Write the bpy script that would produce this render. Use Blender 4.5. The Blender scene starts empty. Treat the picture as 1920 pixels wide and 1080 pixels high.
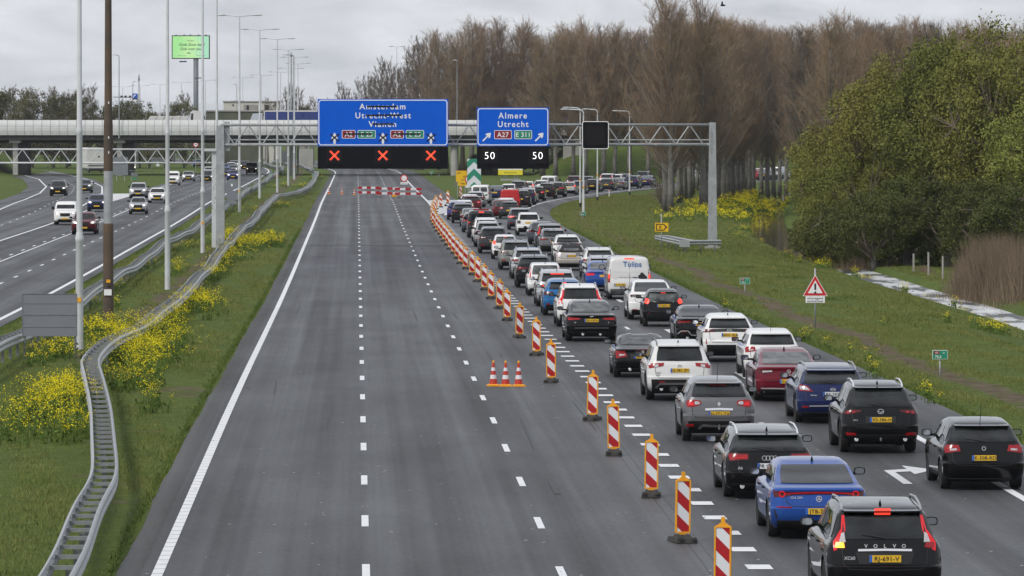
import bpy, bmesh, math, random
import numpy as np
from mathutils import Vector, Matrix
from mathutils.bvhtree import BVHTree

# ------------------------------------------------------------------ camera, sky, sun, exposure
SC = bpy.context.scene
COL = SC.collection
CAMH, FPX, HZN = 7.95, 10200.0, 230.0          # eye height (m), focal length and horizon row for a 1920 px wide picture
cam_d = bpy.data.cameras.new('camera')
cam_d.sensor_width = 36.0
cam_d.lens = 36.0 * FPX / 1920.0
cam_d.shift_y = -(540.0 - HZN) / 1920.0
cam_d.clip_start, cam_d.clip_end = 1.0, 20000.0
cam = bpy.data.objects.new('camera', cam_d)
COL.objects.link(cam)
cam.location = (0, 0, CAMH)
cam.rotation_euler = (math.radians(90), 0, 0)
SC.camera = cam

SUN_ELEV, SUN_AZ = math.radians(44), math.radians(-138)     # azimuth measured from +Y (ahead), negative = to the left
world = bpy.data.worlds.new('World')
SC.world = world
world.use_nodes = True
wt = world.node_tree
for n in list(wt.nodes): wt.nodes.remove(n)
def wn(t, **k):
    n = wt.nodes.new(t)
    for a, b in k.items(): setattr(n, a, b)
    return n
w_out = wn('ShaderNodeOutputWorld')
sky_t = wn('ShaderNodeTexSky', sky_type='NISHITA', sun_disc=False)
sky_t.sun_elevation, sky_t.sun_rotation = SUN_ELEV, SUN_AZ
bg_sky = wn('ShaderNodeBackground'); bg_sky.inputs['Strength'].default_value = 0.10
wt.links.new(sky_t.outputs[0], bg_sky.inputs['Color'])
tc = wn('ShaderNodeTexCoord')
sep = wn('ShaderNodeSeparateXYZ'); wt.links.new(tc.outputs['Generated'], sep.inputs[0])
def wmath(op, a, b=None, c=None):
    n = wn('ShaderNodeMath', operation=op)
    for i, v in enumerate((a, b, c)):
        if v is None: continue
        if isinstance(v, (int, float)): n.inputs[i].default_value = v
        else: wt.links.new(v, n.inputs[i])
    return n.outputs[0]
den = wmath('ADD', wmath('MAXIMUM', sep.outputs[2], 0.0), 0.30)
cx_ = wmath('DIVIDE', sep.outputs[0], den); cy_ = wmath('DIVIDE', sep.outputs[1], den)
cmb = wn('ShaderNodeCombineXYZ'); wt.links.new(cx_, cmb.inputs[0]); wt.links.new(cy_, cmb.inputs[1])
nz = wn('ShaderNodeTexNoise'); nz.inputs['Scale'].default_value = 11.0; nz.inputs['Detail'].default_value = 5.0
nz.inputs['Roughness'].default_value = 0.55; nz.inputs['Distortion'].default_value = 0.4
wt.links.new(cmb.outputs[0], nz.inputs['Vector'])
cr = wn('ShaderNodeValToRGB')
cr.color_ramp.elements[0].position = 0.30; cr.color_ramp.elements[0].color = (0.425, 0.443, 0.487, 1)
cr.color_ramp.elements[1].position = 0.66; cr.color_ramp.elements[1].color = (0.590, 0.610, 0.650, 1)
wt.links.new(nz.outputs[0], cr.inputs[0])
bg_cl = wn('ShaderNodeBackground'); bg_cl.inputs['Strength'].default_value = 1.0
wt.links.new(cr.outputs[0], bg_cl.inputs['Color'])
mixw = wn('ShaderNodeMixShader'); mixw.inputs[0].default_value = 0.93
wt.links.new(bg_sky.outputs[0], mixw.inputs[1]); wt.links.new(bg_cl.outputs[0], mixw.inputs[2])
wt.links.new(mixw.outputs[0], w_out.inputs[0])

sun_d = bpy.data.lights.new('sun', 'SUN')
sun_d.energy, sun_d.angle, sun_d.color = 1.5, math.radians(14), (1.0, 0.95, 0.87)
sun = bpy.data.objects.new('sun', sun_d); COL.objects.link(sun)
sdir = Vector((math.sin(SUN_AZ) * math.cos(SUN_ELEV), math.cos(SUN_AZ) * math.cos(SUN_ELEV), math.sin(SUN_ELEV)))
sun.rotation_euler = (-sdir).to_track_quat('-Z', 'Y').to_euler()
sun.location = (-60, 60, 80)
SC.view_settings.view_transform = 'Standard'
try: SC.view_settings.look = 'None'
except Exception: pass
SC.view_settings.gamma = 1.0
SC.view_settings.use_curve_mapping = False
SC.view_settings.exposure = 0.42
SC.render.engine = 'CYCLES'
SC.cycles.max_bounces = 6; SC.cycles.diffuse_bounces = 3; SC.cycles.glossy_bounces = 3
SC.cycles.transparent_max_bounces = 4; SC.cycles.transmission_bounces = 2
SC.cycles.use_denoising = True

HAZE = 0.00006      # density of the air, per metre
random.seed(7); RNG = np.random.default_rng(11)

# ------------------------------------------------------------------ the lie of the land
# ground heights along the road, taken from the 12 m rhythm of the lane dashes
_dy = [1074, 981.8, 901.7, 839.7, 787.8, 745.8, 710.6, 680, 655, 632.5, 611.9, 593.3, 577.3, 561.9, 547.1, 533.75, 521.5, 510, 499.2,
       489, 479.4, 470.6, 462.9, 455, 447.8, 441.2, 435.2, 429.3, 423.5, 417.8, 412.5, 407.5, 402.5, 397.5, 392.7, 388, 383.8, 380]
_Yk = [96 + 12 * i for i in range(len(_dy))]
_zk = [CAMH - (y - HZN) * Y / FPX for y, Y in zip(_dy, _Yk)]
_Yk = [0, 60] + _Yk + [620, 700, 800, 900, 1000, 9000]
_zk = [0.0, 0.0] + _zk + [-0.1, -0.25, -0.3, -0.35, -0.35, -0.35]
_yy = np.arange(0, 1200, 4.0)
_zz = np.interp(_yy, _Yk, _zk)
_ker = np.exp(-0.5 * (np.arange(-6, 7) / 2.6) ** 2); _ker /= _ker.sum()
_zz = np.convolve(np.pad(_zz, 6, mode='edge'), _ker, mode='valid')
def zb(Y): return float(np.interp(Y, _yy, _zz))
def bend(Y): return 0.0 if Y < 885 else (Y - 885) ** 2 / (2 * 2500.0)
def XU(u, Y): return u - 3.5 - 0.0285 * Y - bend(Y)
def G(px, py, dz=0.0):
    """point of the ground (plus dz) seen at that spot of the photograph"""
    Y = 300.0
    for _ in range(60):
        Y = 0.5 * Y + 0.5 * (CAMH - zb(Y) - dz) * FPX / (py - HZN)
    return Vector(((px - 960.0) * Y / FPX, Y, zb(Y) + dz))
def XP(px, Y): return (px - 960.0) * Y / FPX
def ZP(py, Y): return CAMH - (py - HZN) * Y / FPX
# right edge line of the exit road
_EY = [0, 400, 440, 470, 496, 514, 534, 562, 589, 611, 635, 675, 715, 757, 795, 825, 845]
_EX = [14.0, 17.5 - 3.5 - 0.0285 * 400, 1.5, 1.0, 1.05, 1.55, 2.65, 4.7, 7.0, 9.3, 12.1, 17.6, 24.5, 34, 48, 66, 90]
def EXT(Y):
    if Y <= 400: return 14.0 - 0.0285 * Y
    return float(np.interp(Y, _EY, _EX))
_ey = np.arange(380, 846, 5.0); _ex = np.array([EXT(v) for v in _ey])
_k2 = np.exp(-0.5 * (np.arange(-8, 9) / 3.2) ** 2); _k2 /= _k2.sum()
_slope = np.gradient(_ex, _ey)
_ex = np.convolve(np.pad(_ex, 8, mode='reflect', reflect_type='odd'), _k2, mode='valid')
def EX(Y):
    if Y <= 400: return 14.0 - 0.0285 * Y
    return float(np.interp(Y, _ey, _ex))
def EXs(Y): return (EX(Y + 4) - EX(Y - 4)) / 8.0
def sstep(t):
    t = min(1.0, max(0.0, t)); return t * t * (3 - 2 * t)
_DY = [60, 120, 180, 261, 297, 330, 375, 422, 487, 540, 620, 760]
_DX = [27.5, 25.6, 24.0, 22.5, 21.5, 20.8, 20.1, 20.2, 22.9, 25.6, 30.5, 41]
def ditch_x(Y): return float(np.interp(Y, _DY, _DX))
WATER_D = 0.80
def zground(X, Y):
    z = zb(Y)
    d = X - ditch_x(Y)
    if Y < 760:
        f = 1 - 0.7 * sstep((Y - 480) / 90.0)
        z -= f * (0.62 * sstep((d + 6.5) / 5.2) - 0.12 * sstep(d / 2.0)) * (1 - sstep((d - 60) / 40.0)) + 0.62 * sstep(((1.30 if Y < 340 else 1.75) - abs(d)) / 0.5)
    ys = 842 + max(0.0, X - 34) * 0.9
    if X > 2: z += 4.9 * sstep((Y - ys) / 15.0) * sstep((X - 3) / 7.0) * (1 - sstep((Y - ys - 60) / 30.0))
    if X < -78: z += 4.9 * sstep((Y - 842) / 15.0) * sstep((-78 - X) / 10.0) * (1 - sstep((Y - 900) / 30.0))
    return z

# ------------------------------------------------------------------ materials
MATS = {}
def M(name, col=(0.5, 0.5, 0.5), rough=0.6, metal=0.0, var=0.12, scale=6.0, bump=0.0, bscale=40.0, coat=0.0, emit=None, estr=0.0,
      spec=None, col2=None, contrast=0.25, detail=4.0, rvar=0.0):
    if name in MATS: return MATS[name]
    m = bpy.data.materials.new(name); m.use_nodes = True
    nt = m.node_tree; b = nt.nodes['Principled BSDF']
    tcn = nt.nodes.new('ShaderNodeTexCoord')
    no = nt.nodes.new('ShaderNodeTexNoise'); no.inputs['Scale'].default_value = scale; no.inputs['Detail'].default_value = detail
    nt.links.new(tcn.outputs['Object'], no.inputs['Vector'])
    rp = nt.nodes.new('ShaderNodeValToRGB')
    rp.color_ramp.elements[0].position = 0.5 - contrast; rp.color_ramp.elements[1].position = 0.5 + contrast
    c2 = col2 or tuple(min(1, c * (1 + var)) for c in col)
    c1 = col if col2 else tuple(c * (1 - var) for c in col)
    rp.color_ramp.elements[0].color = (*c1, 1); rp.color_ramp.elements[1].color = (*c2, 1)
    nt.links.new(no.outputs[0], rp.inputs[0]); nt.links.new(rp.outputs[0], b.inputs['Base Color'])
    b.inputs['Roughness'].default_value = rough; b.inputs['Metallic'].default_value = metal
    if rvar:
        mr = nt.nodes.new('ShaderNodeMapRange')
        mr.inputs['To Min'].default_value = max(0, rough - rvar); mr.inputs['To Max'].default_value = min(1, rough + rvar)
        nt.links.new(no.outputs[0], mr.inputs[0]); nt.links.new(mr.outputs[0], b.inputs['Roughness'])
    if spec is not None: b.inputs['Specular IOR Level'].default_value = spec
    if coat: b.inputs['Coat Weight'].default_value = coat; b.inputs['Coat Roughness'].default_value = 0.04; b.inputs['Coat IOR'].default_value = 1.36
    if bump:
        n2 = nt.nodes.new('ShaderNodeTexNoise'); n2.inputs['Scale'].default_value = bscale; n2.inputs['Detail'].default_value = 5
        nt.links.new(tcn.outputs['Object'], n2.inputs['Vector'])
        bp = nt.nodes.new('ShaderNodeBump'); bp.inputs['Strength'].default_value = bump; bp.inputs['Distance'].default_value = 0.02
        nt.links.new(n2.outputs[0], bp.inputs['Height']); nt.links.new(bp.outputs[0], b.inputs['Normal'])
    if emit:
        b.inputs['Emission Color'].default_value = (*emit, 1); b.inputs['Emission Strength'].default_value = estr
    MATS[name] = m
    return m

galv = M('galvanised_steel', (0.38, 0.395, 0.41), 0.5, 0.30, var=0.16, scale=3.0, rvar=0.1)
galv_dark = M('dull_steel', (0.20, 0.21, 0.22), 0.55, 0.4, var=0.25, scale=5)
pole_white = M('white_pole_paint', (0.62, 0.64, 0.66), 0.45, 0.0, var=0.08, scale=2.5)
pole_grey = M('grey_pole_paint', (0.30, 0.32, 0.34), 0.5, 0.2, var=0.12, scale=2)
rust = M('rusty_steel', (0.052, 0.047, 0.044), 0.8, 0.0, col2=(0.135, 0.085, 0.048), scale=0.9, contrast=0.22, detail=6)
sign_blue = M('sign_blue', (0.0, 0.110, 0.66), 0.5, var=0.05, scale=0.8, spec=0.15)
sign_back = M('sign_back_grey', (0.19, 0.205, 0.23), 0.55, var=0.07, scale=1.2)
sign_white = M('sign_white', (0.84, 0.85, 0.86), 0.4, var=0.03, scale=2)
sign_red = M('sign_red', (0.60, 0.015, 0.02), 0.4, var=0.06, scale=3)
badge_red = M('badge_red', (0.27, 0.008, 0.022), 0.4, var=0.05, scale=3)
badge_green = M('badge_green', (0.015, 0.25, 0.145), 0.4, var=0.05, scale=3)
sign_yellow = M('sign_yellow', (0.84, 0.50, 0.008), 0.42, var=0.06, scale=2)
sign_lemon = M('lemon_yellow', (0.80, 0.68, 0.03), 0.45, var=0.06, scale=1)
tape_black = M('black_tape', (0.012, 0.012, 0.013), 0.7, var=0.2, scale=5, spec=0.15)
ink = M('black_ink', (0.015, 0.015, 0.016), 0.5, var=0.1)
panel_black = M('matrix_black', (0.004, 0.0045, 0.007), 0.6, var=0.2, scale=3, spec=0.12)
module_black = M('module_black', (0.013, 0.011, 0.013), 0.8, var=0.15, scale=9, spec=0.12)
led_red = M('led_red', (0.8, 0.1, 0.05), 0.5, emit=(1.0, 0.085, 0.035), estr=1.25)
led_white = M('led_white', (0.8, 0.8, 0.8), 0.5, emit=(1, 1, 1), estr=0.95)
orange_plastic = M('amber_plastic', (0.82, 0.36, 0.012), 0.5, var=0.1, scale=4)
cone_red = M('cone_red', (0.50, 0.035, 0.018), 0.5, var=0.12, scale=7)
beacon_red = M('reflective_red', (0.40, 0.006, 0.012), 0.4, var=0.08, scale=6)
beacon_white = M('reflective_white', (0.72, 0.74, 0.77), 0.4, var=0.07, scale=3, contrast=0.3)
rubber = M('dirty_rubber', (0.045, 0.043, 0.04), 0.9, var=0.3, scale=8)
concrete = M('concrete', (0.36, 0.355, 0.34), 0.85, var=0.18, scale=0.5, bump=0.2, bscale=6)
concrete_dark = M('stained_concrete', (0.13, 0.128, 0.122), 0.9, var=0.3, scale=0.4)

# ------------------------------------------------------------------ mesh helpers
def link(o, parent=None):
    COL.objects.link(o)
    if parent is not None: o.parent = parent
    return o
def empty(name, loc, rz=0.0):
    o = bpy.data.objects.new(name, None); o.empty_display_size = 0.3
    o.location = loc; o.rotation_euler = (0, 0, rz)
    return link(o)
def tag(o, label=None, cat=None, group=None, kind=None):
    if label: o['label'] = label
    if cat: o['category'] = cat
    if group: o['group'] = group
    if kind: o['kind'] = kind
    return o
def obj(name, mesh, parent=None, loc=None, rot=None):
    o = bpy.data.objects.new(name, mesh)
    if loc is not None: o.location = loc
    if rot is not None: o.rotation_euler = rot
    return link(o, parent)
class MB:
    def __init__(self): self.v = []; self.f = []; self.mi = []; self.cur = 0
    def add(self, vs, fs):
        n = len(self.v); self.v += [tuple(p) for p in vs]
        for f in fs: self.f.append(tuple(i + n for i in f)); self.mi.append(self.cur)
        return self
    def box(self, c, s, rz=0.0, taper=1.0, rx=0.0):
        hx, hy, hz = s[0] / 2, s[1] / 2, s[2] / 2
        R = Matrix.Rotation(rz, 3, 'Z') @ Matrix.Rotation(rx, 3, 'X')
        vs = []
        for sz in (-1, 1):
            k = taper if sz > 0 else 1.0
            for sx, sy in ((-1, -1), (1, -1), (1, 1), (-1, 1)):
                vs.append(R @ Vector((sx * hx * k, sy * hy * k, sz * hz)) + Vector(c))
        return self.add(vs, [(3, 2, 1, 0), (4, 5, 6, 7), (0, 1, 5, 4), (1, 2, 6, 5), (2, 3, 7, 6), (3, 0, 4, 7)])
    def tube(self, p0, p1, r0, r1=None, n=8, caps=True):
        r1 = r0 if r1 is None else r1
        p0, p1 = Vector(p0), Vector(p1); d = (p1 - p0).normalized()
        a = d.orthogonal().normalized(); b = d.cross(a)
        vs = []
        for p, r in ((p0, r0), (p1, r1)):
            for i in range(n):
                t = 2 * math.pi * i / n
                vs.append(p + a * (r * math.cos(t)) + b * (r * math.sin(t)))
        fs = [(i, (i + 1) % n, n + (i + 1) % n, n + i) for i in range(n)]
        if caps: fs += [tuple(range(n - 1, -1, -1)), tuple(range(n, 2 * n))]
        return self.add(vs, fs)
    def path(self, pts, r, n=6):
        pts = [Vector(p) for p in pts]; N = len(pts)
        rr = r if isinstance(r, (list, tuple)) else [r] * N
        vs = []; up = None
        for i, p in enumerate(pts):
            d = (pts[min(i + 1, N - 1)] - pts[max(i - 1, 0)]).normalized()
            if up is None: up = d.orthogonal().normalized()
            a = (up - d * up.dot(d)).normalized(); up = a; b = d.cross(a)
            for k in range(n):
                t = 2 * math.pi * k / n
                vs.append(p + a * (rr[i] * math.cos(t)) + b * (rr[i] * math.sin(t)))
        fs = [(i * n + k, i * n + (k + 1) % n, (i + 1) * n + (k + 1) % n, (i + 1) * n + k) for i in range(N - 1) for k in range(n)]
        fs += [tuple(range(n - 1, -1, -1)), tuple(range((N - 1) * n, N * n))]
        return self.add(vs, fs)
    def prism(self, pts2, y0, y1):
        """outline in (x,z), extruded from y0 (front) to y1"""
        n = len(pts2)
        area = sum(pts2[i][0] * pts2[(i + 1) % n][1] - pts2[(i + 1) % n][0] * pts2[i][1] for i in range(n))
        if area < 0: pts2 = pts2[::-1]
        vs = [(x, y0, z) for x, z in pts2] + [(x, y1, z) for x, z in pts2]
        fs = [tuple(range(n)), tuple(range(2 * n - 1, n - 1, -1))] + [((i + 1) % n, i, n + i, n + (i + 1) % n) for i in range(n)]
        return self.add(vs, fs)
    def lathe(self, prof, n=16, c=(0, 0, 0), axis='z'):
        vs = []
        for r, h in prof:
            for k in range(n):
                t = 2 * math.pi * k / n
                p = (r * math.cos(t), r * math.sin(t), h)
                if axis == 'x': p = (h, p[0], p[1])
                elif axis == 'y': p = (p[0], h, p[1])
                vs.append((p[0] + c[0], p[1] + c[1], p[2] + c[2]))
        fs = [(i * n + k, i * n + (k + 1) % n, (i + 1) * n + (k + 1) % n, (i + 1) * n + k) for i in range(len(prof) - 1) for k in range(n)]
        fs += [tuple(range(n - 1, -1, -1)), tuple(range((len(prof) - 1) * n, len(prof) * n))]
        return self.add(vs, fs)
    def mesh(self, name, mats, smooth=False, angle=None):
        me = bpy.data.meshes.new(name); me.from_pydata(self.v, [], self.f)
        for m in (mats if isinstance(mats, (list, tuple)) else [mats]): me.materials.append(m)
        if any(self.mi): me.polygons.foreach_set('material_index', self.mi)
        if smooth or angle:
            me.polygons.foreach_set('use_smooth', [True] * len(me.polygons))
            if angle: me.set_sharp_from_angle(angle=math.radians(angle))
        me.update()
        return me
    def build(self, name, mats, parent=None, smooth=False, angle=None, loc=None, rot=None):
        return obj(name, self.mesh(name, mats, smooth, angle), parent, loc, rot)
def np_mesh(name, V, F, mats, smooth=False, mi=None):
    """V (n,3), F (m,k) all faces with k corners"""
    V = np.asarray(V, np.float32); F = np.asarray(F, np.int32)
    me = bpy.data.meshes.new(name)
    me.vertices.add(len(V)); me.vertices.foreach_set('co', V.ravel())
    k = F.shape[1]; me.loops.add(F.size); me.loops.foreach_set('vertex_index', F.ravel())
    me.polygons.add(len(F)); me.polygons.foreach_set('loop_start', np.arange(0, F.size, k, dtype=np.int32))
    for m in (mats if isinstance(mats, (list, tuple)) else [mats]): me.materials.append(m)
    if mi is not None: me.polygons.foreach_set('material_index', np.asarray(mi, np.int32))
    if smooth: me.polygons.foreach_set('use_smooth', np.ones(len(F), bool))
    me.update(calc_edges=True); me.validate()
    return me
_tc = bpy.data.curves.new('text', 'FONT')
_to = bpy.data.objects.new('text', _tc); COL.objects.link(_to)
_tmem = {}
def text_mesh(s, size, mat, bold=0.0, depth=0.004, align='CENTER', spacing=1.0, shear=0.0):
    """lettering standing upright in the XZ plane, read from -Y, centred on its cap height"""
    key = (s, size, mat.name, bold, align, spacing, shear)
    if key in _tmem: return _tmem[key]
    _tc.body = s; _tc.size = size; _tc.extrude = depth / 2; _tc.offset = bold * size; _tc.align_x = align; _tc.align_y = 'BOTTOM_BASELINE'
    _tc.space_character = spacing; _tc.shear = shear; _tc.resolution_u = 3 if size < 0.2 else 6
    me = bpy.data.meshes.new_from_object(_to)
    me.name = 'lettering'
    me.transform(Matrix.Translation((0, 0, -0.345 * size)) @ Matrix.Rotation(math.radians(90), 4, 'X'))
    me.materials.clear(); me.materials.append(mat)
    _tmem[key] = me
    return me
def text(name, s, size, mat, loc, parent=None, **k): return obj(name, text_mesh(s, size, mat, **k), parent, loc)
def clip_poly(poly, a, b, c):
    """keep a*x+b*y<=c"""
    out = []
    for i in range(len(poly)):
        p, q = poly[i], poly[(i + 1) % len(poly)]
        dp, dq = a * p[0] + b * p[1] - c, a * q[0] + b * q[1] - c
        if dp <= 0: out.append(p)
        if dp * dq < 0:
            t = dp / (dp - dq); out.append((p[0] + t * (q[0] - p[0]), p[1] + t * (q[1] - p[1])))
    return out
def round_rect(cx, cz, w, h, r, n=5):
    pts = []
    for (sx, sz, a0) in ((1, -1, -90), (1, 1, 0), (-1, 1, 90), (-1, -1, 180)):
        for i in range(n + 1):
            a = math.radians(a0 + 90 * i / n)
            pts.append((cx + sx * (w / 2 - r) + r * math.cos(a), cz + sz * (h / 2 - r) + r * math.sin(a)))
    return pts
def ring2(outer, inner, y0, y1):
    mb = MB(); n = len(outer)
    vs = [(x, y0, z) for x, z in outer] + [(x, y0, z) for x, z in inner] + [(x, y1, z) for x, z in outer] + [(x, y1, z) for x, z in inner]
    fs = []
    for i in range(n):
        j = (i + 1) % n
        fs += [(i, j, n + j, n + i), (2 * n + j, 2 * n + i, 3 * n + i, 3 * n + j), (j, i, 2 * n + i, 2 * n + j), (n + i, n + j, 3 * n + j, 3 * n + i)]
    return mb.add(vs, fs)
def circle2(cx, cz, r, n=24): return [(cx + r * math.cos(2 * math.pi * i / n), cz + r * math.sin(2 * math.pi * i / n)) for i in range(n)]
# ------------------------------------------------------------------ ground
ROWS = [-9000, -3000, -1000, -300, -100, -40, 0] + list(np.arange(20, 80, 5.0)) + list(np.arange(80, 340, 2.0)) + list(np.arange(340, 940, 4.0)) + list(np.arange(940, 1600, 30.0)) + [1600, 1800, 2100, 2600, 3400, 5000, 9000, 14000]
def node_mat(name):
    m = bpy.data.materials.new(name); m.use_nodes = True
    return m, m.node_tree, m.node_tree.nodes['Principled BSDF']
def NM(nt):
    def math_(op, *a):
        n = nt.nodes.new('ShaderNodeMath'); n.operation = op
        for i, v in enumerate(a):
            if isinstance(v, (int, float)): n.inputs[i].default_value = v
            else: nt.links.new(v, n.inputs[i])
        return n.outputs[0]
    def noise(vec, scale, detail=4.0, rough=0.5):
        n = nt.nodes.new('ShaderNodeTexNoise'); n.inputs['Scale'].default_value = scale; n.inputs['Detail'].default_value = detail
        n.inputs['Roughness'].default_value = rough
        nt.links.new(vec, n.inputs['Vector']); return n.outputs[0]
    def ramp(f, stops):
        r = nt.nodes.new('ShaderNodeValToRGB'); e = r.color_ramp.elements
        while len(e) < len(stops): e.new(0.5)
        for q, (p, c) in zip(e, stops): q.position = p; q.color = (*c, 1) if len(c) == 3 else c
        nt.links.new(f, r.inputs[0]); return r.outputs[0]
    def mix(f, a, b):
        n = nt.nodes.new('ShaderNodeMix'); n.data_type = 'RGBA'
        if isinstance(f, (int, float)): n.inputs[0].default_value = f
        else: nt.links.new(f, n.inputs[0])
        for i, v in ((6, a), (7, b)):
            if isinstance(v, tuple): n.inputs[i].default_value = (*v, 1)
            else: nt.links.new(v, n.inputs[i])
        return n.outputs[2]
    def vec(x, y, z=0.0):
        n = nt.nodes.new('ShaderNodeCombineXYZ')
        for i, v in enumerate((x, y, z)):
            if isinstance(v, (int, float)): n.inputs[i].default_value = v
            else: nt.links.new(v, n.inputs[i])
        return n.outputs[0]
    return math_, noise, ramp, mix, vec

def ground_material():
    m, nt, b = node_mat('meadow_ground'); math_, noise, ramp, mix, vec = NM(nt)
    geo = nt.nodes.new('ShaderNodeNewGeometry'); P = geo.outputs['Position']
    at = nt.nodes.new('ShaderNodeAttribute'); at.attribute_name = 'dirt'
    g1 = ramp(noise(P, 0.16, 6, 0.6), [(0.30, (0.060, 0.095, 0.020)), (0.52, (0.085, 0.125, 0.026)), (0.72, (0.120, 0.150, 0.038))])
    g2 = ramp(noise(P, 2.2, 5, 0.65), [(0.35, (0.050, 0.080, 0.018)), (0.65, (0.130, 0.165, 0.042))])
    g = mix(0.5, g1, g2)
    d = ramp(noise(P, 1.4, 6, 0.7), [(0.35, (0.075, 0.055, 0.036)), (0.65, (0.17, 0.135, 0.095))])
    k = math_('ADD', math_('MULTIPLY', at.outputs['Fac'], 0.95), math_('MULTIPLY', math_('SUBTRACT', noise(P, 0.45, 7, 0.75), 0.5), 3.4))
    k = math_('MULTIPLY', math_('SUBTRACT', k, 0.42), 4.0); k = math_('MINIMUM', math_('MAXIMUM', k, 0.0), 0.95)
    nt.links.new(mix(k, g, d), b.inputs['Base Color'])
    b.inputs['Roughness'].default_value = 0.95; b.inputs['Specular IOR Level'].default_value = 0.1
    bp = nt.nodes.new('ShaderNodeBump'); bp.inputs['Strength'].default_value = 0.8; bp.inputs['Distance'].default_value = 0.12
    nt.links.new(noise(P, 5.0, 6, 0.7), bp.inputs['Height']); nt.links.new(bp.outputs[0], b.inputs['Normal'])
    return m
ground_mat = ground_material()

US = [-6000, -2500, -1000, -500, -300, -200, -140, -110, -90] + list(np.arange(-80, -34, 4.0)) + list(np.arange(-32, -14, 2.0)) + \
     list(np.arange(-14, 0.1, 0.7)) + [3, 8, 13, 16] + list(np.arange(19, 62, 0.5)) + list(np.arange(62, 140, 3.0)) + [150, 170, 200, 260, 350, 500, 900, 2500, 6000]
def dirt_at(u, Y):
    d = 0.0
    if Y < 420: d = max(d, 1.05 * (1 - min(1, abs(u - 22.1 - 0.25 * math.sin(Y * 0.13)) / 0.85)) ** 0.8 + 0.05)
    elif Y < 700:
        X = XU(u, Y); d = max(d, 1.0 * (1 - min(1, abs(X - (EX(Y) + 4.3 + (Y - 420) * 0.008)) / 1.1)))
    d = max(d, 0.85 * (1 - min(1, abs(u + 5.6) / 1.1))) if Y > 180 else d
    d = max(d, 0.45 * (1 - min(1, abs(u + 1.1) / 0.5)))
    d = max(d, 0.75 * math.exp(-((Y - 160) / 5) ** 2 - ((u + 1.6) / 1.2) ** 2))
    d = max(d, 0.55 * math.exp(-((Y - 140) / 8) ** 2 - ((u + 2.6) / 0.8) ** 2))
    return d
def make_ground():
    V = []; D = []
    for Y in ROWS:
        for u in US:
            X = XU(u, min(Y, 1500)) if abs(u) < 700 else u
            V.append((X, Y, zground(X, Y))); D.append(dirt_at(u, Y))
    n = len(US)
    F = [(i * n + j, i * n + j + 1, (i + 1) * n + j + 1, (i + 1) * n + j) for i in range(len(ROWS) - 1) for j in range(n - 1)]
    me = np_mesh('ground', V, F, ground_mat, smooth=True)
    at = me.attributes.new('dirt', 'FLOAT', 'POINT'); at.data.foreach_set('value', D)
    return tag(obj('ground', me), kind='structure', label='green grass verges and meadow with worn brown earth strips')
make_ground()

def asphalt_material(name, base, seam=()):
    m, nt, b = node_mat(name); math_, noise, ramp, mix, vec = NM(nt)
    geo = nt.nodes.new('ShaderNodeNewGeometry'); P = geo.outputs['Position']
    sp = nt.nodes.new('ShaderNodeSeparateXYZ'); nt.links.new(P, sp.inputs[0])
    u = math_('ADD', math_('ADD', sp.outputs[0], 3.5), math_('MULTIPLY', sp.outputs[1], 0.0285))
    str_ = noise(vec(math_('MULTIPLY', u, 0.85), math_('MULTIPLY', sp.outputs[1], 0.0035)), 1.0, 4, 0.6)
    pat = noise(vec(math_('MULTIPLY', u, 0.25), math_('MULTIPLY', sp.outputs[1], 0.05)), 1.0, 5, 0.6)
    fine = noise(P, 9.0, 6, 0.85)
    f = math_('ADD', math_('ADD', math_('MULTIPLY', str_, 0.46), math_('MULTIPLY', pat, 0.26)), math_('MULTIPLY', fine, 0.28))
    c = ramp(f, [(0.40, tuple(v * 0.60 for v in base)), (0.50, base), (0.59, tuple(v * 1.5 for v in base))])
    # seams between paving passes and a few dark patches, laid along the road
    if seam:
        k = None
        for s in seam:
            w = math_('ADD', u, math_('MULTIPLY', math_('SUBTRACT', noise(vec(0.0, sp.outputs[1]), 0.05, 3), 0.5), 0.12))
            t = math_('LESS_THAN', math_('ABSOLUTE', math_('SUBTRACT', w, s)), 0.022)
            k = t if k is None else math_('MAXIMUM', k, t)
        c = mix(math_('MULTIPLY', k, 0.75), c, tuple(v * 0.3 for v in base))
    nt.links.new(c, b.inputs['Base Color'])
    rr = nt.nodes.new('ShaderNodeMapRange'); rr.inputs['From Min'].default_value = 0.42; rr.inputs['From Max'].default_value = 0.58; rr.inputs['To Min'].default_value = 0.67; rr.inputs['To Max'].default_value = 0.525
    nt.links.new(f, rr.inputs[0]); nt.links.new(rr.outputs[0], b.inputs['Roughness'])
    rs = nt.nodes.new('ShaderNodeMapRange'); rs.inputs['From Min'].default_value = 0.42; rs.inputs['From Max'].default_value = 0.58; rs.inputs['To Min'].default_value = 0.37; rs.inputs['To Max'].default_value = 0.54
    nt.links.new(f, rs.inputs[0]); nt.links.new(rs.outputs[0], b.inputs['Specular IOR Level'])
    bp = nt.nodes.new('ShaderNodeBump'); bp.inputs['Strength'].default_value = 0.25; bp.inputs['Distance'].default_value = 0.01
    nt.links.new(noise(P, 60.0, 2, 0.7), bp.inputs['Height']); nt.links.new(bp.outputs[0], b.inputs['Normal'])
    return m
asphalt = asphalt_material('asphalt', (0.049, 0.051, 0.055), seam=(9.72, 9.95, 17.75))
asphalt_old = asphalt_material('hard_strip_asphalt', (0.030, 0.0285, 0.026))
ROAD_Z = 0.025
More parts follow.
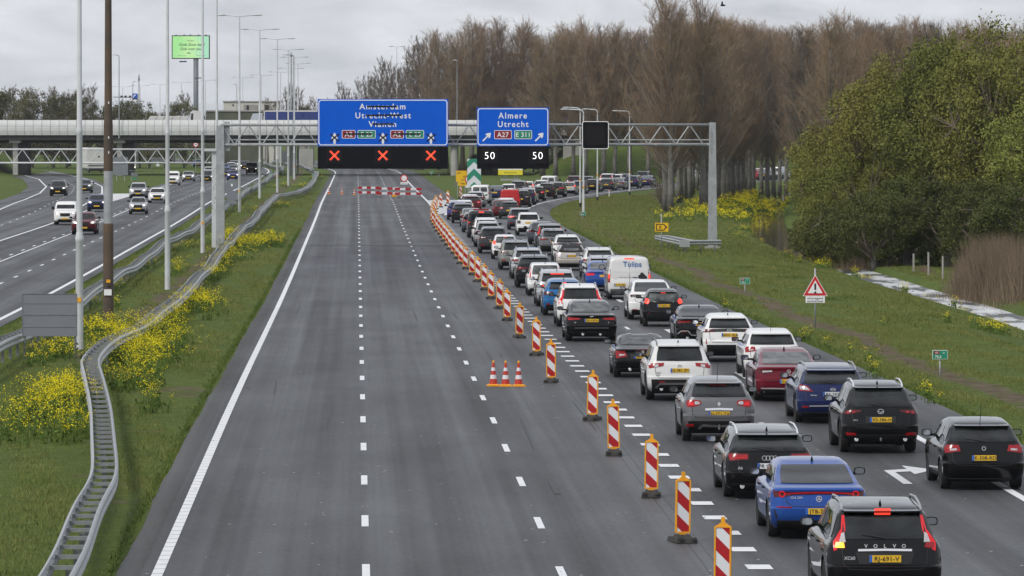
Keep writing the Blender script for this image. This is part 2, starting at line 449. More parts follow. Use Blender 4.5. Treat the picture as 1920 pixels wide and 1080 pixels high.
def strip(name, xl, xr, Y0, Y1, dz, mat, label=None, cross=2):
    rows = [Y0] + [y for y in ROWS if Y0 < y < Y1] + [Y1]
    V = []
    for Y in rows:
        a, b = xl(Y), xr(Y)
        for k in range(cross + 1):
            X = a + (b - a) * k / cross; V.append((X, Y, zb(Y) + dz))
    n = cross + 1
    F = [(i * n + k, i * n + k + 1, (i + 1) * n + k + 1, (i + 1) * n + k) for i in range(len(rows) - 1) for k in range(cross)]
    return tag(obj(name, np_mesh(name, V, F, mat)), kind='structure', label=label)
def mainR(Y): return XU(float(np.interp(Y, [0, 440, 475, 560, 2000], [19.75, 19.75, 16.0, 13.7, 13.2])), Y)
strip('main_carriageway', lambda Y: XU(-0.30, Y), mainR, -2000, 1550, ROAD_Z, asphalt, 'closed dark grey motorway carriageway, empty of traffic')
# the rougher strip outside the left edge line, with an uneven edge against the grass
_r = np.random.default_rng(3)
_jit = {y: float(0.02 * math.sin(y * 0.31) + 0.03 * math.sin(y * 0.083) + _r.normal(0, 0.012)) for y in ROWS}
strip('hard_strip', lambda Y: XU(-0.74, Y) + _jit.get(Y, 0), lambda Y: XU(-0.28, Y), -2000, 1550, ROAD_Z - 0.004, asphalt_old)
strip('exit_road', lambda Y: EX(Y) - 7.5 - 0.3 * sstep((Y - 500) / 60), lambda Y: EX(Y) + 2.25 - 1.0 * sstep((Y - 560) / 80), 440, 845, ROAD_Z + 0.004, asphalt, 'exit road curving away to the right')
strip('opposite_carriageway', lambda Y: XU(-22.4, Y), lambda Y: XU(-10.55, Y), -2000, 1550, ROAD_Z, asphalt, 'opposite motorway carriageway with oncoming traffic')
_L2Y = [60, 440, 500, 560, 620, 694, 790, 883, 960, 1100]; 
_L2X = [XU(-21.2, 60), XU(-21.2, 440), XU(-22.2, 500), -43.0, -46.6, -52.2, -61.5, -73.0, -84.0, -108.0]
def L2(Y): return float(np.interp(Y, _L2Y, _L2X))
strip('joining_road', lambda Y: L2(Y) - 9.5, lambda Y: L2(Y) + 0.8, -300, 1100, ROAD_Z + 0.004, asphalt, 'road joining the opposite carriageway from the left')

def paint_material(name, c, wear):
    m, nt, b = node_mat(name); math_, noise, ramp, mix, vec = NM(nt)
    geo = nt.nodes.new('ShaderNodeNewGeometry'); P = geo.outputs['Position']
    k = noise(P, 3.0, 6, 0.75)
    nt.links.new(ramp(k, [(0.22, tuple(v * (1 - wear) for v in c)), (0.48, c)]), b.inputs['Base Color'])
    b.inputs['Roughness'].default_value = 0.6
    return m
paint = paint_material('road_paint', (0.74, 0.75, 0.77), 0.35)
paint_old = paint_material('worn_road_paint', (0.62, 0.63, 0.65), 0.55)
paint_yellow = paint_material('yellow_road_paint', (0.62, 0.42, 0.06), 0.4)
MARK_Z = ROAD_Z + 0.010
def line(name, xf, Y0, Y1, w, on=None, off=None, mat=None, step=4.0, dz=MARK_Z):
    V = []; F = []
    y = Y0
    while y < Y1 - 1e-6:
        L = on if on else (Y1 - y); e = min(y + L, Y1)
        ys = list(np.arange(y, e - 0.01, step)) + [e]
        n0 = len(V)
        for q in ys:
            s = (xf(q + 1) - xf(q - 1)) / 2; h = w / 2 * math.sqrt(1 + s * s)
            V += [(xf(q) - h, q, zb(q) + dz), (xf(q) + h, q, zb(q) + dz)]
        F += [(n0 + 2 * i, n0 + 2 * i + 1, n0 + 2 * i + 3, n0 + 2 * i + 2) for i in range(len(ys) - 1)]
        y = e + (off if on else 1e9)
    return tag(obj(name, np_mesh(name, V, F, mat or paint)), kind='structure')
cU = lambda u: (lambda Y: XU(u, Y))
line('left_edge_line', cU(0.0), 60.5, 240, 0.20, 0.95, 0.05)
line('left_edge_line', cU(0.0), 240, 1400, 0.20)
line('lane_dashes', cU(3.66), 96 - 1.5 - 12, 1300, 0.14, 3.0, 9.0)
line('lane_dashes', cU(7.10), 95.5 - 1.5 - 12, 1300, 0.14, 3.0, 9.0)
line('block_marking', cU(10.66), 96.9 - 0.5 - 16, 478, 0.45, 1.0, 3.0)
line('exit_lane_dashes', lambda Y: EX(Y) - 3.42, 91.5, 820, 0.14, 3.0, 9.0)
line('exit_edge_line', lambda Y: EX(Y), 80, 830, 0.20)
line('main_right_edge_line', cU(10.6), 480, 1400, 0.20)
line('gore_edge_line', lambda Y: EX(Y) - 6.95, 476, 830, 0.20)
line('opposite_edge_line', cU(-11.17), 60, 1400, 0.22)
line('opposite_lane_dashes', cU(-14.65), 60, 1300, 0.15, 3.0, 9.0)
line('opposite_solid_line', cU(-17.55), 60, 520, 0.13)
line('opposite_lane_dashes', cU(-17.95), 60, 1300, 0.15, 3.0, 9.0)
line('opposite_outer_line', cU(-21.2), 60, 1400, 0.20)
line('joining_edge_line', lambda Y: L2(Y) - 0.1, 455, 1080, 0.20)
line('joining_lane_dashes', lambda Y: L2(Y) - 3.6, 60, 1080, 0.14, 3.0, 9.0)
line('joining_far_line', lambda Y: L2(Y) - 7.2, 60, 1080, 0.2)
def gore(name, xl, xr, Y0, Y1, on, gap, slant, mat):
    """white hatching between two lines"""
    V = []; F = []; y = Y0
    while y < Y1:
        pts = []
        for t in (0, 0.5, 1):
            for q in (y, y + on):
                Yq = q + slant * (t - 0.5) * 2
                a, b = xl(Yq), xr(Yq); pts.append((a + (b - a) * t, Yq, zb(Yq) + MARK_Z + 0.004))
        n = len(V); V += pts
        F += [(n, n + 2, n + 3, n + 1), (n + 2, n + 4, n + 5, n + 3)]
        y += on + gap
    return tag(obj(name, np_mesh(name, V, F, mat)), kind='structure')
gore('gore_hatching', lambda Y: XU(10.6, Y) + 0.12, lambda Y: max(XU(10.6, Y) + 0.13, EX(Y) - 7.07), 483, 556, 2.7, 0.9, 2.5, paint)
gore('opposite_gore_hatching', lambda Y: L2(Y) + 0.1, lambda Y: max(L2(Y) + 0.11, XU(-21.3, Y)), 540, 612, 3.4, 0.5, 1.0, paint)
def road_arrow(Yb, xc):
    z = lambda Y: zb(Y) + MARK_Z
    pts = [(-.12, 0), (.08, 0), (.08, 3.9), (.45, 4.15), (.45, 3.2), (1.05, 4.75), (.45, 6.2), (.45, 5.0), (-.12, 4.5)]
    V = [(xc(Yb + y) + x, Yb + y, z(Yb + y)) for x, y in pts]
    me = bpy.data.meshes.new('turn_arrow'); me.from_pydata(V, [], [(0, 1, 2, 8), (8, 2, 3, 7), (5, 6, 7), (4, 5, 7, 3)]); me.materials.append(paint_old)
    tag(obj('turn_arrow', me), kind='structure')
for yb in (118.7, 167.5, 207.0, 247.0, 287.0): road_arrow(yb, lambda Y: XU(15.55, Y))
# tar seams, skid marks and patches on the asphalt
tar = M('tar_patch', (0.03, 0.031, 0.033), 0.6, var=0.3, scale=2)
def patch(x0, y0, x1, y1, w):
    a, b = G(x0, y0), G(x1, y1); d = Vector((w / 2, 0, 0))
    me = bpy.data.meshes.new('tar_patch'); z = Vector((0, 0, MARK_Z + 0.002))
    me.from_pydata([a - d + z, a + d + z, b + d + z, b - d + z], [], [(0, 1, 2, 3)]); me.materials.append(tar)
    tag(obj('tar_patch', me), kind='structure')
patch(1046, 929, 1034, 907, 0.13); patch(780, 431, 776, 425, 0.30); patch(466, 731, 464, 727, 0.07)
for j in (322.5, 461, 455): 
    Yj = G(700, j).y
    me = bpy.data.meshes.new('road_joint'); z = zb(Yj) + MARK_Z + 0.002; w = 1.6 if j == 461 else 2.5
    me.from_pydata([(XU(0.2, Yj), Yj, z), (XU(10.4, Yj), Yj, z), (XU(10.4, Yj), Yj + w, z), (XU(0.2, Yj), Yj + w, z)], [], [(0, 1, 2, 3)]); me.materials.append(tar)
    if j != 455: tag(obj('road_joint', me), kind='structure')

# tyre marks and light grit scattered over the closed lanes
def road_wear():
    mk = M('tyre_mark', (0.026, 0.027, 0.029), 0.6, var=0.3, scale=3); g = random.Random(9); V = []; F = []
    for i in range(16):
        Y = g.uniform(130, 330); u = g.choice((1.1, 2.7, 4.6, 6.2, 8.0, 9.3)) + g.uniform(-.4, .4); L = g.uniform(4, 16); w = g.uniform(.04, .08); du = g.uniform(-.12, .12)
        for k in range(4):
            q = Y + L * k / 3; x = XU(u + du * k / 3, q); h = w / 2 * (1 if 0 < k < 3 else .3); V += [(x - h, q, zb(q) + MARK_Z + .001), (x + h, q, zb(q) + MARK_Z + .001)]
        n = len(V) - 8; F += [(n + 2 * k, n + 2 * k + 1, n + 2 * k + 3, n + 2 * k + 2) for k in range(3)]
    tag(obj('tyre_marks', np_mesh('tyre_marks', V, F, mk)), kind='structure')
    V = []; F = []; gm = M('pale_grit', (.30, .29, .27), .8, var=.3)
    for i in range(420):
        Y = 90 + 190 * g.random() ** 1.6; u = g.uniform(-.2, 19.3); s = g.uniform(.012, .035); x = XU(u, Y); z = zb(Y) + MARK_Z + .002; n = len(V)
        V += [(x - s, Y - s * 2, z), (x + s, Y - s, z), (x + s * .6, Y + s * 2, z + .01), (x - s, Y + s, z)]; F.append((n, n + 1, n + 2, n + 3))
    tag(obj('grit', np_mesh('grit', V, F, gm)), label='pale grit scattered on the asphalt', kind='stuff')
road_wear()
# ------------------------------------------------------------------ water in the ditch
def nt_sep(nt, geo, k=0):
    s = nt.nodes.new('ShaderNodeSeparateXYZ'); nt.links.new(geo.outputs['Position'], s.inputs[0]); return s.outputs[k]
def water_material(nm, rgh, bst):
    m, nt, b = node_mat(nm); math_, noise, ramp, mix, vec = NM(nt)
    geo = nt.nodes.new('ShaderNodeNewGeometry')
    b.inputs['Base Color'].default_value = (0.02, 0.022, 0.018, 1); b.inputs['Roughness'].default_value = rgh
    b.inputs['Specular IOR Level'].default_value = 1.0
    if bst >= 1:   # pale patches put into the base colour along this stretch
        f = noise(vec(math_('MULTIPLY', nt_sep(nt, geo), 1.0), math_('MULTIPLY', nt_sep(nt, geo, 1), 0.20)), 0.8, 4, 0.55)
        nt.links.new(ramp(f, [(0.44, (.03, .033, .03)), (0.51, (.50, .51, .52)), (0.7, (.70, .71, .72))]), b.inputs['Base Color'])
    bp = nt.nodes.new('ShaderNodeBump'); bp.inputs['Strength'].default_value = min(bst, .5); bp.inputs['Distance'].default_value = 0.10
    nt.links.new(noise(geo.outputs['Position'], 1.6, 4), bp.inputs['Height']); nt.links.new(bp.outputs[0], b.inputs['Normal'])
    return m
strip('ditch_water', lambda Y: ditch_x(Y) - 1.9, lambda Y: ditch_x(Y) + 1.9, 60, 348, -WATER_D, water_material('pale_patched_water', .45, 1.0), 'bright wind-rippled strip of water in the ditch')
strip('ditch_water', lambda Y: ditch_x(Y) - 1.9, lambda Y: ditch_x(Y) + 1.9, 348, 740, -WATER_D, water_material('calm_water', .05, .12), 'calm ditch water mirroring the poplars')

# ------------------------------------------------------------------ grass, flowers, reeds (nobody could count them)
def tint(nt, c, amt):
    """each plant a little lighter, darker, warmer or greener than the next"""
    oi = nt.nodes.new('ShaderNodeObjectInfo'); hs = nt.nodes.new('ShaderNodeHueSaturation')
    a = nt.nodes.new('ShaderNodeMapRange'); a.inputs['To Min'].default_value = 1 - amt; a.inputs['To Max'].default_value = 1 + amt; nt.links.new(oi.outputs['Random'], a.inputs[0])
    q = nt.nodes.new('ShaderNodeMath'); q.operation = 'FRACT'; q2 = nt.nodes.new('ShaderNodeMath'); q2.operation = 'MULTIPLY'; q2.inputs[1].default_value = 7.31
    nt.links.new(oi.outputs['Random'], q2.inputs[0]); nt.links.new(q2.outputs[0], q.inputs[0])
    h = nt.nodes.new('ShaderNodeMapRange'); h.inputs['To Min'].default_value = 0.5 - amt * .07; h.inputs['To Max'].default_value = 0.5 + amt * .07; nt.links.new(q.outputs[0], h.inputs[0])
    nt.links.new(h.outputs[0], hs.inputs['Hue']); nt.links.new(a.outputs[0], hs.inputs['Value']); nt.links.new(c, hs.inputs['Color'])
    return hs.outputs[0]
def pos_mat(name, stops_big, stops_fine, sbig, sfine, mixf=0.5, rough=0.85, rnd=0.0):
    m, nt, b = node_mat(name); math_, noise, ramp, mix, vec = NM(nt)
    geo = nt.nodes.new('ShaderNodeNewGeometry'); P = geo.outputs['Position']
    c = mix(mixf, ramp(noise(P, sbig, 4), stops_big), ramp(noise(P, sfine, 3), stops_fine))
    if rnd: c = tint(nt, c, rnd)
    nt.links.new(c, b.inputs['Base Color'])
    b.inputs['Roughness'].default_value = rough; b.inputs['Specular IOR Level'].default_value = 0.15
    return m
grass_mat = pos_mat('grass_blades', [(0.32, (0.104, 0.138, 0.030)), (0.66, (0.205, 0.205, 0.066))], [(0.3, (0.092, 0.126, 0.027)), (0.7, (0.240, 0.250, 0.082))], 0.17, 1.1)
rape_green = pos_mat('rapeseed_stems', [(0.4, (0.07, 0.12, 0.025)), (0.6, (0.11, 0.16, 0.03))], [(0.4, (0.06, 0.10, 0.02)), (0.6, (0.12, 0.17, 0.04))], 0.5, 6)
rape_yellow = pos_mat('rapeseed_petals', [(0.4, (0.82, 0.68, 0.012)), (0.6, (0.88, 0.76, 0.02))], [(0.4, (0.78, 0.62, 0.01)), (0.6, (0.90, 0.80, 0.03))], 0.8, 7)
reed_mat = pos_mat('dry_reeds', [(0.4, (0.13, 0.095, 0.065)), (0.6, (0.22, 0.165, 0.115))], [(0.35, (0.10, 0.075, 0.05)), (0.65, (0.27, 0.21, 0.15))], 0.4, 5)
def blades(P, h, w, lean, n=1):
    """P (N,3) roots -> thin leaning triangles"""
    N = len(P); a = RNG.uniform(0, 2 * np.pi, N); L = RNG.normal(0, lean, (N, 2))
    d = np.stack([np.cos(a), np.sin(a) * 0.5, np.zeros(N)], 1) * (w / 2)[:, None]
    tip = P + np.stack([L[:, 0] * h, L[:, 1] * h, h], 1)
    V = np.stack([P - d, P + d, tip], 1).reshape(-1, 3)
    return V, np.arange(3 * N).reshape(-1, 3)
def zv(X, Y): return np.array([zground(float(a), float(b)) for a, b in zip(X, Y)])
def grass_patch(name, u0, u1, Y0, Y1, N, h0, h1, w0, w1, edge=None, label=None, clump=True):
    t = RNG.uniform(0, 1, N); Y = Y0 + (Y1 - Y0) * t; u = RNG.uniform(u0, u1, N)
    if clump:
        c = np.sin(u * 2.1 + Y * 0.13) + np.sin(u * 0.8 - Y * 0.09 + 1.3) + np.sin(u * 3.3 + Y * 0.37) * 0.8 + RNG.normal(0, 0.9, N)
        hs = np.clip(0.7 + 0.34 * c, 0.15, 2.1)
    else: hs = np.ones(N)
    cc = 0.5 + 0.22 * (np.sin(u * 3.1 + Y * 0.41) + np.sin(Y * 0.23 + u * 1.7) + np.sin(u * 6.3 - Y * 0.71)) + RNG.normal(0, 0.16, N)
    keep = np.array([dirt_at(a, b) * 0.95 < c_ for a, b, c_ in zip(u, Y, cc)])
    u, Y, hs = u[keep], Y[keep], hs[keep]
    X = np.array([XU(a, b) for a, b in zip(u, Y)])
    k2 = np.abs(X - np.interp(Y, _DY, _DX)) > 1.6
    X, Y, hs = X[k2], Y[k2], hs[k2]
    P = np.stack([X, Y, zv(X, Y) - 0.01], 1)
    V, F = blades(P, RNG.uniform(h0, h1, len(P)) * hs, RNG.uniform(w0, w1, len(P)), 0.45)
    return tag(obj(name, np_mesh(name, V, F, grass_mat)), label=label, kind='stuff')
grass_patch('grass', -10.4, -0.76, 84, 190, 150000, 0.035, 0.10, 0.012, 0.028, label='short green grass on the near median')
grass_patch('grass', -10.4, -0.76, 190, 330, 110000, 0.045, 0.12, 0.02, 0.04, label='short green grass on the middle of the median')
grass_patch('grass', -10.4, -0.76, 330, 620, 80000, 0.05, 0.13, 0.03, 0.07, label='short green grass on the far median')
grass_patch('grass', 19.85, 27.5, 130, 215, 150000, 0.04, 0.12, 0.014, 0.032, label='green grass on the right verge beside the exit lanes')
grass_patch('grass', 19.9, 38, 215, 330, 190000, 0.045, 0.13, 0.02, 0.045, label='green grass between the exit road and the ditch')
def gp2():
    N = 110000; Y = RNG.uniform(330, 600, N); t = RNG.uniform(0, 1, N)
    x0 = np.array([EX(v) + 2.3 for v in Y]); X = x0 + t * 17
    k = np.abs(X - np.interp(Y, _DY, _DX)) > 1.6; X, Y = X[k], Y[k]
    P = np.stack([X, Y, zv(X, Y) - 0.01], 1)
    V, F = blades(P, RNG.uniform(0.05, 0.15, len(P)), RNG.uniform(0.03, 0.07, len(P)), 0.4)
    tag(obj('grass', np_mesh('grass', V, F, grass_mat)), label='green grass on the inside of the exit curve', kind='stuff')
gp2()
# tall tufts along the asphalt edges and darker rush tufts in the meadow
def edge_tufts():
    rows = []
    for (u0, s, Y0, Y1, N) in ((19.82, 0.25, 125, 420, 11000), (-0.80, 0.11, 84, 420, 9000), (-10.5, 0.2, 180, 420, 5000)):
        Y = RNG.uniform(Y0, Y1, N) ; u = u0 + np.sign(u0) * np.abs(RNG.normal(0, s, N)) * (1 if u0 > 0 or u0 < -5 else 1)
        if u0 == -10.5: u = u0 + np.abs(RNG.normal(0, s, N))
        rows.append(np.stack([np.array([XU(a, b) for a, b in zip(u, Y)]), Y], 1))
    for (px, py) in ((1401, 502), (1449, 499), (1495, 501), (1487, 521), (1556, 562), (1600, 558), (1700, 552), (1475, 513), (1525, 500), (1760, 590), (1690, 600)):
        g = G(px, py); n = 420
        rows.append(np.stack([g.x + RNG.normal(0, 0.42, n), g.y + RNG.normal(0, 1.4, n)], 1))
    A = np.concatenate(rows); P = np.stack([A[:, 0], A[:, 1], zv(A[:, 0], A[:, 1]) - 0.01], 1)
    V, F = blades(P, RNG.uniform(0.04, 0.15, len(P)), RNG.uniform(0.015, 0.035, len(P)), 0.6)
    m = pos_mat('rush_tufts', [(0.4, (0.055, 0.095, 0.018)), (0.6, (0.09, 0.14, 0.025))], [(0.4, (0.05, 0.085, 0.016)), (0.6, (0.11, 0.15, 0.035))], 0.4, 3)
    tag(obj('grass_tufts', np_mesh('grass_tufts', V, F, m)), label='darker grass tufts along the asphalt edges', kind='stuff')
edge_tufts()
def rapeseed(name, spots, label, hmin=0.45, hmax=1.0, petal=0.030, fl=7, density=0.62):
    """spots: (px, py, rx, ry, plants): ellipses on the ground"""
    R = []
    for (px, py, rx, ry, n) in spots:
        g = G(px, py, 0.45 if px < 1550 or py > 575 else -0.15); n = int(n * density); a = RNG.uniform(0, 2 * np.pi, n); r = np.sqrt(RNG.uniform(0, 1, n))
        r = r * (0.85 + 0.35 * np.sin(a * 3 + px)) * RNG.uniform(0.7, 1.35, n)
        R.append(np.stack([g.x + rx * r * np.cos(a), g.y + ry * r * np.sin(a)], 1))
    A = np.concatenate(R); P = np.stack([A[:, 0], A[:, 1], zv(A[:, 0], A[:, 1])], 1); N = len(P)
    H = RNG.uniform(hmin, hmax, N)
    V, F, MI = [], [], []; n = 0
    Q = np.repeat(P, 4, 0); Q[:, :2] += RNG.normal(0, 0.07, (len(Q), 2)); hh = np.repeat(H, 4) * RNG.uniform(0.7, 1.05, len(Q))
    lean = RNG.normal(0, 0.16, (len(Q), 2)) * hh[:, None]
    d = np.zeros_like(Q); d[:, 0] = 0.012
    tip = Q + np.concatenate([lean, hh[:, None]], 1)
    V.append(np.stack([Q - d, Q + d, tip], 1).reshape(-1, 3)); MI.append(np.zeros(len(Q)))
    # leaves
    K = np.repeat(P, 7, 0); hk = np.repeat(H, 7); K[:, :2] += RNG.normal(0, 0.1, (len(K), 2)); K[:, 2] += hk * RNG.uniform(0.05, 0.6, len(K))
    def cards(C, s):
        a = RNG.normal(0, 1, (len(C), 3)); a /= np.linalg.norm(a, axis=1)[:, None]
        b = np.cross(a, RNG.normal(0, 1, (len(C), 3))); b /= np.linalg.norm(b, axis=1)[:, None]
        s = s[:, None]
        return np.stack([C - a * s, C + b * s * 0.8, C + a * s], 1).reshape(-1, 3)
    V.append(cards(K, RNG.uniform(0.04, 0.11, len(K)))); MI.append(np.zeros(len(K)))
    B = np.repeat(tip, fl, 0); B += RNG.normal(0, 1, B.shape) * np.array([0.045, 0.045, 0.05])
    V.append(cards(B, RNG.uniform(petal * 0.6, petal * 1.3, len(B)))); MI.append(np.ones(len(B)))
    V = np.concatenate(V); F = np.arange(len(V)).reshape(-1, 3)
    tag(obj(name, np_mesh(name, V, F, [rape_green, rape_yellow], mi=np.concatenate(MI))), label=label, kind='stuff')
rapeseed('rapeseed', [(268, 655, 1.15, 9, 330), (290, 615, .85, 9, 150), (240, 640, .8, 6, 120), (250, 700, .8, 4, 60), (240, 620, .7, 6, 60), (325, 590, .55, 7, 90), (285, 690, .5, 6, 24), (290, 740, .35, 3, 22),
    (315, 660, .8, 7, 26), (340, 630, .5, 7, 20), (190, 655, .6, 5, 60)], 'dense yellow rapeseed flowers beside the near crash barrier', petal=0.024, fl=5)
rapeseed('rapeseed', [(128, 740, .7, 6, 170), (105, 730, .7, 7, 150), (85, 750, .7, 7, 60), (140, 790, .4, 4, 30), (110, 785, .6, 5, 50), (50, 760, .7, 8, 50), (20, 790, .8, 8, 40)], 'yellow rapeseed flowers left of the near crash barrier', petal=0.024, fl=5)
rapeseed('rapeseed', [(470, 452, 1.7, 12, 260), (505, 450, 1.0, 8, 90), (430, 440, .9, 14, 130), (425, 470, .6, 14, 70), (440, 478, .7, 10, 40), (400, 510, .6, 10, 60), (365, 565, .7, 8, 80), (385, 560, .5, 7, 30),
    (400, 575, .35, 5, 16), (352, 560, .5, 8, 60), (330, 500, .5, 8, 30), (410, 490, .5, 14, 40)], 'yellow rapeseed flowers along the median by the gantry column', petal=0.030, fl=5)
rapeseed('rapeseed', [(190, 610, .6, 4, 70), (210, 600, .6, 4, 50), (270, 490, .6, 9, 40), (225, 525, .4, 8, 22), (345, 455, .9, 10, 30), (525, 380, 1.2, 12, 40), (570, 345, 1.6, 20, 60), (525, 345, 1.2, 20, 30),
    (120, 640, .8, 7, 40), (95, 650, .7, 6, 40), (150, 560, .6, 8, 40), (160, 600, .5, 4, 26), (225, 560, .3, 3, 8), (240, 590, .3, 3, 10), (258, 600, .3, 3, 8), (480, 390, 1, 10, 20), (595, 330, 1.2, 18, 30)],
    'scattered yellow rapeseed flowers on the median', petal=0.032, fl=4, hmin=0.3, hmax=0.7)
rapeseed('rapeseed', [(1370, 385, 4.0, 16, 170), (1405, 376, 4, 26, 230), (1435, 368, 3, 26, 200), (1340, 392, 3.2, 20, 110), (1300, 398, 2.8, 20, 70), (1270, 404, 2.6, 14, 45), (1320, 380, 3, 24, 60), (1392, 394, 1.6, 12, 50), (1385, 372, 5, 30, 200), (1420, 362, 5, 30, 160)],
    'broad yellow rapeseed bed under the bare poplars', petal=0.046, hmin=0.4, hmax=1.0, fl=5)
rapeseed('rapeseed', [(1536, 472, .45, 3, 40), (1553, 485, .3, 3, 18), (1617, 500, .7, 3, 90), (1697, 532, .3, 3, 16), (1744, 532, .3, 3, 14), (1808, 556, .6, 3, 40), (1575, 487, .4, 3, 14), (1500, 466, .4, 3, 14), (1480, 458, .5, 3, 14),
    (1383, 424, .5, 4, 12), (1420, 420, .6, 4, 20), (1400, 410, .8, 5, 30), (1548, 630, .10, 2, 4), (1508, 617, .25, 1.5, 9), (1642, 682, .2, 1, 8), (1735, 715, .3, 1.5, 10), (1745, 726, .2, 1, 6), (1362, 560, .3, 2, 6), (1595, 640, .3, 2, 3),
    (1625, 655, .3, 1, 4), (1778, 582, .25, 1, 5), (1650, 590, .2, 1, 3), (1290, 445, .5, 4, 6), (1860, 590, .8, 4, 60)], 'small yellow rapeseed plants along the ditch and verge', petal=0.026, fl=4, hmin=0.25, hmax=0.65)
def reeds(spots, label):
    R = []
    for (px, py, rx, ry, n, h) in spots:
        g = G(px, py, -0.45 if px > 1500 else 0.0); a = RNG.uniform(0, 2 * np.pi, n); r = np.abs(RNG.normal(0, 0.62, n)) * (1 + 0.25 * np.sin(a * 4 + px))
        R.append(np.stack([g.x + rx * r * np.cos(a), g.y + ry * r * np.sin(a), h * np.clip(1.12 - 0.42 * r ** 1.5, 0.3, 1.2)], 1))
    A = np.concatenate(R); P = np.stack([A[:, 0], A[:, 1], zv(A[:, 0], A[:, 1]) - 0.05], 1)
    V, F = blades(P, A[:, 2] * RNG.uniform(0.4, 1.15, len(P)), RNG.uniform(0.022, 0.045, len(P)), 0.20)
    tag(obj('reeds', np_mesh('reeds', V, F, reed_mat)), label=label, kind='stuff')
reeds([(1600, 492, 1.3, 6, 5000, 1.9), (1640, 490, 1.2, 6, 2500, 1.2), (1575, 490, 0.8, 4, 1200, 1.5)], 'dry brown reeds at the foot of the green tree by the ditch')
reeds([(1720, 470, 3.4, 7, 8000, 3.1), (1790, 465, 3.0, 7, 7000, 3.0), (1690, 465, 1.5, 8, 2500, 2.2), (1860, 462, 2.6, 8, 5000, 3.2)], 'tall dry brown reeds behind the small meadow')
reeds([(1850, 549, 1.5, 8, 6500, 2.7), (1895, 555, 1.7, 9, 6000, 2.8), (1812, 540, 0.7, 6, 1600, 1.6)], 'dense dry brown reeds beside the bright ditch water')
reeds([(1735, 508, 0.4, 6, 500, 0.4), (1692, 490, 0.4, 6, 500, 0.4)], 'short dry reeds along the far ditch bank')
reeds([(905, 326, 6, 8, 3000, 2.6), (880, 326, 4, 8, 1500, 2.4)], 'pale dry reeds beside the bridge column')
# ------------------------------------------------------------------ crash barriers: two beams with cross struts, on posts
def smooth_path(pts, step, sig):
    pts = sorted(pts, key=lambda p: p[1])
    Y = np.arange(pts[0][1], pts[-1][1], step); X = np.interp(Y, [p[1] for p in pts], [p[0] for p in pts])
    k = np.exp(-0.5 * (np.arange(-8, 9) * step / sig) ** 2); k /= k.sum()
    if len(X) > 20: X = np.convolve(np.pad(X, 8, mode='reflect', reflect_type='odd'), k, mode='valid')
    return [(float(x), float(y)) for x, y in zip(X, Y)]
W_PROF = [(0.0, 0.0), (0.055, 0.045), (0.055, 0.10), (0.0, 0.135), (0.0, 0.175), (0.055, 0.21), (0.055, 0.265), (0.0, 0.31)]
def barrier(label, path, wob, nparts, gauge=0.235, ztop=0.76):
    root = tag(empty('crash_barrier', (path[0][0], path[0][1], zb(path[0][1]))), label, 'crash barrier')
    org = Vector(root.location)
    P = []
    for i, (x, y) in enumerate(path):
        a = path[max(i - 1, 0)]; b = path[min(i + 1, len(path) - 1)]
        t = Vector((b[0] - a[0], b[1] - a[1], 0)).normalized(); nrm = Vector((t.y, -t.x, 0))
        z = zground(x, y) + wob(y)
        P.append((Vector((x, y, z)), nrm, t))
    for side in (1, -1):
        V = []; n = len(W_PROF)
        for p, nrm, t in P:
            c = p + nrm * (gauge * side) - org
            for (o, h) in W_PROF: q = c + nrm * (o * side); V.append((q.x, q.y, q.z + ztop - 0.31 + h))
            for (o, h) in reversed(W_PROF): q = c + nrm * (o * side - 0.012 * side); V.append((q.x, q.y, q.z + ztop - 0.31 + h))
        m = 2 * n
        F = [(i * m + k, i * m + (k + 1) % m, (i + 1) * m + (k + 1) % m, (i + 1) * m + k) for i in range(len(P) - 1) for k in range(m)]
        if side < 0: F = [f[::-1] for f in F]
        obj('guard_beam', np_mesh('guard_beam', V, F, galv, smooth=False), root)
    # struts and posts every second point
    strut = MB().box((0, 0, 0), (2 * gauge - 0.02, 0.06, 0.07)).mesh('strut', M('zinc_strut', (0.26, 0.27, 0.28), 0.6, 0.3, var=0.25, scale=4))
    post = MB().box((0, 0, 0.22), (0.10, 0.06, 0.50)).mesh('post', galv_dark)
    rest_s, rest_p = MB(), MB(); cnt = 0
    for i in range(0, len(P), 1):
        p, nrm, t = P[i]; rz = math.atan2(nrm.y, nrm.x); c = p - org
        if cnt < nparts:
            obj('strut', strut, root, c + Vector((0, 0, ztop - 0.10)), (0, 0, rz))
            if i % 2 == 0: obj('post', post, root, c, (0, 0, rz))
        else:
            rest_s.box(c + Vector((0, 0, ztop - 0.10)), (2 * gauge - 0.02, 0.07, 0.09), rz)
            if i % 2 == 0: rest_p.box(c + Vector((0, 0, 0.22)), (0.10, 0.06, 0.50), rz)
        cnt += 1
    if rest_s.v:
        o = rest_s.build('struts', galv, root); o['kind'] = 'stuff'
        if rest_p.v: o = rest_p.build('posts', galv_dark, root); o['kind'] = 'stuff'
    return root
def top_pts(lst, h=0.76):
    out = []
    for px, py in lst:
        g = G(px, py, h); out.append((g.x, g.y))
    return out
_R = top_pts([(222.5, 885), (215, 820), (209, 755), (192.5, 705), (182.5, 675), (200, 652), (245, 622.5), (290, 595), (320, 572.5), (360, 545), (374.4, 519), (407.8, 488), (424.4, 463), (452, 432.8),
              (475, 414), (507.8, 377), (527, 363.5), (552, 358.5), (575, 353), (590, 340), (598, 323)])
_R = [(x - 0.26, y) for x, y in _R]
_R = [(-6.6, 62), (-7.3, 90), (_R[0][0] + 0.25, 104)] + _R + [(XU(-3.6, 880), 880), (XU(-4.4, 980), 980), (XU(-4.4, 1100), 1100)]
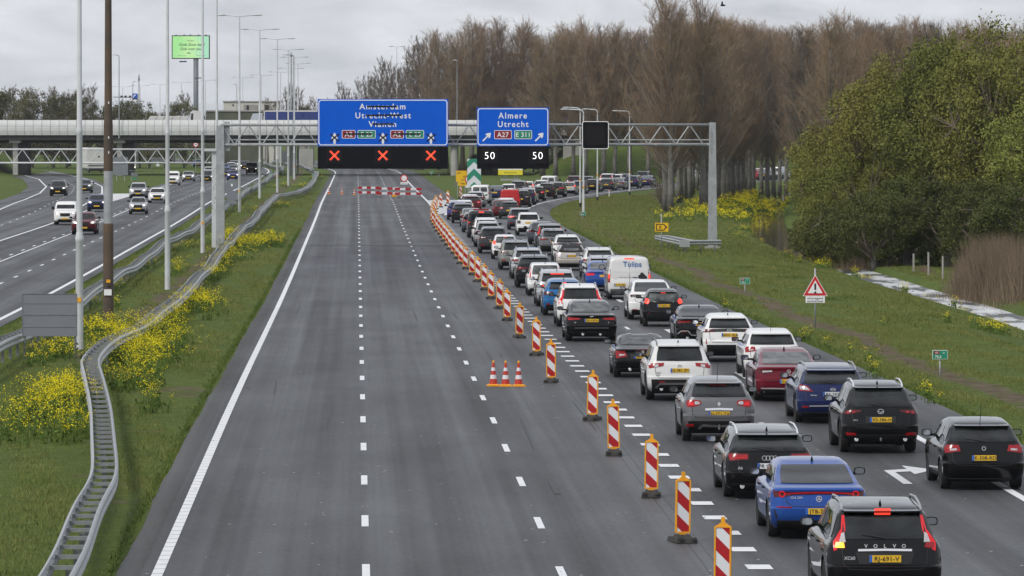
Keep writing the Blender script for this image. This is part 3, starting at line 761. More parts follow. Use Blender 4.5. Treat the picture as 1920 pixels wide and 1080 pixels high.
barrier('grey ladder-like crash barrier winding through the rapeseed, nearest the closed carriageway', smooth_path(_R, 2.0, 3.0), lambda Y: 0.07 * math.sin(Y * 0.085) + 0.04 * math.sin(Y * 0.21 + 1), 200)
_Lp = [(XU(-8.1, 150), 150), (XU(-8.1, 200), 200)] + [(x - 0.26, y) for x, y in top_pts([(157.8, 557.8), (213, 524), (271.7, 482.8), (321.7, 449), (374, 420), (421.7, 387), (491, 341), (525, 320)])] + [(XU(-8.6, 930), 930), (XU(-8.6, 1100), 1100)]
barrier('grey ladder-like crash barrier on the far side of the median, beside the oncoming traffic', smooth_path(_Lp, 2.0, 6.0), lambda Y: 0.10 * math.sin(Y * 0.075 + 1) + 0.05 * math.sin(Y * 0.19), 200)
# short barrier guarding the gantry column on the right
def stub():
    a, b, c = G(1229, 462), G(1276, 473), G(1352, 472)
    root = tag(empty('crash_barrier', b), 'short bent crash barrier in front of the right gantry column', 'crash barrier')
    def beam(p, q, name, h=0.75, off=0.0):
        p, q = Vector(p), Vector(q); d = (q - p); t = d.normalized(); nrm = Vector((t.y, -t.x, 0))
        V = []; n = len(W_PROF)
        for e in (p, q):
            for (o, hh) in W_PROF: V.append(tuple(e + nrm * o + Vector((0, 0, h - 0.31 + hh))))
            for (o, hh) in reversed(W_PROF): V.append(tuple(e + nrm * (o - 0.012) + Vector((0, 0, h - 0.31 + hh))))
        m = 2 * n
        F = [(k, (k + 1) % m, m + (k + 1) % m, m + k) for k in range(m)]
        obj(name, np_mesh(name, V, F, galv), root)
    o = b; z0 = Vector((0, 0, 0))
    la, lb, lc = a - o, z0, c - o
    far = Vector((0.75, 0.5, 0))
    beam(la, lb, 'guard_beam'); beam(la + far, lb + far + Vector((0.2, 0, 0)), 'guard_beam'); beam(lb, lc, 'guard_beam'); beam(lb + Vector((.5, .7, 0)), lc + Vector((0, .7, 0)), 'guard_beam')
    MB().box((lb.x + .25, -.08, .55), (.65, .30, .42)).build('corner_box', galv, root)
    for t in np.linspace(0.06, 0.95, 9):
        p = la.lerp(lb, float(t)); MB().box(p + far * 0.5 + Vector((0, 0, .66)), (0.75, .06, .08), rz=math.atan2(.5, .75)).build('strut', galv, root)
    for t in (0.02, 0.3, 0.6, 0.9): p = la.lerp(lb, t); MB().box(p + far * .5 + Vector((0, 0, .2)), (.1, .1, .5)).build('post', galv_dark, root)
    for t in (0.15, 0.5, 0.85): p = lb.lerp(lc, t); MB().box(p + Vector((0, .35, .2)), (.1, .1, .5)).build('post', galv_dark, root)
    MB().tube(la + Vector((0, 0, .6)), la + far + Vector((0, 0, .6)), .14, n=10).build('end_nose', galv, root)
stub()

# ------------------------------------------------------------------ gantries
def truss(root, x0, x1, y, zt, zb_, r, pitch, rd, col, start_top=True, depth=0.0):
    MB().tube((x0, y, zt), (x1, y, zt), r, n=10).build('top_chord', col, root, smooth=True)
    MB().tube((x0, y, zb_), (x1, y, zb_), r, n=10).build('bottom_chord', col, root, smooth=True)
    x = x0; top = start_top; i = 0
    while x + pitch / 2 <= x1 + 0.01:
        a, b = (x, y, zt if top else zb_), (x + pitch / 2, y, zb_ if top else zt)
        MB().tube(a, b, rd, n=6).build('diagonal', col, root); x += pitch / 2; top = not top
    k = 0
    for xc in np.arange(x0 + 1.2, x1, 3.4):
        MB().tube((xc - 0.05, y, zb_), (xc + 0.05, y, zb_), r * 1.35, n=10).build('flange', col, root)
def gantry_main():
    Yg = 355.0; x0, x1 = XP(414, Yg), XP(1336, Yg); g0 = zb(Yg)
    zt, zl, zs = ZP(234, Yg), ZP(271.5, Yg), ZP(262.5, Yg)
    root = tag(empty('sign_gantry', (0, Yg, g0)), 'wide white steel truss gantry carrying the blue signs over the carriageway', 'gantry')
    Z = -g0
    truss(root, x0, x1, 0, zt + Z, zl + Z, 0.085, 1.80, 0.048, galv)
    MB().tube((x0, 0.55, zs + Z), (x1, 0.55, zs + Z), 0.045, n=8).build('service_pipe', galv, root)
    MB().tube((x0, 0.55, zl + Z + .05), (x1, 0.55, zl + Z + .05), 0.06, n=8).build('rear_chord', galv, root)
    # columns: right tapered one, left pair
    mb = MB(); h = ZP(229.5, Yg) + Z
    for c, (w0, w1) in (((x1 + 0.0), (0.60, 0.42)),):
        mb.box((c, 0.12, h / 2), (w0, w0, h), taper=w1 / w0)
    mb.build('column', galv, root)
    MB().box((x1, 0.1, 0.06), (1.0, 1.0, 0.12)).build('column_base', concrete, root)
    MB().box((XP(413, Yg), 0.12, h / 2 - .1), (0.56, 0.56, h - .2), taper=0.9).build('column', galv, root)
    MB().box((XP(418, Yg) + .25, 0.3, h - .9), (0.35, 0.4, 1.9)).build('end_frame', galv, root)
    for i in range(7): MB().box((x1 - .1, -.19, zt + Z - .3 - .25 * i), (.03, .03, .12)).build('bolt', galv_dark, root)
    # second, lower gantry over the oncoming lanes, ending at its own column
    root2 = tag(empty('sign_gantry', (0, Yg + 2, g0)), 'lower white truss gantry over the oncoming lanes, ending at a column in the median', 'gantry')
    xr, xl = XP(403.5, Yg + 2), XP(-30, Yg + 2)
    truss(root2, xl, xr, 0, ZP(280, Yg + 2) - g0, ZP(305.3, Yg + 2) - g0, 0.055, 1.26, 0.026, pole_white)
    MB().box((xr - .02, .1, 3.2), (.40, .40, 6.4)).build('column', pole_white, root2)
    MB().box((xr - .35, -.1, 6.42), (1.1, .35, .16)).build('camera_arm', pole_white, root2)
    for i in range(26):
        MB().box((xr - .02 + random.uniform(-.15, .15), -.105, 2.2 + i * .13), (random.uniform(.02, .07), .01, .04)).build('sticker', tape_black, root2)
gantry_main()

YS = 353.9
def sgn(px0, px1, py0, py1, Y): return XP(px0, Y), XP(px1, Y), ZP(py1, Y), ZP(py0, Y)
def board(name, label, cat, x0, x1, z0, z1, Y, face, border=None, rad=0.18, back=sign_back):
    root = tag(empty(name, ((x0 + x1) / 2, Y, z0)), label, cat)
    w, h = x1 - x0, z1 - z0
    MB().box((0, 0.05, h / 2), (w, 0.10, h)).build('panel', face, root)
    if border:
        ring2(round_rect(0, h / 2, w - .10, h - .10, rad), round_rect(0, h / 2, w - .22, h - .22, rad - .05), -0.006, 0.004).build('border', border, root)
    for sx in (-1, 1): MB().box((sx * w * .36, .2, h / 2), (.1, .2, h * .96)).build('bracket', galv_dark, root)
    return root, h
def ribs(root, w, h, n):
    for i in range(n): MB().box((0, -0.004, h * (i + 1) / (n + 1)), (w - .3, 0.006, 0.012)).build('panel_joint', sign_blue, root)
def badge(root, x, z, w, h, face, s, size):
    r = ring2(round_rect(x, z, w, h, .07), round_rect(x, z, w - .07, h - .07, .045), -.014, -.002).build('badge_border', sign_white, root)
    MB().prism(round_rect(x, z, w - .06, h - .06, .045), -.010, -.001).build('badge_face', face, root)
    text('lettering', s, size, sign_white, (x, -.014, z), root, bold=.012, spacing=1.05)
def strike(root, x0, x1, z, th):
    n = max(3, int((x1 - x0) / .45)); mb = MB()
    for i in range(n):
        a = x0 + (x1 - x0) * i / n; b = x0 + (x1 - x0) * (i + 1) / n + .05
        dz = random.uniform(-.015, .015)
        mb.prism([(a, z - th / 2 + dz), (b, z - th / 2 + dz * .4), (b, z + th / 2 + dz), (a, z + th / 2 + dz * .3)], -.024 - .001 * i, -.012)
    mb.build('tape_strip', tape_black, root)
def house_arrow(root, x, z):
    pts = [(-.075, -.40), (.075, -.40), (.075, -.13), (.20, -.13), (.20, .0), (0, .33), (-.20, 0), (-.20, -.13), (-.075, -.13)]
    o = MB().prism([(x + a, z + b) for a, b in pts], -.012, -.001).build('up_arrow', sign_white, root)
    for s in (-1, 1):
        a, b = Vector((x - .29, z - .24 * s)), Vector((x + .29, z + .24 * s)); d = (b - a).normalized(); nn = Vector((-d.y, d.x)) * .04
        MB().prism([tuple(a - nn), tuple(b - nn), tuple(b + nn), tuple(a + nn)], -.022 - .004 * (s > 0), -.013).build('tape_cross', tape_black, root)
def diag_arrow(root, x, z, s):
    pts = [(-.46, -.06), (.14, -.06), (.04, -.22), (.22, -.22), (.50, 0), (.22, .22), (.04, .22), (.14, .06), (-.46, .06)]
    c = math.cos(math.radians(45)); q = [(x + s * (a * c - b * c), z + s * (a * c + b * c)) for a, b in pts]
    MB().prism(q, -.012, -.001).build('diagonal_arrow', sign_white, root)
def big_sign():
    x0, x1, z0, z1 = sgn(595.5, 840.5, 185.5, 274, YS)
    root, h = board('direction_sign', 'wide blue sign with Amsterdam and two more places taped out in black', 'road sign', x0, x1, z0, z1, YS, sign_blue, sign_white, .2)
    k = YS / FPX; cx = (595.5 + 840.5) / 2
    L = lambda px: (px - cx) * k
    Zc = lambda py: ZP(py, YS) - z0
    ribs(root, x1 - x0, h, 3)
    for s, px, py, w in (('Amsterdam', 717.5, 199, 86.5), ('Utrecht-West', 718, 215.8, 104), ('Vianen', 717.5, 232, 52)):
        size = .52
        o = text('lettering', s, size, sign_white, (L(px), -.008, Zc(py) - .02), root, bold=.016, spacing=1.25)
        o.scale = (w * k / max(.01, o.dimensions.x), 1, 1) if o.dimensions.x else (1, 1, 1)
    strike(root, L(688), L(743), Zc(199.5), .10); strike(root, L(686), L(752), Zc(216), .10); strike(root, L(698), L(737), Zc(232.5), .10)
    for (a, b, s) in (((641, 666.5), (670.5, 704.5), 0), ((732, 757), (761, 795), 1)):
        z = Zc(251.8); hh = 15.6 * k
        badge(root, L(sum(a) / 2), z, (a[1] - a[0]) * k, hh, badge_red, 'A2', .44)
        badge(root, L(sum(b) / 2), z, (b[1] - b[0]) * k, hh, badge_green, 'E 25', .42)
        strike(root, L(a[0] + 4), L(b[1] - 9), z + .02, .10)
    for px in (627.3, 718, 808): house_arrow(root, L(px), Zc(258))
    text('lettering', 'KMP 75.440 L-L', .10, sign_white, (L(608), -.008, Zc(271)), root, align='LEFT')
    text('lettering', 'Rijkswaterstaat', .10, sign_white, (L(818), -.008, Zc(271)), root)
    # matrix board below
    x0, x1, z0, z1 = sgn(595.8, 840, 274.6, 316.5, YS)
    r2 = tag(empty('matrix_board', ((x0 + x1) / 2, YS, z0)), 'long black matrix board with three lit red crosses', 'matrix sign'); h = z1 - z0
    MB().box((0, .12, h / 2), (x1 - x0, .20, h)).build('panel', panel_black, r2)
    for zz in (.26, .72, 1.0, h - .2): MB().box((0, .01, zz), (x1 - x0 - .02, .03, .02)).build('rail', module_black, r2)
    for px in (627.3, 718, 808): module(r2, L(px), ZP(291.5, YS) - z0, 'x')
    # right sign
    x0, x1, z0, z1 = sgn(894, 1029.5, 201.5, 274, YS); cx2 = (894 + 1029.5) / 2; L2_ = lambda px: (px - cx2) * k; Z2 = lambda py: ZP(py, YS) - z0
    root, h = board('direction_sign', 'smaller blue sign reading Almere and Utrecht with two slanting arrows', 'road sign', x0, x1, z0, z1, YS, sign_blue, sign_white, .2)
    ribs(root, x1 - x0, h, 2)
    for s, px, py, w in (('Almere', 961.5, 216, 53.5), ('Utrecht', 961.8, 232, 57.5)):
        o = text('lettering', s, .54, sign_white, (L2_(px), -.008, Z2(py) - .02), root, bold=.016, spacing=1.25)
        if o.dimensions.x: o.scale = (w * k / o.dimensions.x, 1, 1)
    badge(root, L2_(943), Z2(252.5), 33 * k, 16.5 * k, badge_red, 'A27', .44); badge(root, L2_(981), Z2(252.5), 33 * k, 16.5 * k, badge_green, 'E 311', .42)
    diag_arrow(root, L2_(912.5), Z2(257), .78); diag_arrow(root, L2_(1011), Z2(257), .78)
    text('lettering', 'KMP 75.440 L-L', .10, sign_white, (L2_(903), -.008, Z2(271)), root, align='LEFT')
    text('lettering', 'Rijkswaterstaat', .10, sign_white, (L2_(1013), -.008, Z2(271)), root)
    x0, x1, z0, z1 = sgn(894.3, 1029.2, 274.6, 316.5, YS)
    r2 = tag(empty('matrix_board', ((x0 + x1) / 2, YS, z0)), 'black matrix board lit with a white 50 at each end', 'matrix sign'); h = z1 - z0
    MB().box((0, .12, h / 2), (x1 - x0, .20, h)).build('panel', panel_black, r2)
    for zz in (.26, .72, 1.0, h - .2): MB().box((0, .01, zz), (x1 - x0 - .02, .03, .02)).build('rail', module_black, r2)
    for px in (918, 1008): module(r2, L2_(px), ZP(291.5, YS) - z0, '50')
    # square, unlit matrix sign
    x0, x1, z0, z1 = sgn(1091.5, 1141.5, 227.3, 279.5, YS); w, h = x1 - x0, z1 - z0
    r3 = tag(empty('matrix_board', ((x0 + x1) / 2, YS, z0)), 'square unlit black matrix sign with a white rim', 'matrix sign')
    MB().prism(round_rect(0, h / 2, w - .06, h - .06, .12), 0, .22).build('panel', panel_black, r3)
    ring2(round_rect(0, h / 2, w, h, .15), round_rect(0, h / 2, w - .09, h - .09, .11), -.02, .2).build('rim', sign_white, r3)
    MB().prism(round_rect(0, h / 2, w - .5, h - .5, .05), -.012, .001).build('display', module_black, r3)
def module(root, x, z, what):
    MB().box((x, -.01, z), (1.10, .06, 1.06)).build('lane_signal', module_black, root)
    if what == 'x':
        for s in (-1, 1):
            for o in (-.034, .034):
                mb = MB(); a, b = Vector((x - .27, z - .27 * s)), Vector((x + .27, z + .27 * s)); d = (b - a).normalized(); nn = Vector((-d.y, d.x))
                for t in np.linspace(0, 1, 11):
                    p = a.lerp(b, float(t)) + nn * o; y = -.05 if s > 0 else -.046
                    mb.box((p.x, y, p.y), (.046, .012, .046), 0)
                mb.build('red_stroke', led_red, root)
    else:
        text('lettering', what, .66, led_white, (x, -.046, z), root, bold=-.013, depth=.01, spacing=1.15)
big_sign()

# ------------------------------------------------------------------ the bridge over the motorway
panel_mat = M('barrier_panel', (0.70, 0.705, 0.71), 0.6, var=0.14, scale=0.55, detail=7)
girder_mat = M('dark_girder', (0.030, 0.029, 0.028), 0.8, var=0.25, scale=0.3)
def bridge():
    Yb = 850.0; xl, xr = -118.0, 9.0
    root = tag(empty('road_bridge', (0, Yb, 0)), 'long low concrete bridge with pale curved barrier panels crossing the motorway', 'bridge')
    z0, z1, z2 = 4.75, 6.25, 8.36
    MB().box(((xl + xr) / 2, 13, 6.05), (xr - xl, 25, .45)).build('deck', concrete_dark, root)
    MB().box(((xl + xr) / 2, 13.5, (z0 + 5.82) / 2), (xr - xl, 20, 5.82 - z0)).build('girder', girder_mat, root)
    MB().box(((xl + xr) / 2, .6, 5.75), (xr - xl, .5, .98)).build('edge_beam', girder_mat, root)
    prof = [(0.0, z1 - .25), (-.16, z1 + .25), (-.24, z1 + .9), (-.20, z1 + 1.5), (-.04, z2)]
    w = 1.35
    V = []; 
    n = len(prof)
    for x in (-w / 2 + .025, w / 2 - .025):
        for (o, z) in prof: V.append((x, o, z))
        for (o, z) in reversed(prof): V.append((x, o + .08, z))
    F = [(k, (k + 1) % (2 * n), 2 * n + (k + 1) % (2 * n), 2 * n + k) for k in range(2 * n)] + [tuple(range(2 * n - 1, -1, -1)), tuple(range(2 * n, 4 * n))]
    me = bpy.data.meshes.new('barrier_panel'); me.from_pydata(V, [], F); me.materials.append(panel_mat)
    x = xl + w / 2; i = 0
    while x < xr:
        obj('barrier_panel', me, root, (x, 0.02 * math.sin(i * 1.7), 0)); x += w; i += 1
    MB().box(((xl + xr) / 2, .14, (z1 + z2) / 2), (xr - xl, .03, z2 - z1 - .2)).build('panel_backing', M('panel_gap', (.16, .16, .155), .9), root)
    for zz in (z1 + .45, z1 + 1.15): MB().box(((xl + xr) / 2, -.262, zz), (xr - xl, .012, .03)).build('panel_rail', M('panel_rail', (.45, .45, .44), .6), root)
    # hammerhead piers and a round column
    for px in (225, 30):
        x = XP(px, Yb + 3)
        MB().box((x, 2.5, 5.2), (1.75, 3.5, .85)).build('pier_cap', concrete, root)
        MB().box((x, 2.5, 2.2), (.75, 1.6, 5.4)).build('pier', concrete, root)
        MB().tube((x + .9, 7, -.4), (x + .9, 7, 5.0), 1.1, n=16).build('pier_column', concrete_dark, root, smooth=True)
    x = XP(852, Yb)
    MB().tube((x, 2, -.6), (x, 2, 4.9), .62, n=20).build('round_column', concrete, root, angle=40)
    MB().box((x, 2, 4.55), (2.6, 2.2, .5)).build('pier_cap', concrete, root)
    for px in (412, 549):
        x = XP(px, Yb + 8); MB().box((x, 8, 2.1), (.9, 2.2, 5.4)).build('pier', concrete, root)
    xw = XP(574, 1000); MB().box((xw, 150, 1.3), (2.6, 1.0, 3.6)).build('abutment_wall', concrete, root)
    MB().box((9.5, 13, 2.4), (3.0, 24, 5.6)).build('abutment', concrete, root)
    # parapet at the back
    MB().box(((xl + xr) / 2, 25.3, 6.9), (xr - xl, .2, 1.3)).build('rear_parapet', concrete, root)
bridge()
# ------------------------------------------------------------------ vehicles
def paintm(name, col, metal=0.0, rough=0.35):
    return M('paint_' + name, col, rough, metal, var=0.05, scale=1.5, coat=1.0, spec=0.06)
PAINT = dict(black=paintm('black', (0.004, 0.004, 0.005)), darkgrey=paintm('dark_grey', (0.040, 0.042, 0.046), .3), grey=paintm('grey', (0.17, 0.17, 0.18), .55),
    silver=paintm('silver', (0.50, 0.51, 0.53), .6), white=paintm('white', (0.80, 0.80, 0.80)), pearl=paintm('pearl', (0.70, 0.70, 0.69), .1), blue=paintm('blue', (0.022, 0.085, 0.36), .35),
    navy=paintm('navy', (0.012, 0.020, 0.085), .2), azure=paintm('azure', (0.020, 0.14, 0.36), .3), red=paintm('red', (0.46, 0.016, 0.016)), wine=paintm('wine', (0.155, 0.008, 0.020), .25),
    maroon=paintm('maroon', (0.10, 0.008, 0.012)), sand=paintm('sand', (0.50, 0.46, 0.42), .45), greygreen=paintm('grey_green', (0.26, 0.27, 0.25), .45), slate=paintm('slate', (0.085, 0.095, 0.115), .4),
    violet=paintm('violet', (0.045, 0.055, 0.22), .3))
glass = M('car_glass', (0.004, 0.005, 0.006), 0.03, col2=(0.022, 0.025, 0.026), contrast=0.16, scale=2.2, detail=3, spec=0.45)  # mottled base colour paints in hints of cabin shapes and reflections
glass_lt = M('light_car_glass', (0.018, 0.022, 0.024), 0.03, 0.0, col2=(0.12, 0.13, 0.125), contrast=0.14, scale=2.6, spec=0.55, detail=3)  # lighter mottling, again painted-in cabin shapes and reflections
blackpl = M('black_plastic', (0.014, 0.014, 0.015), 0.65, var=0.2, scale=5, spec=0.2)
greypl = M('grey_plastic', (0.13, 0.13, 0.135), 0.5, 0.2, var=0.1)
chrome = M('chrome', (0.82, 0.83, 0.85), 0.25, 0.5, var=0.05)
lamp_red = M('lamp_red', (0.30, 0.006, 0.010), 0.2, coat=0.4, var=0.3, scale=14)
lamp_dark = M('lamp_dark_red', (0.085, 0.004, 0.006), 0.2, coat=0.4, var=0.3, scale=14)
lamp_clear = M('lamp_clear', (0.55, 0.53, 0.54), 0.12, 0.3, coat=1.0, var=0.2, scale=18)
brake_lit = M('lit_brake_lamp', (0.5, 0.02, 0.015), 0.3, emit=(1.0, 0.055, 0.03), estr=1.05)
tail_lit = M('lit_tail_lamp', (0.36, 0.008, 0.012), 0.25, emit=(1.0, 0.015, 0.025), estr=0.28)
amber_lit = M('lit_indicator', (0.9, 0.4, 0.02), 0.3, emit=(1.0, 0.38, 0.03), estr=2.0)
head_lit = M('lit_headlamp', (0.9, 0.9, 0.85), 0.2, emit=(1.0, 0.90, 0.72), estr=1.7)
plate_y = M('plate_yellow', (0.78, 0.48, 0.025), 0.4, var=0.05)
plate_w = M('plate_white', (0.75, 0.76, 0.78), 0.4, var=0.05)
plate_b = M('plate_blue', (0.02, 0.13, 0.55), 0.4, var=0.05)
tyre_m = M('tyre', (0.014, 0.014, 0.015), 0.85, var=0.25, scale=10)
rim_m = M('wheel_rim', (0.34, 0.35, 0.36), 0.3, 0.8, var=0.1)
rim_dark = M('dark_wheel_rim', (0.05, 0.05, 0.055), 0.35, 0.6, var=0.1)
softtop = M('soft_top', (0.016, 0.016, 0.018), 0.9, var=0.2, scale=20)

def pchip(keys, sub):
    K = np.array(keys, float); n, m = K.shape
    h = K[1:] - K[:-1]; D = np.zeros_like(K)
    for i in range(1, n - 1):
        a, b = h[i - 1], h[i]; s = (a * b) > 0
        D[i] = np.where(s, 2 * a * b / np.where(np.abs(a + b) < 1e-9, 1, a + b), 0)
    D[0] = h[0]; D[-1] = h[-1]
    out = []
    for i in range(n - 1):
        for k in range(sub):
            t = k / sub; t2, t3 = t * t, t * t * t
            out.append((2 * t3 - 3 * t2 + 1) * K[i] + (t3 - 2 * t2 + t) * D[i] + (-2 * t3 + 3 * t2) * K[i + 1] + (t3 - t2) * D[i + 1])
    out.append(K[-1]); return np.array(out)

def levels(p):
    """horizontal slices of the body: z, rear y, front y, half width, rear corner, front corner"""
    L, W, H, ro = p['L'], p['W'] / 2, p['H'], p['ro']
    r, f = -ro, L - ro
    g = p.get('g', 0.20); b = p['belt']; k = p['kind']
    K = [(g, r + .30, f - .34, W - .13, .30, .35), (g + .05, r + .16, f - .18, W - .07, .30, .38), (g + .14, r + .05, f - .07, W - .025, .27, .42),
         (g + .30, r - .015, f - .01, W - .006, .24, .45), (b - .40, r - .02, f, W, .24, .48)]
    if k == 'van':
        K += [(b - .20, r + .03, f - .06, W, .10, .45), (b - .02, r + .035, f - .22, W - .005, .10, .42), (b + .06, r + .04, f - .62, W - .02, .10, .30), (b + .12, r + .04, f - .80, W - .035, .10, .22),
              (b + .45 * (H - b), r + .07, f - .80 - .42 * (H - b) * .9, W - .075, .12, .20), (H - .16, r + .10, f - .80 - .75 * (H - b), W - .115, .14, .22), (H - .06, r + .16, f - .80 - .95 * (H - b), W - .18, .18, .24),
              (H - .015, r + .32, f - 1.9, W - .30, .2, .25), (H, r + .9, f - 2.3, W * .4, .2, .2)]
        return K
    ws, hood = p.get('ws', 1.25), p.get('hood', 1.02)
    s = p['slope']; Hg = H - b
    sh = p.get('shoulder', 0.0)
    K += [(b - .365, r + .04, f, W + .002, .25, .48), (b - .25, r + .055 + p.get('tuck', 0), f - .03, W + sh, .25, .50), (b - .12, r + .08, f - .13, W - .01 + sh * .5, .25, .50)]
    if k in ('sedan', 'fastback'):
        dk = p.get('deck', .42)
        K += [(b - .045, r + .06, f - .40, W - .04, .26, .42), (b - .01, r + .10, f - hood + .12, W - .065, .28, .30), (b + .025, r + .10 + dk * .7, f - hood - .10, W - .10, .26, .24),
              (b + .06, r + .10 + dk, f - hood - .20, W - .125, .24, .22)]
        y0 = r + .10 + dk
    else:
        K += [(b - .045, r + .10, f - .42, W - .035, .24, .42), (b, r + .12, f - hood + .10, W - .06, .24, .30), (b + .04, r + .14, f - hood - .12, W - .085, .22, .24), (b + .09, r + .165, f - hood - .22, W - .11, .22, .22)]
        y0 = r + .14
    yw = f - hood - .16
    tb = p.get('tumble', .24) * .60
    K += [(b + .50 * Hg, y0 + .05 + s * .47, yw - ws * Hg * .50, W - .11 - tb * .42, .22, .22), (b + .80 * Hg, y0 + .05 + s * .86, yw - ws * Hg * .86, W - .11 - tb * .80, .22, .24),
          (H - .055, y0 + .05 + s * 1.06, yw - ws * Hg * 1.12, W - .11 - tb * 1.15, .22, .26), (H - .018, y0 + .16 + s * 1.15, yw - ws * Hg * 1.35, W - .11 - tb * 1.55, .22, .28),
          (H, y0 + .45 + s * 1.2, yw - ws * Hg * 1.9, W * .35, .2, .2)]
    return K
NR, NC, NS, NF = 6, 5, 22, 6
def ring_pts(z, yr, yf, w, rr, rf):
    br, bf = 0.045, 0.10
    rr = min(rr, w * .8); rf = min(rf, w * .8)
    half = []
    for i in range(NR):
        x = (w - rr) * i / NR; half.append((x, yr + br * (x / w) ** 2))
    y0 = yr + br * ((w - rr) / w) ** 2
    for i in range(NC):
        a = math.radians(-90 + 90 * i / NC); half.append((w - rr + rr * math.cos(a), y0 + rr + rr * math.sin(a)))
    y1 = yf - bf * ((w - rf) / w) ** 2 - rf; ya = y0 + rr
    for i in range(NS + 1):
        t = i / NS; y = ya + (y1 - ya) * t
        half.append((w * (1 - 0.022 * (2 * t - 1) ** 4), y))
    for i in range(1, NC + 1):
        a = math.radians(90 * i / NC); half.append((w - rf + rf * math.cos(a), y1 + rf * math.sin(a)))
    for i in range(1, NF + 1):
        x = (w - rf) * (1 - i / NF); half.append((x, yf - bf * (x / w) ** 2))
    full = half + [(-x, y) for x, y in half[-2:0:-1]]
    return [(x, y, z) for x, y in full]

_TY = {}
def wheel_mesh(R, wd):
    key = (round(R, 3), round(wd, 3))
    if key in _TY: return _TY[key]
    t = MB().lathe([(R * .64, -wd * .42), (R * .80, -wd * .5), (R * .93, -wd * .49), (R * .985, -wd * .40), (R, -wd * .2), (R, wd * .2), (R * .985, wd * .40), (R * .93, wd * .49), (R * .80, wd * .5), (R * .64, wd * .42)], 28, axis='x').mesh('tyre', tyre_m, angle=40)
    m = MB().lathe([(R * .66, -wd * .40), (R * .66, wd * .36), (R * .60, wd * .30), (R * .58, wd * .12), (R * .12, wd * .16)], 24, axis='x')
    for k in range(5):
        a = 2 * math.pi * k / 5
        c = (wd * .30, math.cos(a) * R * .34, math.sin(a) * R * .34)
        V = MB().box((0, 0, 0), (wd * .16, R * .50, R * .13)).v
        m.add([Matrix.Rotation(a, 3, 'X') @ Vector(v) + Vector(c) for v in V], [(3, 2, 1, 0), (4, 5, 6, 7), (0, 1, 5, 4), (1, 2, 6, 5), (2, 3, 7, 6), (3, 0, 4, 7)])
    m.lathe([(R * .16, wd * .10), (R * .16, wd * .40), (R * .10, wd * .42)], 12, axis='x')
    r = m.mesh('rim', rim_m, angle=35)
    _TY[key] = (t, r); return _TY[key]

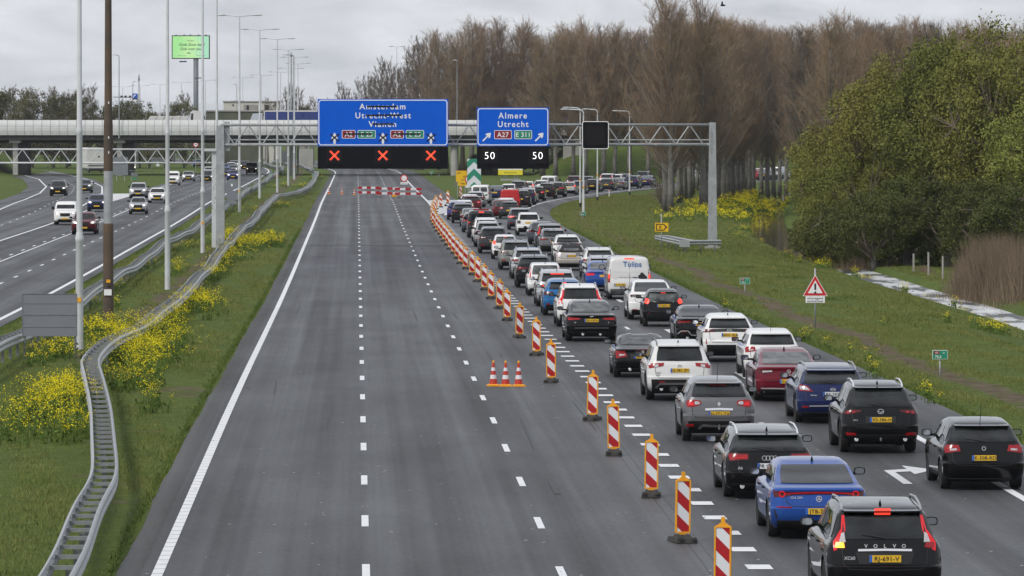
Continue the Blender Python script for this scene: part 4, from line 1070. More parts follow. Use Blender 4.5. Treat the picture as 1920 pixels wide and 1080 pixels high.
class Car:
    """one kind of vehicle: a list of part records (name, mesh, slot override, matrix, children)"""
    def __init__(self, key, **p):
        self.key, self.p = key, p; self.parts = []
        K = pchip(levels(p), 3); self.K = K
        V = []; F = []
        for row in K: V += ring_pts(*row)
        n = len(V) // len(K); self.n = n
        for i in range(len(K) - 1):
            for j in range(n): F.append((i * n + j, i * n + (j + 1) % n, (i + 1) * n + (j + 1) % n, (i + 1) * n + j))
        F.append(tuple(range(n - 1, -1, -1))); F.append(tuple(range((len(K) - 1) * n, len(K) * n)))
        # the roof arches: highest over the front seats, falling towards the tail
        k = p['kind']; ar = self.ar = p.get('arch_drop', .03 if k == 'van' else (.075 if k in ('hatch', 'estate') else .045)); b_, H_ = p['belt'], p['H']
        ypk = -p['ro'] + p['L'] * .56; ytl = float(np.interp(H_ - .08, K[:, 0], K[:, 1]))
        V = [(x, y, z - (ar * max(0.0, (ypk - y) / (ypk - ytl)) ** 2 * sstep((z - b_ - .05) / (H_ - b_ - .05)) if y < ypk else 0.0)) for x, y, z in V]
        self.bvh = BVHTree.FromPolygons(V, F)
        R = p.get('R', .34); self.R = R; wb = p['wb']; W2 = p['W'] / 2
        me = bpy.data.meshes.new('body'); me.from_pydata(V, [], F)
        me.materials.append(PAINT['grey']); me.materials.append(blackpl)
        bo = bpy.data.objects.new('tmp_body', me); COL.objects.link(bo)
        cut = MB(); cut.cur = 1
        for y in (0, wb):
            for s in (-1, 1):
                cut.lathe([(R + .055, s * (W2 - .34) if s > 0 else -(W2 + .3)), (R + .055, (W2 + .3) if s > 0 else -(W2 - .34))], 28, c=(0, y, R), axis='x')
        cme = cut.mesh('cut', [PAINT['grey'], blackpl]); co = bpy.data.objects.new('tmp_cut', cme); COL.objects.link(co)
        md = bo.modifiers.new('b', 'BOOLEAN'); md.object = co; md.operation = 'DIFFERENCE'; md.solver = 'EXACT'
        bpy.context.view_layer.update()
        ev = bo.evaluated_get(bpy.context.evaluated_depsgraph_get())
        self.body = bpy.data.meshes.new_from_object(ev); self.body.name = 'body'
        bpy.data.objects.remove(bo); bpy.data.objects.remove(co)
        self.body.polygons.foreach_set('use_smooth', [True] * len(self.body.polygons)); self.body.set_sharp_from_angle(angle=math.radians(32))
        self.common()
    # widths and depths of the body
    def w(self, z): return float(np.interp(z, self.K[:, 0], self.K[:, 3]))
    def yr(self, z): return float(np.interp(z, self.K[:, 0], self.K[:, 1]))
    def yf(self, z): return float(np.interp(z, self.K[:, 0], self.K[:, 2]))
    def hit(self, a, b, view):
        if view == 'rear': o, d = Vector((a, -20, b)), Vector((0, 1, 0))
        elif view == 'front': o, d = Vector((a, 20, b)), Vector((0, -1, 0))
        elif view == 'left': o, d = Vector((-8, a, b)), Vector((1, 0, 0))
        elif view == 'right': o, d = Vector((8, a, b)), Vector((-1, 0, 0))
        elif view == 'top': o, d = Vector((a, b, 8)), Vector((0, 0, -1))
        h, nrm, i, dist = self.bvh.ray_cast(o, d)
        if h is None:
            q = {'rear': Vector((a, self.yr(min(b, self.p['H'])), b)), 'front': Vector((a, self.yf(min(b, self.p['H'])), b)), 'left': Vector((-1, a, b)), 'right': Vector((1, a, b)), 'top': Vector((a, b, 2))}[view]
            h, nrm, i, dist = self.bvh.find_nearest(q)
        if nrm.dot(d) > 0: nrm = -nrm
        return h, nrm
    def patch(self, name, mat, fn, nu, nv, view='rear', eps=.006, skirt=.03, children=(), smooth=True, add=True):
        V = []; B = []
        for j in range(nv + 1):
            for i in range(nu + 1):
                a, b = fn(i / nu, j / nv); h, nr = self.hit(a, b, view); V.append(h + nr * eps); B.append(h - nr * skirt)
        q = lambda i, j: j * (nu + 1) + i
        F = [(q(i, j), q(i + 1, j), q(i + 1, j + 1), q(i, j + 1)) for j in range(nv) for i in range(nu)]
        if skirt:
            loop = [q(i, 0) for i in range(nu)] + [q(nu, j) for j in range(nv)] + [q(i, nv) for i in range(nu, 0, -1)] + [q(0, j) for j in range(nv, 0, -1)]
            n = len(V); V += [B[k] for k in loop]; m = len(loop)
            F += [(loop[(k + 1) % m], loop[k], n + k, n + (k + 1) % m) for k in range(m)]
        # orient outwards
        me = bpy.data.meshes.new(name); me.from_pydata([tuple(v) for v in V], [], F); me.materials.append(mat)
        d = {'rear': (0, -1, 0), 'front': (0, 1, 0), 'left': (-1, 0, 0), 'right': (1, 0, 0), 'top': (0, 0, 1)}[view]
        if me.polygons[0].normal.dot(Vector(d)) < 0: me.flip_normals()
        if smooth: me.polygons.foreach_set('use_smooth', [True] * len(me.polygons)); me.set_sharp_from_angle(angle=math.radians(40))
        rec = [name, me, None, Matrix.Identity(4), list(children)]
        if add: self.parts.append(rec)
        return rec
    def quad(self, name, mat, c, view='rear', nu=6, nv=3, rnd=0.0, **k):
        """c: four corners (a,b): lower inner, lower outer, upper outer, upper inner"""
        def fn(u, v):
            if rnd:
                U, V2 = 2 * u - 1, 2 * v - 1
                uu = U * math.sqrt(max(0, 1 - rnd * V2 * V2 / 2)); vv = V2 * math.sqrt(max(0, 1 - rnd * U * U / 2)); u, v = (uu + 1) / 2, (vv + 1) / 2
            a = (1 - u) * (1 - v) * c[0][0] + u * (1 - v) * c[1][0] + u * v * c[2][0] + (1 - u) * v * c[3][0]
            b = (1 - u) * (1 - v) * c[0][1] + u * (1 - v) * c[1][1] + u * v * c[2][1] + (1 - u) * v * c[3][1]
            return a, b
        return self.patch(name, mat, fn, nu, nv, view, **k)
    def both(self, name, mat, c, kids=(), **k):
        for s in (-1, 1):
            ch = [self.quad(kn, km, [(s * a, b) for a, b in kc], add=False, **{**dict(eps=.013, skirt=.012), **kk}) for kn, km, kc, kk in kids]
            self.quad(name, mat, [(s * a, b) for a, b in c], children=ch, **k)
    def band(self, name, mat, pts, wd, view='rear', **k):
        P = [Vector(p) for p in pts]
        def fn(u, v):
            t = u * (len(P) - 1); i = min(int(t), len(P) - 2); q = P[i].lerp(P[i + 1], t - i)
            d = (P[min(i + 1, len(P) - 1)] - P[i]).normalized(); w_ = wd if not isinstance(wd, (list, tuple)) else wd[i] + (wd[i + 1] - wd[i]) * (t - i)
            r = q + Vector((-d.y, d.x)) * (w_ * (v - .5)); return r.x, r.y
        return self.patch(name, mat, fn, max(4, 3 * (len(P) - 1)), 1, view, **k)
    def add(self, name, me, mx=None, kids=()):
        rec = [name, me, None, mx or Matrix.Identity(4), list(kids)]; self.parts.append(rec); return rec
    def mbadd(self, name, mb, mat, angle=40, kids=()): return self.add(name, mb.mesh(name, mat, angle=angle), None, kids)
    def letter(self, s, size, mat, x, z, bold=.01, view='rear', **k):
        h, _ = self.hit(x, z, view); return self.add('lettering', text_mesh(s, size, mat, bold=bold, **k), Matrix.Translation((x, h.y - .012, z)))
    def ringmark(self, x, z, r, wd=.012, mat=None, add=True):
        h, _ = self.hit(x, z, 'rear'); me = ring2(circle2(x, z, r, 16), circle2(x, z, r - wd, 16), h.y - .016, h.y + .01).mesh('emblem', mat or chrome)
        return self.add('emblem', me) if add else ['emblem', me, None, Matrix.Identity(4), []]
    def common(self):
        p = self.p; b, H, k, W2, ro, L, wb = p['belt'], p['H'], p['kind'], p['W'] / 2, p['ro'], p['L'], p['wb']
        r, f = -ro, L - ro
        G_ = p.get('glass', glass)
        # wheels
        wd = p.get('tw', .22); t, rm = wheel_mesh(self.R, wd)
        self.wheels = [(s, y) for y in (0, wb) for s in (-1, 1)]
        for s, y in self.wheels:
            mx = Matrix.Translation((s * (W2 - wd / 2 - .018), y, self.R)) @ (Matrix.Identity(4) if s > 0 else Matrix.Rotation(math.pi, 4, 'Z'))
            self.parts.append(['wheel', t, None, mx, [['rim', rm, None, Matrix.Identity(4), []]]])
        # windows
        zt = H - p.get('wtop', .13) * .82 - self.ar * .68; z0 = b + p.get('wbot', .06)
        if k != 'van':
            m = p.get('wm', .15) * .78
            if not p.get('no_rear_window'):
                self.quad('rear_window', G_, [(-(self.w(z0) - m), z0), (self.w(z0) - m, z0), (self.w(zt) - m * .8, zt), (-(self.w(zt) - m * .8), zt)], nu=16, nv=10, rnd=.10, eps=.012, skirt=.03)
            self.quad('windscreen', glass_lt if p.get('lightscreen') else glass, [(-(self.w(b + .07) - .07), b + .06), (self.w(b + .07) - .07, b + .06), (self.w(zt) - .10, zt + .03), (-(self.w(zt) - .10), zt + .03)], view='front', nu=16, nv=10, rnd=.08, eps=.012, skirt=.03)
            za, zz = b + .05, H - .14 - self.ar * .6
            ya0, ya1 = self.yr(za) + p.get('dpil', .38), self.yr(zz) + p.get('dpil', .38) * .75
            yb0, yb1 = self.yf(za) - .30, self.yf(zz) - .12
            cuts = p.get('cuts', (0.36, .70)); e = [0] + list(cuts) + [1]
            for side in ('left', 'right'):
                for i in range(len(e) - 1):
                    g0, g1 = (0 if i == 0 else .03), (0 if i == len(e) - 2 else .03)
                    self.quad('side_window', glass, [(ya0 + (yb0 - ya0) * e[i] + g0, za), (ya0 + (yb0 - ya0) * e[i + 1] - g1, za), (ya1 + (yb1 - ya1) * e[i + 1] - g1, zz), (ya1 + (yb1 - ya1) * e[i] + g0, zz)], view=side, nu=6, nv=6, eps=.008, skirt=.02)
        else:
            self.quad('windscreen', glass, [(-(W2 - .14), b + .16), (W2 - .14, b + .16), (W2 - .24, H - .26), (-(W2 - .24), H - .26)], view='front', nu=10, nv=6, rnd=.06, eps=.004, skirt=.01)
            for side in ('left', 'right'):
                y1, y2 = self.yf(b + .12) - .34, self.yf(H - .35) - .16
                self.quad('side_window', glass, [(y1 - .95, b + .08), (y1, b + .08), (y2, H - .36), (y1 - .95, H - .36)], view=side, nu=6, nv=6, eps=.008, skirt=.02)
        # mirrors
        zm = b + (.14 if k != 'van' else .22); ym = self.yf(b + .06) - (.62 if k != 'van' else .45)
        for s in (-1, 1):
            x = s * (W2 + .10); mb = MB()
            vs = []
            for (dy, sc) in ((-.055, .92), (-.03, 1.0), (.05, .85), (.10, .45)):
                vs.append([(x + .115 * sc * math.copysign(abs(math.cos(a)) ** .6, math.cos(a)), ym + dy, zm + .075 * sc * (1.8 if k == 'van' else 1) * math.copysign(abs(math.sin(a)) ** .6, math.sin(a))) for a in np.linspace(0, 2 * math.pi, 12, endpoint=False)])
            V = [v for rng in vs for v in rng]; n = 12
            F = [(i * n + j, i * n + (j + 1) % n, (i + 1) * n + (j + 1) % n, (i + 1) * n + j) for i in range(3) for j in range(n)] + [tuple(range(n - 1, -1, -1)), tuple(range(3 * n, 4 * n))]
            mb.add(V, F); mb.tube((s * (self.w(zm - .06) - .05), ym + .03, zm - .06), (x - s * .05, ym + .03, zm - .05), .03, n=6)
            gl = MB(); gl.add([(x + .09 * math.copysign(abs(math.cos(a)) ** .6, math.cos(a)), ym - .058, zm + .057 * (1.8 if k == 'van' else 1) * math.copysign(abs(math.sin(a)) ** .6, math.sin(a))) for a in np.linspace(0, 2 * math.pi, 12, endpoint=False)], [tuple(range(12))])
            g = ['mirror_glass', gl.mesh('mirror_glass', M('mirror_glass', (.55, .58, .62), .06, .9, var=.1)), None, Matrix.Identity(4), []]
            self.mbadd('mirror', mb, blackpl if p.get('blackmirror', True) else 'PAINT' and blackpl, kids=[g])
        # lower rear and front bumpers, dark sills
        if p.get('clad', .40):
            c = p.get('clad', .40); g = p.get('g', .20)
            self.quad('lower_bumper', p.get('cladmat', blackpl), [(-(W2 - .16), g + .02), (W2 - .16, g + .02), (W2 - .13, c), (-(W2 - .13), c)], nu=24, nv=6, eps=.020, skirt=.05)
            self.quad('front_bumper', blackpl, [(-(W2 - .22), g + .02), (W2 - .22, g + .02), (W2 - .20, c - .05), (-(W2 - .20), c - .05)], view='front', nu=20, nv=5, eps=.020, skirt=.05)
        for side in ('left', 'right'):
            self.quad('sill', blackpl, [(self.R + .12, .23), (wb - self.R - .12, .23), (wb - self.R - .12, .23 + p.get('sill', .10)), (self.R + .12, .23 + p.get('sill', .10))], view=side, nu=6, nv=2, eps=.006, skirt=.01)
            if p.get('arch'):
                for y in (0, wb):
                    fn = lambda u, v, y=y: (y + (self.R + .055 + .065 * v) * math.cos(math.pi * u * .96 + .06), self.R + (self.R + .055 + .065 * v) * math.sin(math.pi * u * .96 + .06))
                    self.patch('arch_trim', blackpl, fn, 14, 1, side, eps=.008, skirt=.02)
            for y in (wb * .36, wb * .76) if k != 'van' else (wb * .80,):
                self.quad('door_handle', chrome if p.get('chromehandle') else blackpl, [(y - .1, b - .13), (y + .1, b - .13), (y + .1, b - .10), (y - .1, b - .10)], view=side, nu=2, nv=1, eps=.03, skirt=.02)
        # seams of the tailgate or boot lid
        if k not in ('van',):
            sx = W2 - p.get('seam', .22); zs = p.get('seamz', b - .52 if k in ('hatch', 'estate') else b - .34)
            self.band('tailgate_seam', ink, [(-(sx), b - .02), (-(sx - .03), zs + .08), (-(sx - .12), zs), (0, zs - .012), (sx - .12, zs), (sx - .03, zs + .08), (sx, b - .02)], .013, eps=.003, skirt=0)
        if p.get('rails'):
            for s in (-1, 1):
                zz = H - .02; x = s * (self.w(H - .07) - .04); dz_ = self.ar
                y0, y1 = self.yr(H - .1) + .12, self.yf(H - .1) - .25
                self.mbadd('roof_rail', MB().path([(x, y0, zz - .035 - dz_), (x, y0 + .16, zz + .03 - dz_ * .85), (x, y0 * .75 + y1 * .25, zz + .045 - dz_ * .5), (x, (y0 + y1) / 2, zz + .05), (x, y1 - .16, zz + .03), (x, y1, zz - .05)], .020, 6), p.get('railmat', galv))
        if p.get('spoiler', k in ('hatch', 'estate')):
            zs = H - .065 - self.ar; w_ = self.w(H - .09) - .07; y = self.yr(H - .12)
            mb = MB(); n = 8
            V = []
            for i in range(n + 1):
                x = -w_ + 2 * w_ * i / n; dy = .05 * (x / w_) ** 2
                V += [(x, y - .07 + dy, zs - .018), (x, y - .07 + dy, zs + .008), (x, y + .20 + dy, zs + .035), (x, y + .20, zs - .04)]
            F = [(i * 4 + a, i * 4 + (a + 1) % 4, i * 4 + 4 + (a + 1) % 4, i * 4 + 4 + a) for i in range(n) for a in range(4)] + [(3, 2, 1, 0), (n * 4, n * 4 + 1, n * 4 + 2, n * 4 + 3)]
            mb.add(V, F); me = mb.mesh('spoiler', PAINT['grey'], angle=40); self.parts.append(['spoiler', me, 'paint', Matrix.Identity(4), []])
        if p.get('fin', True) and k != 'van':
            y = self.yr(H - .1) + .42; q_ = H - self.ar * .72; self.mbadd('aerial_fin', MB().add([(-.03, y - .06, q_ - .03), (.03, y - .06, q_ - .03), (.02, y + .14, q_ - .03), (-.02, y + .14, q_ - .03), (-.005, y - .07, q_ + .075), (.005, y - .07, q_ + .075)], [(0, 1, 5, 4), (1, 2, 5), (2, 3, 4, 5), (3, 0, 4)]), blackpl)
        if p.get('whip'):
            y = self.yr(H - .1) + .30; self.mbadd('aerial', MB().tube((0, y, H - .04 - self.ar * .7), (0, y - .28, H + .38), .008, .004, 5), ink)
        if p.get('wiper', k in ('hatch', 'estate')):
            h, _ = self.hit(.0, z0 + .02, 'rear'); h2, _ = self.hit(-.36, z0 + .07, 'rear')
            self.mbadd('wiper', MB().path([h + Vector((0, -.02, 0)), h.lerp(h2, .5) + Vector((0, -.03, .005)), h2 + Vector((0, -.02, 0))], .014, 5), ink)
        for ex in p.get('exhaust', ()):
            h, _ = self.hit(ex, p.get('g', .2) + .10, 'rear')
            self.mbadd('exhaust', MB().lathe([(.048, h.y - .05), (.040, h.y - .055), (.036, h.y + .1)], 14, (ex, 0, p.get('g', .2) + .10), 'y'), chrome)
        if p.get('towbar'):
            y = self.yr(.3); self.mbadd('tow_bar', MB().tube((0, y + .1, .33), (0, y - .10, .33), .03, n=8).tube((0, y - .10, .33), (0, y - .10, .45), .025, n=8), galv_dark)
        # underbody, closing the view beneath the bumper
        self.mbadd('underbody', MB().box((0, wb / 2, .26), (W2 * 1.5, L - .7, .12)), blackpl)
    def front(self, lit=True, kind=0):
        p = self.p; b, W2 = p['belt'], p['W'] / 2; z = p.get('lampz', b - .26)
        lm = head_lit if lit else lamp_clear
        for s in (-1, 1):
            kid = self.quad('lamp_lens', lm, [(s * (W2 - .36), z + .02), (s * (W2 - .22), z + .02), (s * (W2 - .20), z + .11), (s * (W2 - .36), z + .10)], view='front', add=False, nu=3, nv=2, eps=.016, skirt=.01)
            self.quad('headlight', lamp_clear, [(s * (W2 - .46), z - .01), (s * (W2 - .12), z + .0), (s * (W2 - .06), z + .16), (s * (W2 - .44), z + .11)], view='front', children=[kid], nu=5, nv=3, eps=.010, skirt=.02)
        gw = p.get('grw', .42); gz = z - p.get('grd', .02)
        self.quad('grille', blackpl, [(-gw + .05, gz - .16), (gw - .05, gz - .16), (gw, gz + .09), (-gw, gz + .09)], view='front', nu=8, nv=3, eps=.008, skirt=.02)
        self.quad('air_intake', blackpl, [(-.62, .30), (.62, .30), (.55, .46), (-.55, .46)], view='front', nu=8, nv=2, eps=.012, skirt=.02)
        h, _ = self.hit(0, .50, 'front')
        self.mbadd('number_plate', MB().box((0, h.y + .012, .50), (.52, .02, .11)), plate_y)
    def tailgate_plate(self, z, x=0.0, mat=None, s=None, dark=None):
        """number plate with its blue band and lettering"""
        h, _ = self.hit(x, z, 'rear'); y = h.y - .022
        self.plate = (x, y, z)
    def instance(self, label, name, cat, loc, rz, color, group=None, plate=None, far=False, brake=None, mats=None, white_plate=False):
        root = tag(empty(name, loc, rz), label, cat, group)
        o = obj('body', self.body, root); 
        o.material_slots[0].link = 'OBJECT'; o.material_slots[0].material = PAINT[color]
        SKIP = ('door_handle', 'wiper', 'tailgate_seam', 'aerial_fin', 'sill', 'exhaust', 'lettering', 'underbody', 'front_bumper', 'arch_trim', 'tow_bar') if far else ()
        def put(rec, par, lvl):
            nm, me, ov, mx, kids = rec
            if nm in SKIP: return
            q = bpy.data.objects.new(nm, me); q.matrix_local = mx; link(q, par)
            if ov == 'paint': q.material_slots[0].link = 'OBJECT'; q.material_slots[0].material = PAINT[color]
            if brake and nm in brake:
                q.material_slots[0].link = 'OBJECT'; q.material_slots[0].material = brake[nm]
            if lvl < 1 and not (far and nm == 'mirror'):
                for kx in kids: put(kx, q, lvl + 1)
        for rec in self.parts: put(rec, root, 0)
        if getattr(self, 'plate', None):
            x, y, z = self.plate
            q = obj('number_plate', _plate_mesh(white_plate), root, (x, y, z))
            if not far or plate: obj('country_band', _band_mesh(), q, (-.237, -.007, 0))
            if plate: obj('lettering', text_mesh(plate, .105, ink, bold=.012, spacing=1.08), q, (.022, -.0095, 0))
        return root
_pm = {}
def _plate_mesh(w):
    if w not in _pm: _pm[w] = MB().box((0, 0, 0), (.52, .012, .115)).mesh('number_plate', plate_w if w else plate_y)
    return _pm[w]
def _band_mesh():
    if 'b' not in _pm: _pm['b'] = MB().box((0, 0, 0), (.045, .004, .113)).mesh('country_band', plate_b)
    return _pm['b']
# ------------------------------------------------------------------ the kinds of car in the queue
T = {}
def star(c, x, z, r):
    h, _ = c.hit(x, z, 'rear'); mb = ring2(circle2(x, z, r, 20), circle2(x, z, r - .013, 20), h.y - .018, h.y + .01)
    for k in range(3):
        a = math.radians(90 + 120 * k); b = a + math.pi / 2; q = .014
        mb.prism([(x + q * math.cos(b), z + q * math.sin(b)), (x - q * math.cos(b), z - q * math.sin(b)), (x + r * math.cos(a), z + r * math.sin(a))], h.y - .018, h.y)
    c.mbadd('emblem', mb, chrome)
def rings4(c, z, r=.040):
    h, _ = c.hit(0, z, 'rear'); mb = MB()
    for k in range(4):
        x = (k - 1.5) * r * 1.45; q = ring2(circle2(x, z, r, 16), circle2(x, z, r - .011, 16), h.y - .016 - .002 * (k % 2), h.y + .01); mb.add(q.v, q.f)
    c.mbadd('emblem', mb, chrome)
def oval(c, z, w=.07, h_=.045):
    h, _ = c.hit(0, z, 'rear'); o = [(w * math.cos(a), z + h_ * math.sin(a)) for a in np.linspace(0, 2 * math.pi, 18, endpoint=False)]; i = [(x * .8, z + (q - z) * .75) for x, q in o]
    mb = ring2(o, i, h.y - .016, h.y + .01); mb.box((0, h.y - .008, z), (w * 1.5, .012, .012)); c.mbadd('emblem', mb, chrome)
def brake3(c, z, w=.17, mat=None, hh=.022):
    z -= c.ar * .85
    c.quad('high_brake_light', mat or lamp_dark, [(-w, z - hh), (w, z - hh), (w, z + hh), (-w, z + hh)], nu=4, nv=1, eps=.03, skirt=.03)

# estate-like SUV with tall lamps running up the rear pillar
c = T['tall_lamp_suv'] = Car('tall_lamp_suv', kind='hatch', L=4.69, W=1.90, H=1.67, ro=.93, wb=2.86, R=.37, tw=.24, belt=1.06, slope=.40, wtop=.20, wbot=.04, wm=.20, rails=True, railmat=galv, clad=.40, seam=.24, seamz=.62, towbar=False, g=.22)
for s in (-1, 1):
    kids = [c.quad('indicator_lamp', amber_lit if s < 0 else lamp_red, [(s * .66, .965), (s * .80, .965), (s * .79, 1.045), (s * .67, 1.04)], add=False, nu=3, nv=2, eps=.022, skirt=.01),
            c.quad('clear_lens', lamp_clear, [(s * .64, 1.05), (s * .74, 1.05), (s * .70, 1.18), (s * .655, 1.20)], add=False, nu=2, nv=3, eps=.018, skirt=.01)]
    c.band('taillight', tail_lit, [(s * .74, .95), (s * .775, 1.03), (s * .73, 1.13), (s * .665, 1.24), (s * .65, 1.36), (s * .64, 1.46)], [.20, .13, .085, .07, .055, .04], eps=.012, skirt=.03, children=kids)
c.quad('high_brake_light', brake_lit, [(-.13, 1.475), (.13, 1.475), (.13, 1.505), (-.13, 1.505)], nu=4, nv=1, eps=.10, skirt=.05)
c.band('trim_bar', chrome, [(-.44, .925), (0, .932), (.44, .925)], .035, eps=.02, skirt=.03)
for i, ch in enumerate('VOLVO'): c.letter(ch, .085, chrome, (i - 2) * .155, .995, bold=.02)
c.letter('XC60', .075, chrome, -.58, .80, bold=.015); c.tailgate_plate(.79)
c.quad('plate_recess', ink, [(-.42, .70), (.42, .70), (.48, .89), (-.48, .89)], nu=6, nv=2, eps=.003, skirt=0)

# blue four-door coupe with a full-width light bar
c = T['lightbar_coupe'] = Car('lightbar_coupe', kind='fastback', L=4.70, W=1.85, H=1.45, ro=.98, wb=2.79, R=.34, tw=.24, belt=.99, slope=1.0, deck=.34, wbot=.05, wm=.13, wtop=.10, tumble=.26, clad=.37, seam=.28, seamz=.64, cuts=(.48,), dpil=.6, wiper=False, glass=glass, g=.17)
for s in (-1, 1):
    h, _ = c.hit(s * .72, .86, 'rear')
    kid = ['lamp_ring', ring2(circle2(s * .70, .865, .062, 18), circle2(s * .70, .865, .040, 18), h.y - .03, h.y).mesh('lamp_ring', tail_lit), None, Matrix.Identity(4), []]
    c.quad('taillight', lamp_dark, [(s * .52, .84), (s * .84, .80), (s * .86, .93), (s * .52, .90)], nu=6, nv=3, eps=.012, skirt=.02, children=[kid])
c.band('light_bar', lamp_dark, [(-.54, .875), (0, .89), (.54, .875)], .055, eps=.012, skirt=.02)
dots = MB()
for i in range(41):
    x = -.62 + 1.24 * i / 40; h, n = c.hit(x, .895 - .02 * (abs(x) / .6) ** 2, 'rear'); dots.box(h + n * .016, (.017, .012, .020))
c.mbadd('light_dots', dots, tail_lit)
star(c, 0, .775, .058); c.letter('CLA 250+', .058, chrome, -.42, .80, bold=.02); c.tailgate_plate(.545)
c.both('reflector', lamp_red, [(.52, .60), (.80, .61), (.80, .635), (.52, .625)], eps=.012, skirt=.01)
c.both('vent_slot', ink, [(.77, .38), (.83, .44), (.86, .60), (.835, .60)], eps=.006, skirt=0)

# black executive estate
c = T['exec_estate'] = Car('exec_estate', kind='estate', L=4.93, W=1.87, H=1.46, ro=1.02, wb=2.91, R=.345, tw=.24, belt=.96, slope=.50, wtop=.13, wbot=.04, rails=True, railmat=chrome, clad=.33, seam=.26, seamz=.52, exhaust=(-.58, .58), g=.17, cuts=(.30, .66))
c.both('taillight', lamp_dark, [(.44, .83), (.84, .80), (.87, .96), (.44, .95)], kids=[('lamp_lens', lamp_red, [(.46, .845), (.83, .82), (.85, .945), (.46, .935)], {}), ('lamp_strip', tail_lit, [(.47, .872), (.72, .865), (.72, .878), (.47, .885)], dict(eps=.02))], eps=.012, skirt=.02)
rings4(c, .865, .052); c.letter('A6', .085, chrome, -.62, .66, bold=.02); c.tailgate_plate(.70)

# grey crossover with drop-shaped lamps
c = T['drop_lamp_crossover'] = Car('drop_lamp_crossover', kind='hatch', L=4.12, W=1.78, H=1.57, ro=.72, wb=2.60, R=.34, belt=1.05, slope=.40, wtop=.12, wbot=.05, wm=.15, clad=.52, seam=.21, seamz=.60, whip=True, fin=False, arch=True, towbar=True, g=.22, tumble=.30, shoulder=.01)
for s in (-1, 1):
    kid = c.quad('lamp_lens', lamp_clear, [(s * .46, .93), (s * .60, .91), (s * .60, 1.0), (s * .49, .99)], add=False, nu=4, nv=4, rnd=.6, eps=.018, skirt=.01)
    kid2 = c.quad('lamp_glow', tail_lit, [(s * .61, .89), (s * .75, .90), (s * .74, .99), (s * .62, .97)], add=False, nu=4, nv=3, rnd=.5, eps=.018, skirt=.01)
    c.quad('taillight', lamp_red, [(s * .42, .91), (s * .80, .83), (s * .80, 1.04), (s * .45, 1.03)], nu=6, nv=5, rnd=.65, eps=.012, skirt=.02, children=[kid, kid2])
c.band('trim_bar', chrome, [(-.34, .80), (0, .81), (.34, .80)], .05, eps=.022, skirt=.03); c.letter('CAPTUR', .052, ink, 0, .812, bold=.012, spacing=1.4)
h, _ = c.hit(0, .935, 'rear'); c.mbadd('emblem', MB().prism([(0, .875), (.045, .935), (0, .995), (-.045, .935)], h.y - .018, h.y + .01), chrome)
c.tailgate_plate(.695); c.both('reflector', lamp_red, [(.62, .40), (.79, .40), (.79, .45), (.62, .45)], eps=.030, skirt=.01)
c.band('skid_plate', greypl, [(-.50, .34), (-.40, .42), (-.1, .40), (.1, .40), (.40, .42), (.50, .34)], .045, eps=.036, skirt=.03)
brake3(c, 1.435, .20)

# tall SUV with narrow wedge lamps
c = T['wedge_lamp_suv'] = Car('wedge_lamp_suv', kind='hatch', L=4.60, W=1.86, H=1.685, ro=.98, wb=2.69, R=.37, tw=.24, belt=1.08, slope=.36, wtop=.15, wbot=.05, wm=.22, rails=True, railmat=galv_dark, clad=.62, seam=.23, seamz=.66, arch=True, g=.24, tumble=.26, exhaust=(-.52,))
c.both('taillight', lamp_red, [(.46, .99), (.86, .92), (.88, 1.05), (.44, 1.08)], kids=[('lamp_lens', lamp_clear, [(.60, .97), (.72, .95), (.72, 1.03), (.60, 1.04)], {})], eps=.012, skirt=.02)
oval(c, .99); c.tailgate_plate(.87); c.letter('RAV4', .05, ink, -.60, .80, bold=.01); c.letter('AWD', .04, ink, -.60, .74, bold=.01)
c.band('skid_plate', greypl, [(-.68, .38), (-.56, .50), (0, .50), (.56, .50), (.68, .38)], .05, eps=.036, skirt=.03)
c.both('reflector', lamp_red, [(.42, .54), (.60, .54), (.60, .565), (.42, .565)], eps=.030, skirt=.01)

# two-door hardtop coupe
c = T['folding_coupe'] = Car('folding_coupe', kind='sedan', L=4.09, W=1.79, H=1.30, ro=.83, wb=2.43, R=.32, belt=.90, slope=.70, deck=.62, wtop=.09, wbot=.09, wm=.14, tumble=.26, clad=.30, seam=.30, seamz=.60, cuts=(), dpil=.55, fin=False, g=.16, glass=glass_lt, exhaust=(-.40,), chromehandle=True)
c.both('taillight', lamp_red, [(.48, .66), (.82, .60), (.84, .83), (.56, .84)], kids=[('lamp_lens', lamp_clear, [(.55, .70), (.74, .67), (.72, .73), (.56, .74)], {})], eps=.012, skirt=.02)
star(c, 0, .80, .045); c.tailgate_plate(.66); c.quad('plate_recess', ink, [(-.36, .58), (.36, .58), (.40, .74), (-.40, .74)], nu=6, nv=2, eps=.003, skirt=0)
c.band('high_brake_light', lamp_dark, [(-.22, .862), (.22, .862)], .02, eps=.012, skirt=.01)

# black saloon with wide flat lamps
c = T['exec_saloon'] = Car('exec_saloon', kind='sedan', L=4.95, W=1.88, H=1.46, ro=1.06, wb=2.96, R=.35, tw=.25, belt=.98, slope=.92, deck=.50, wtop=.10, wbot=.08, wm=.18, tumble=.26, clad=.36, seam=.24, seamz=.60, cuts=(.45,), dpil=.62, g=.17, glass=glass_lt, exhaust=(-.32, .32))
c.both('taillight', lamp_red, [(.42, .81), (.84, .78), (.88, .90), (.40, .86)], kids=[('lamp_strip', tail_lit, [(.47, .825), (.80, .80), (.80, .815), (.47, .84)], dict(eps=.02))], eps=.012, skirt=.02)
c.letter('XF', .06, chrome, -.60, .70, bold=.02); c.letter('R', .06, chrome, .62, .70, bold=.02)
h, _ = c.hit(0, .915, 'rear'); c.mbadd('emblem', MB().prism([(-.09, .90), (.02, .905), (.10, .925), (.0, .935)], h.y - .016, h.y), chrome)
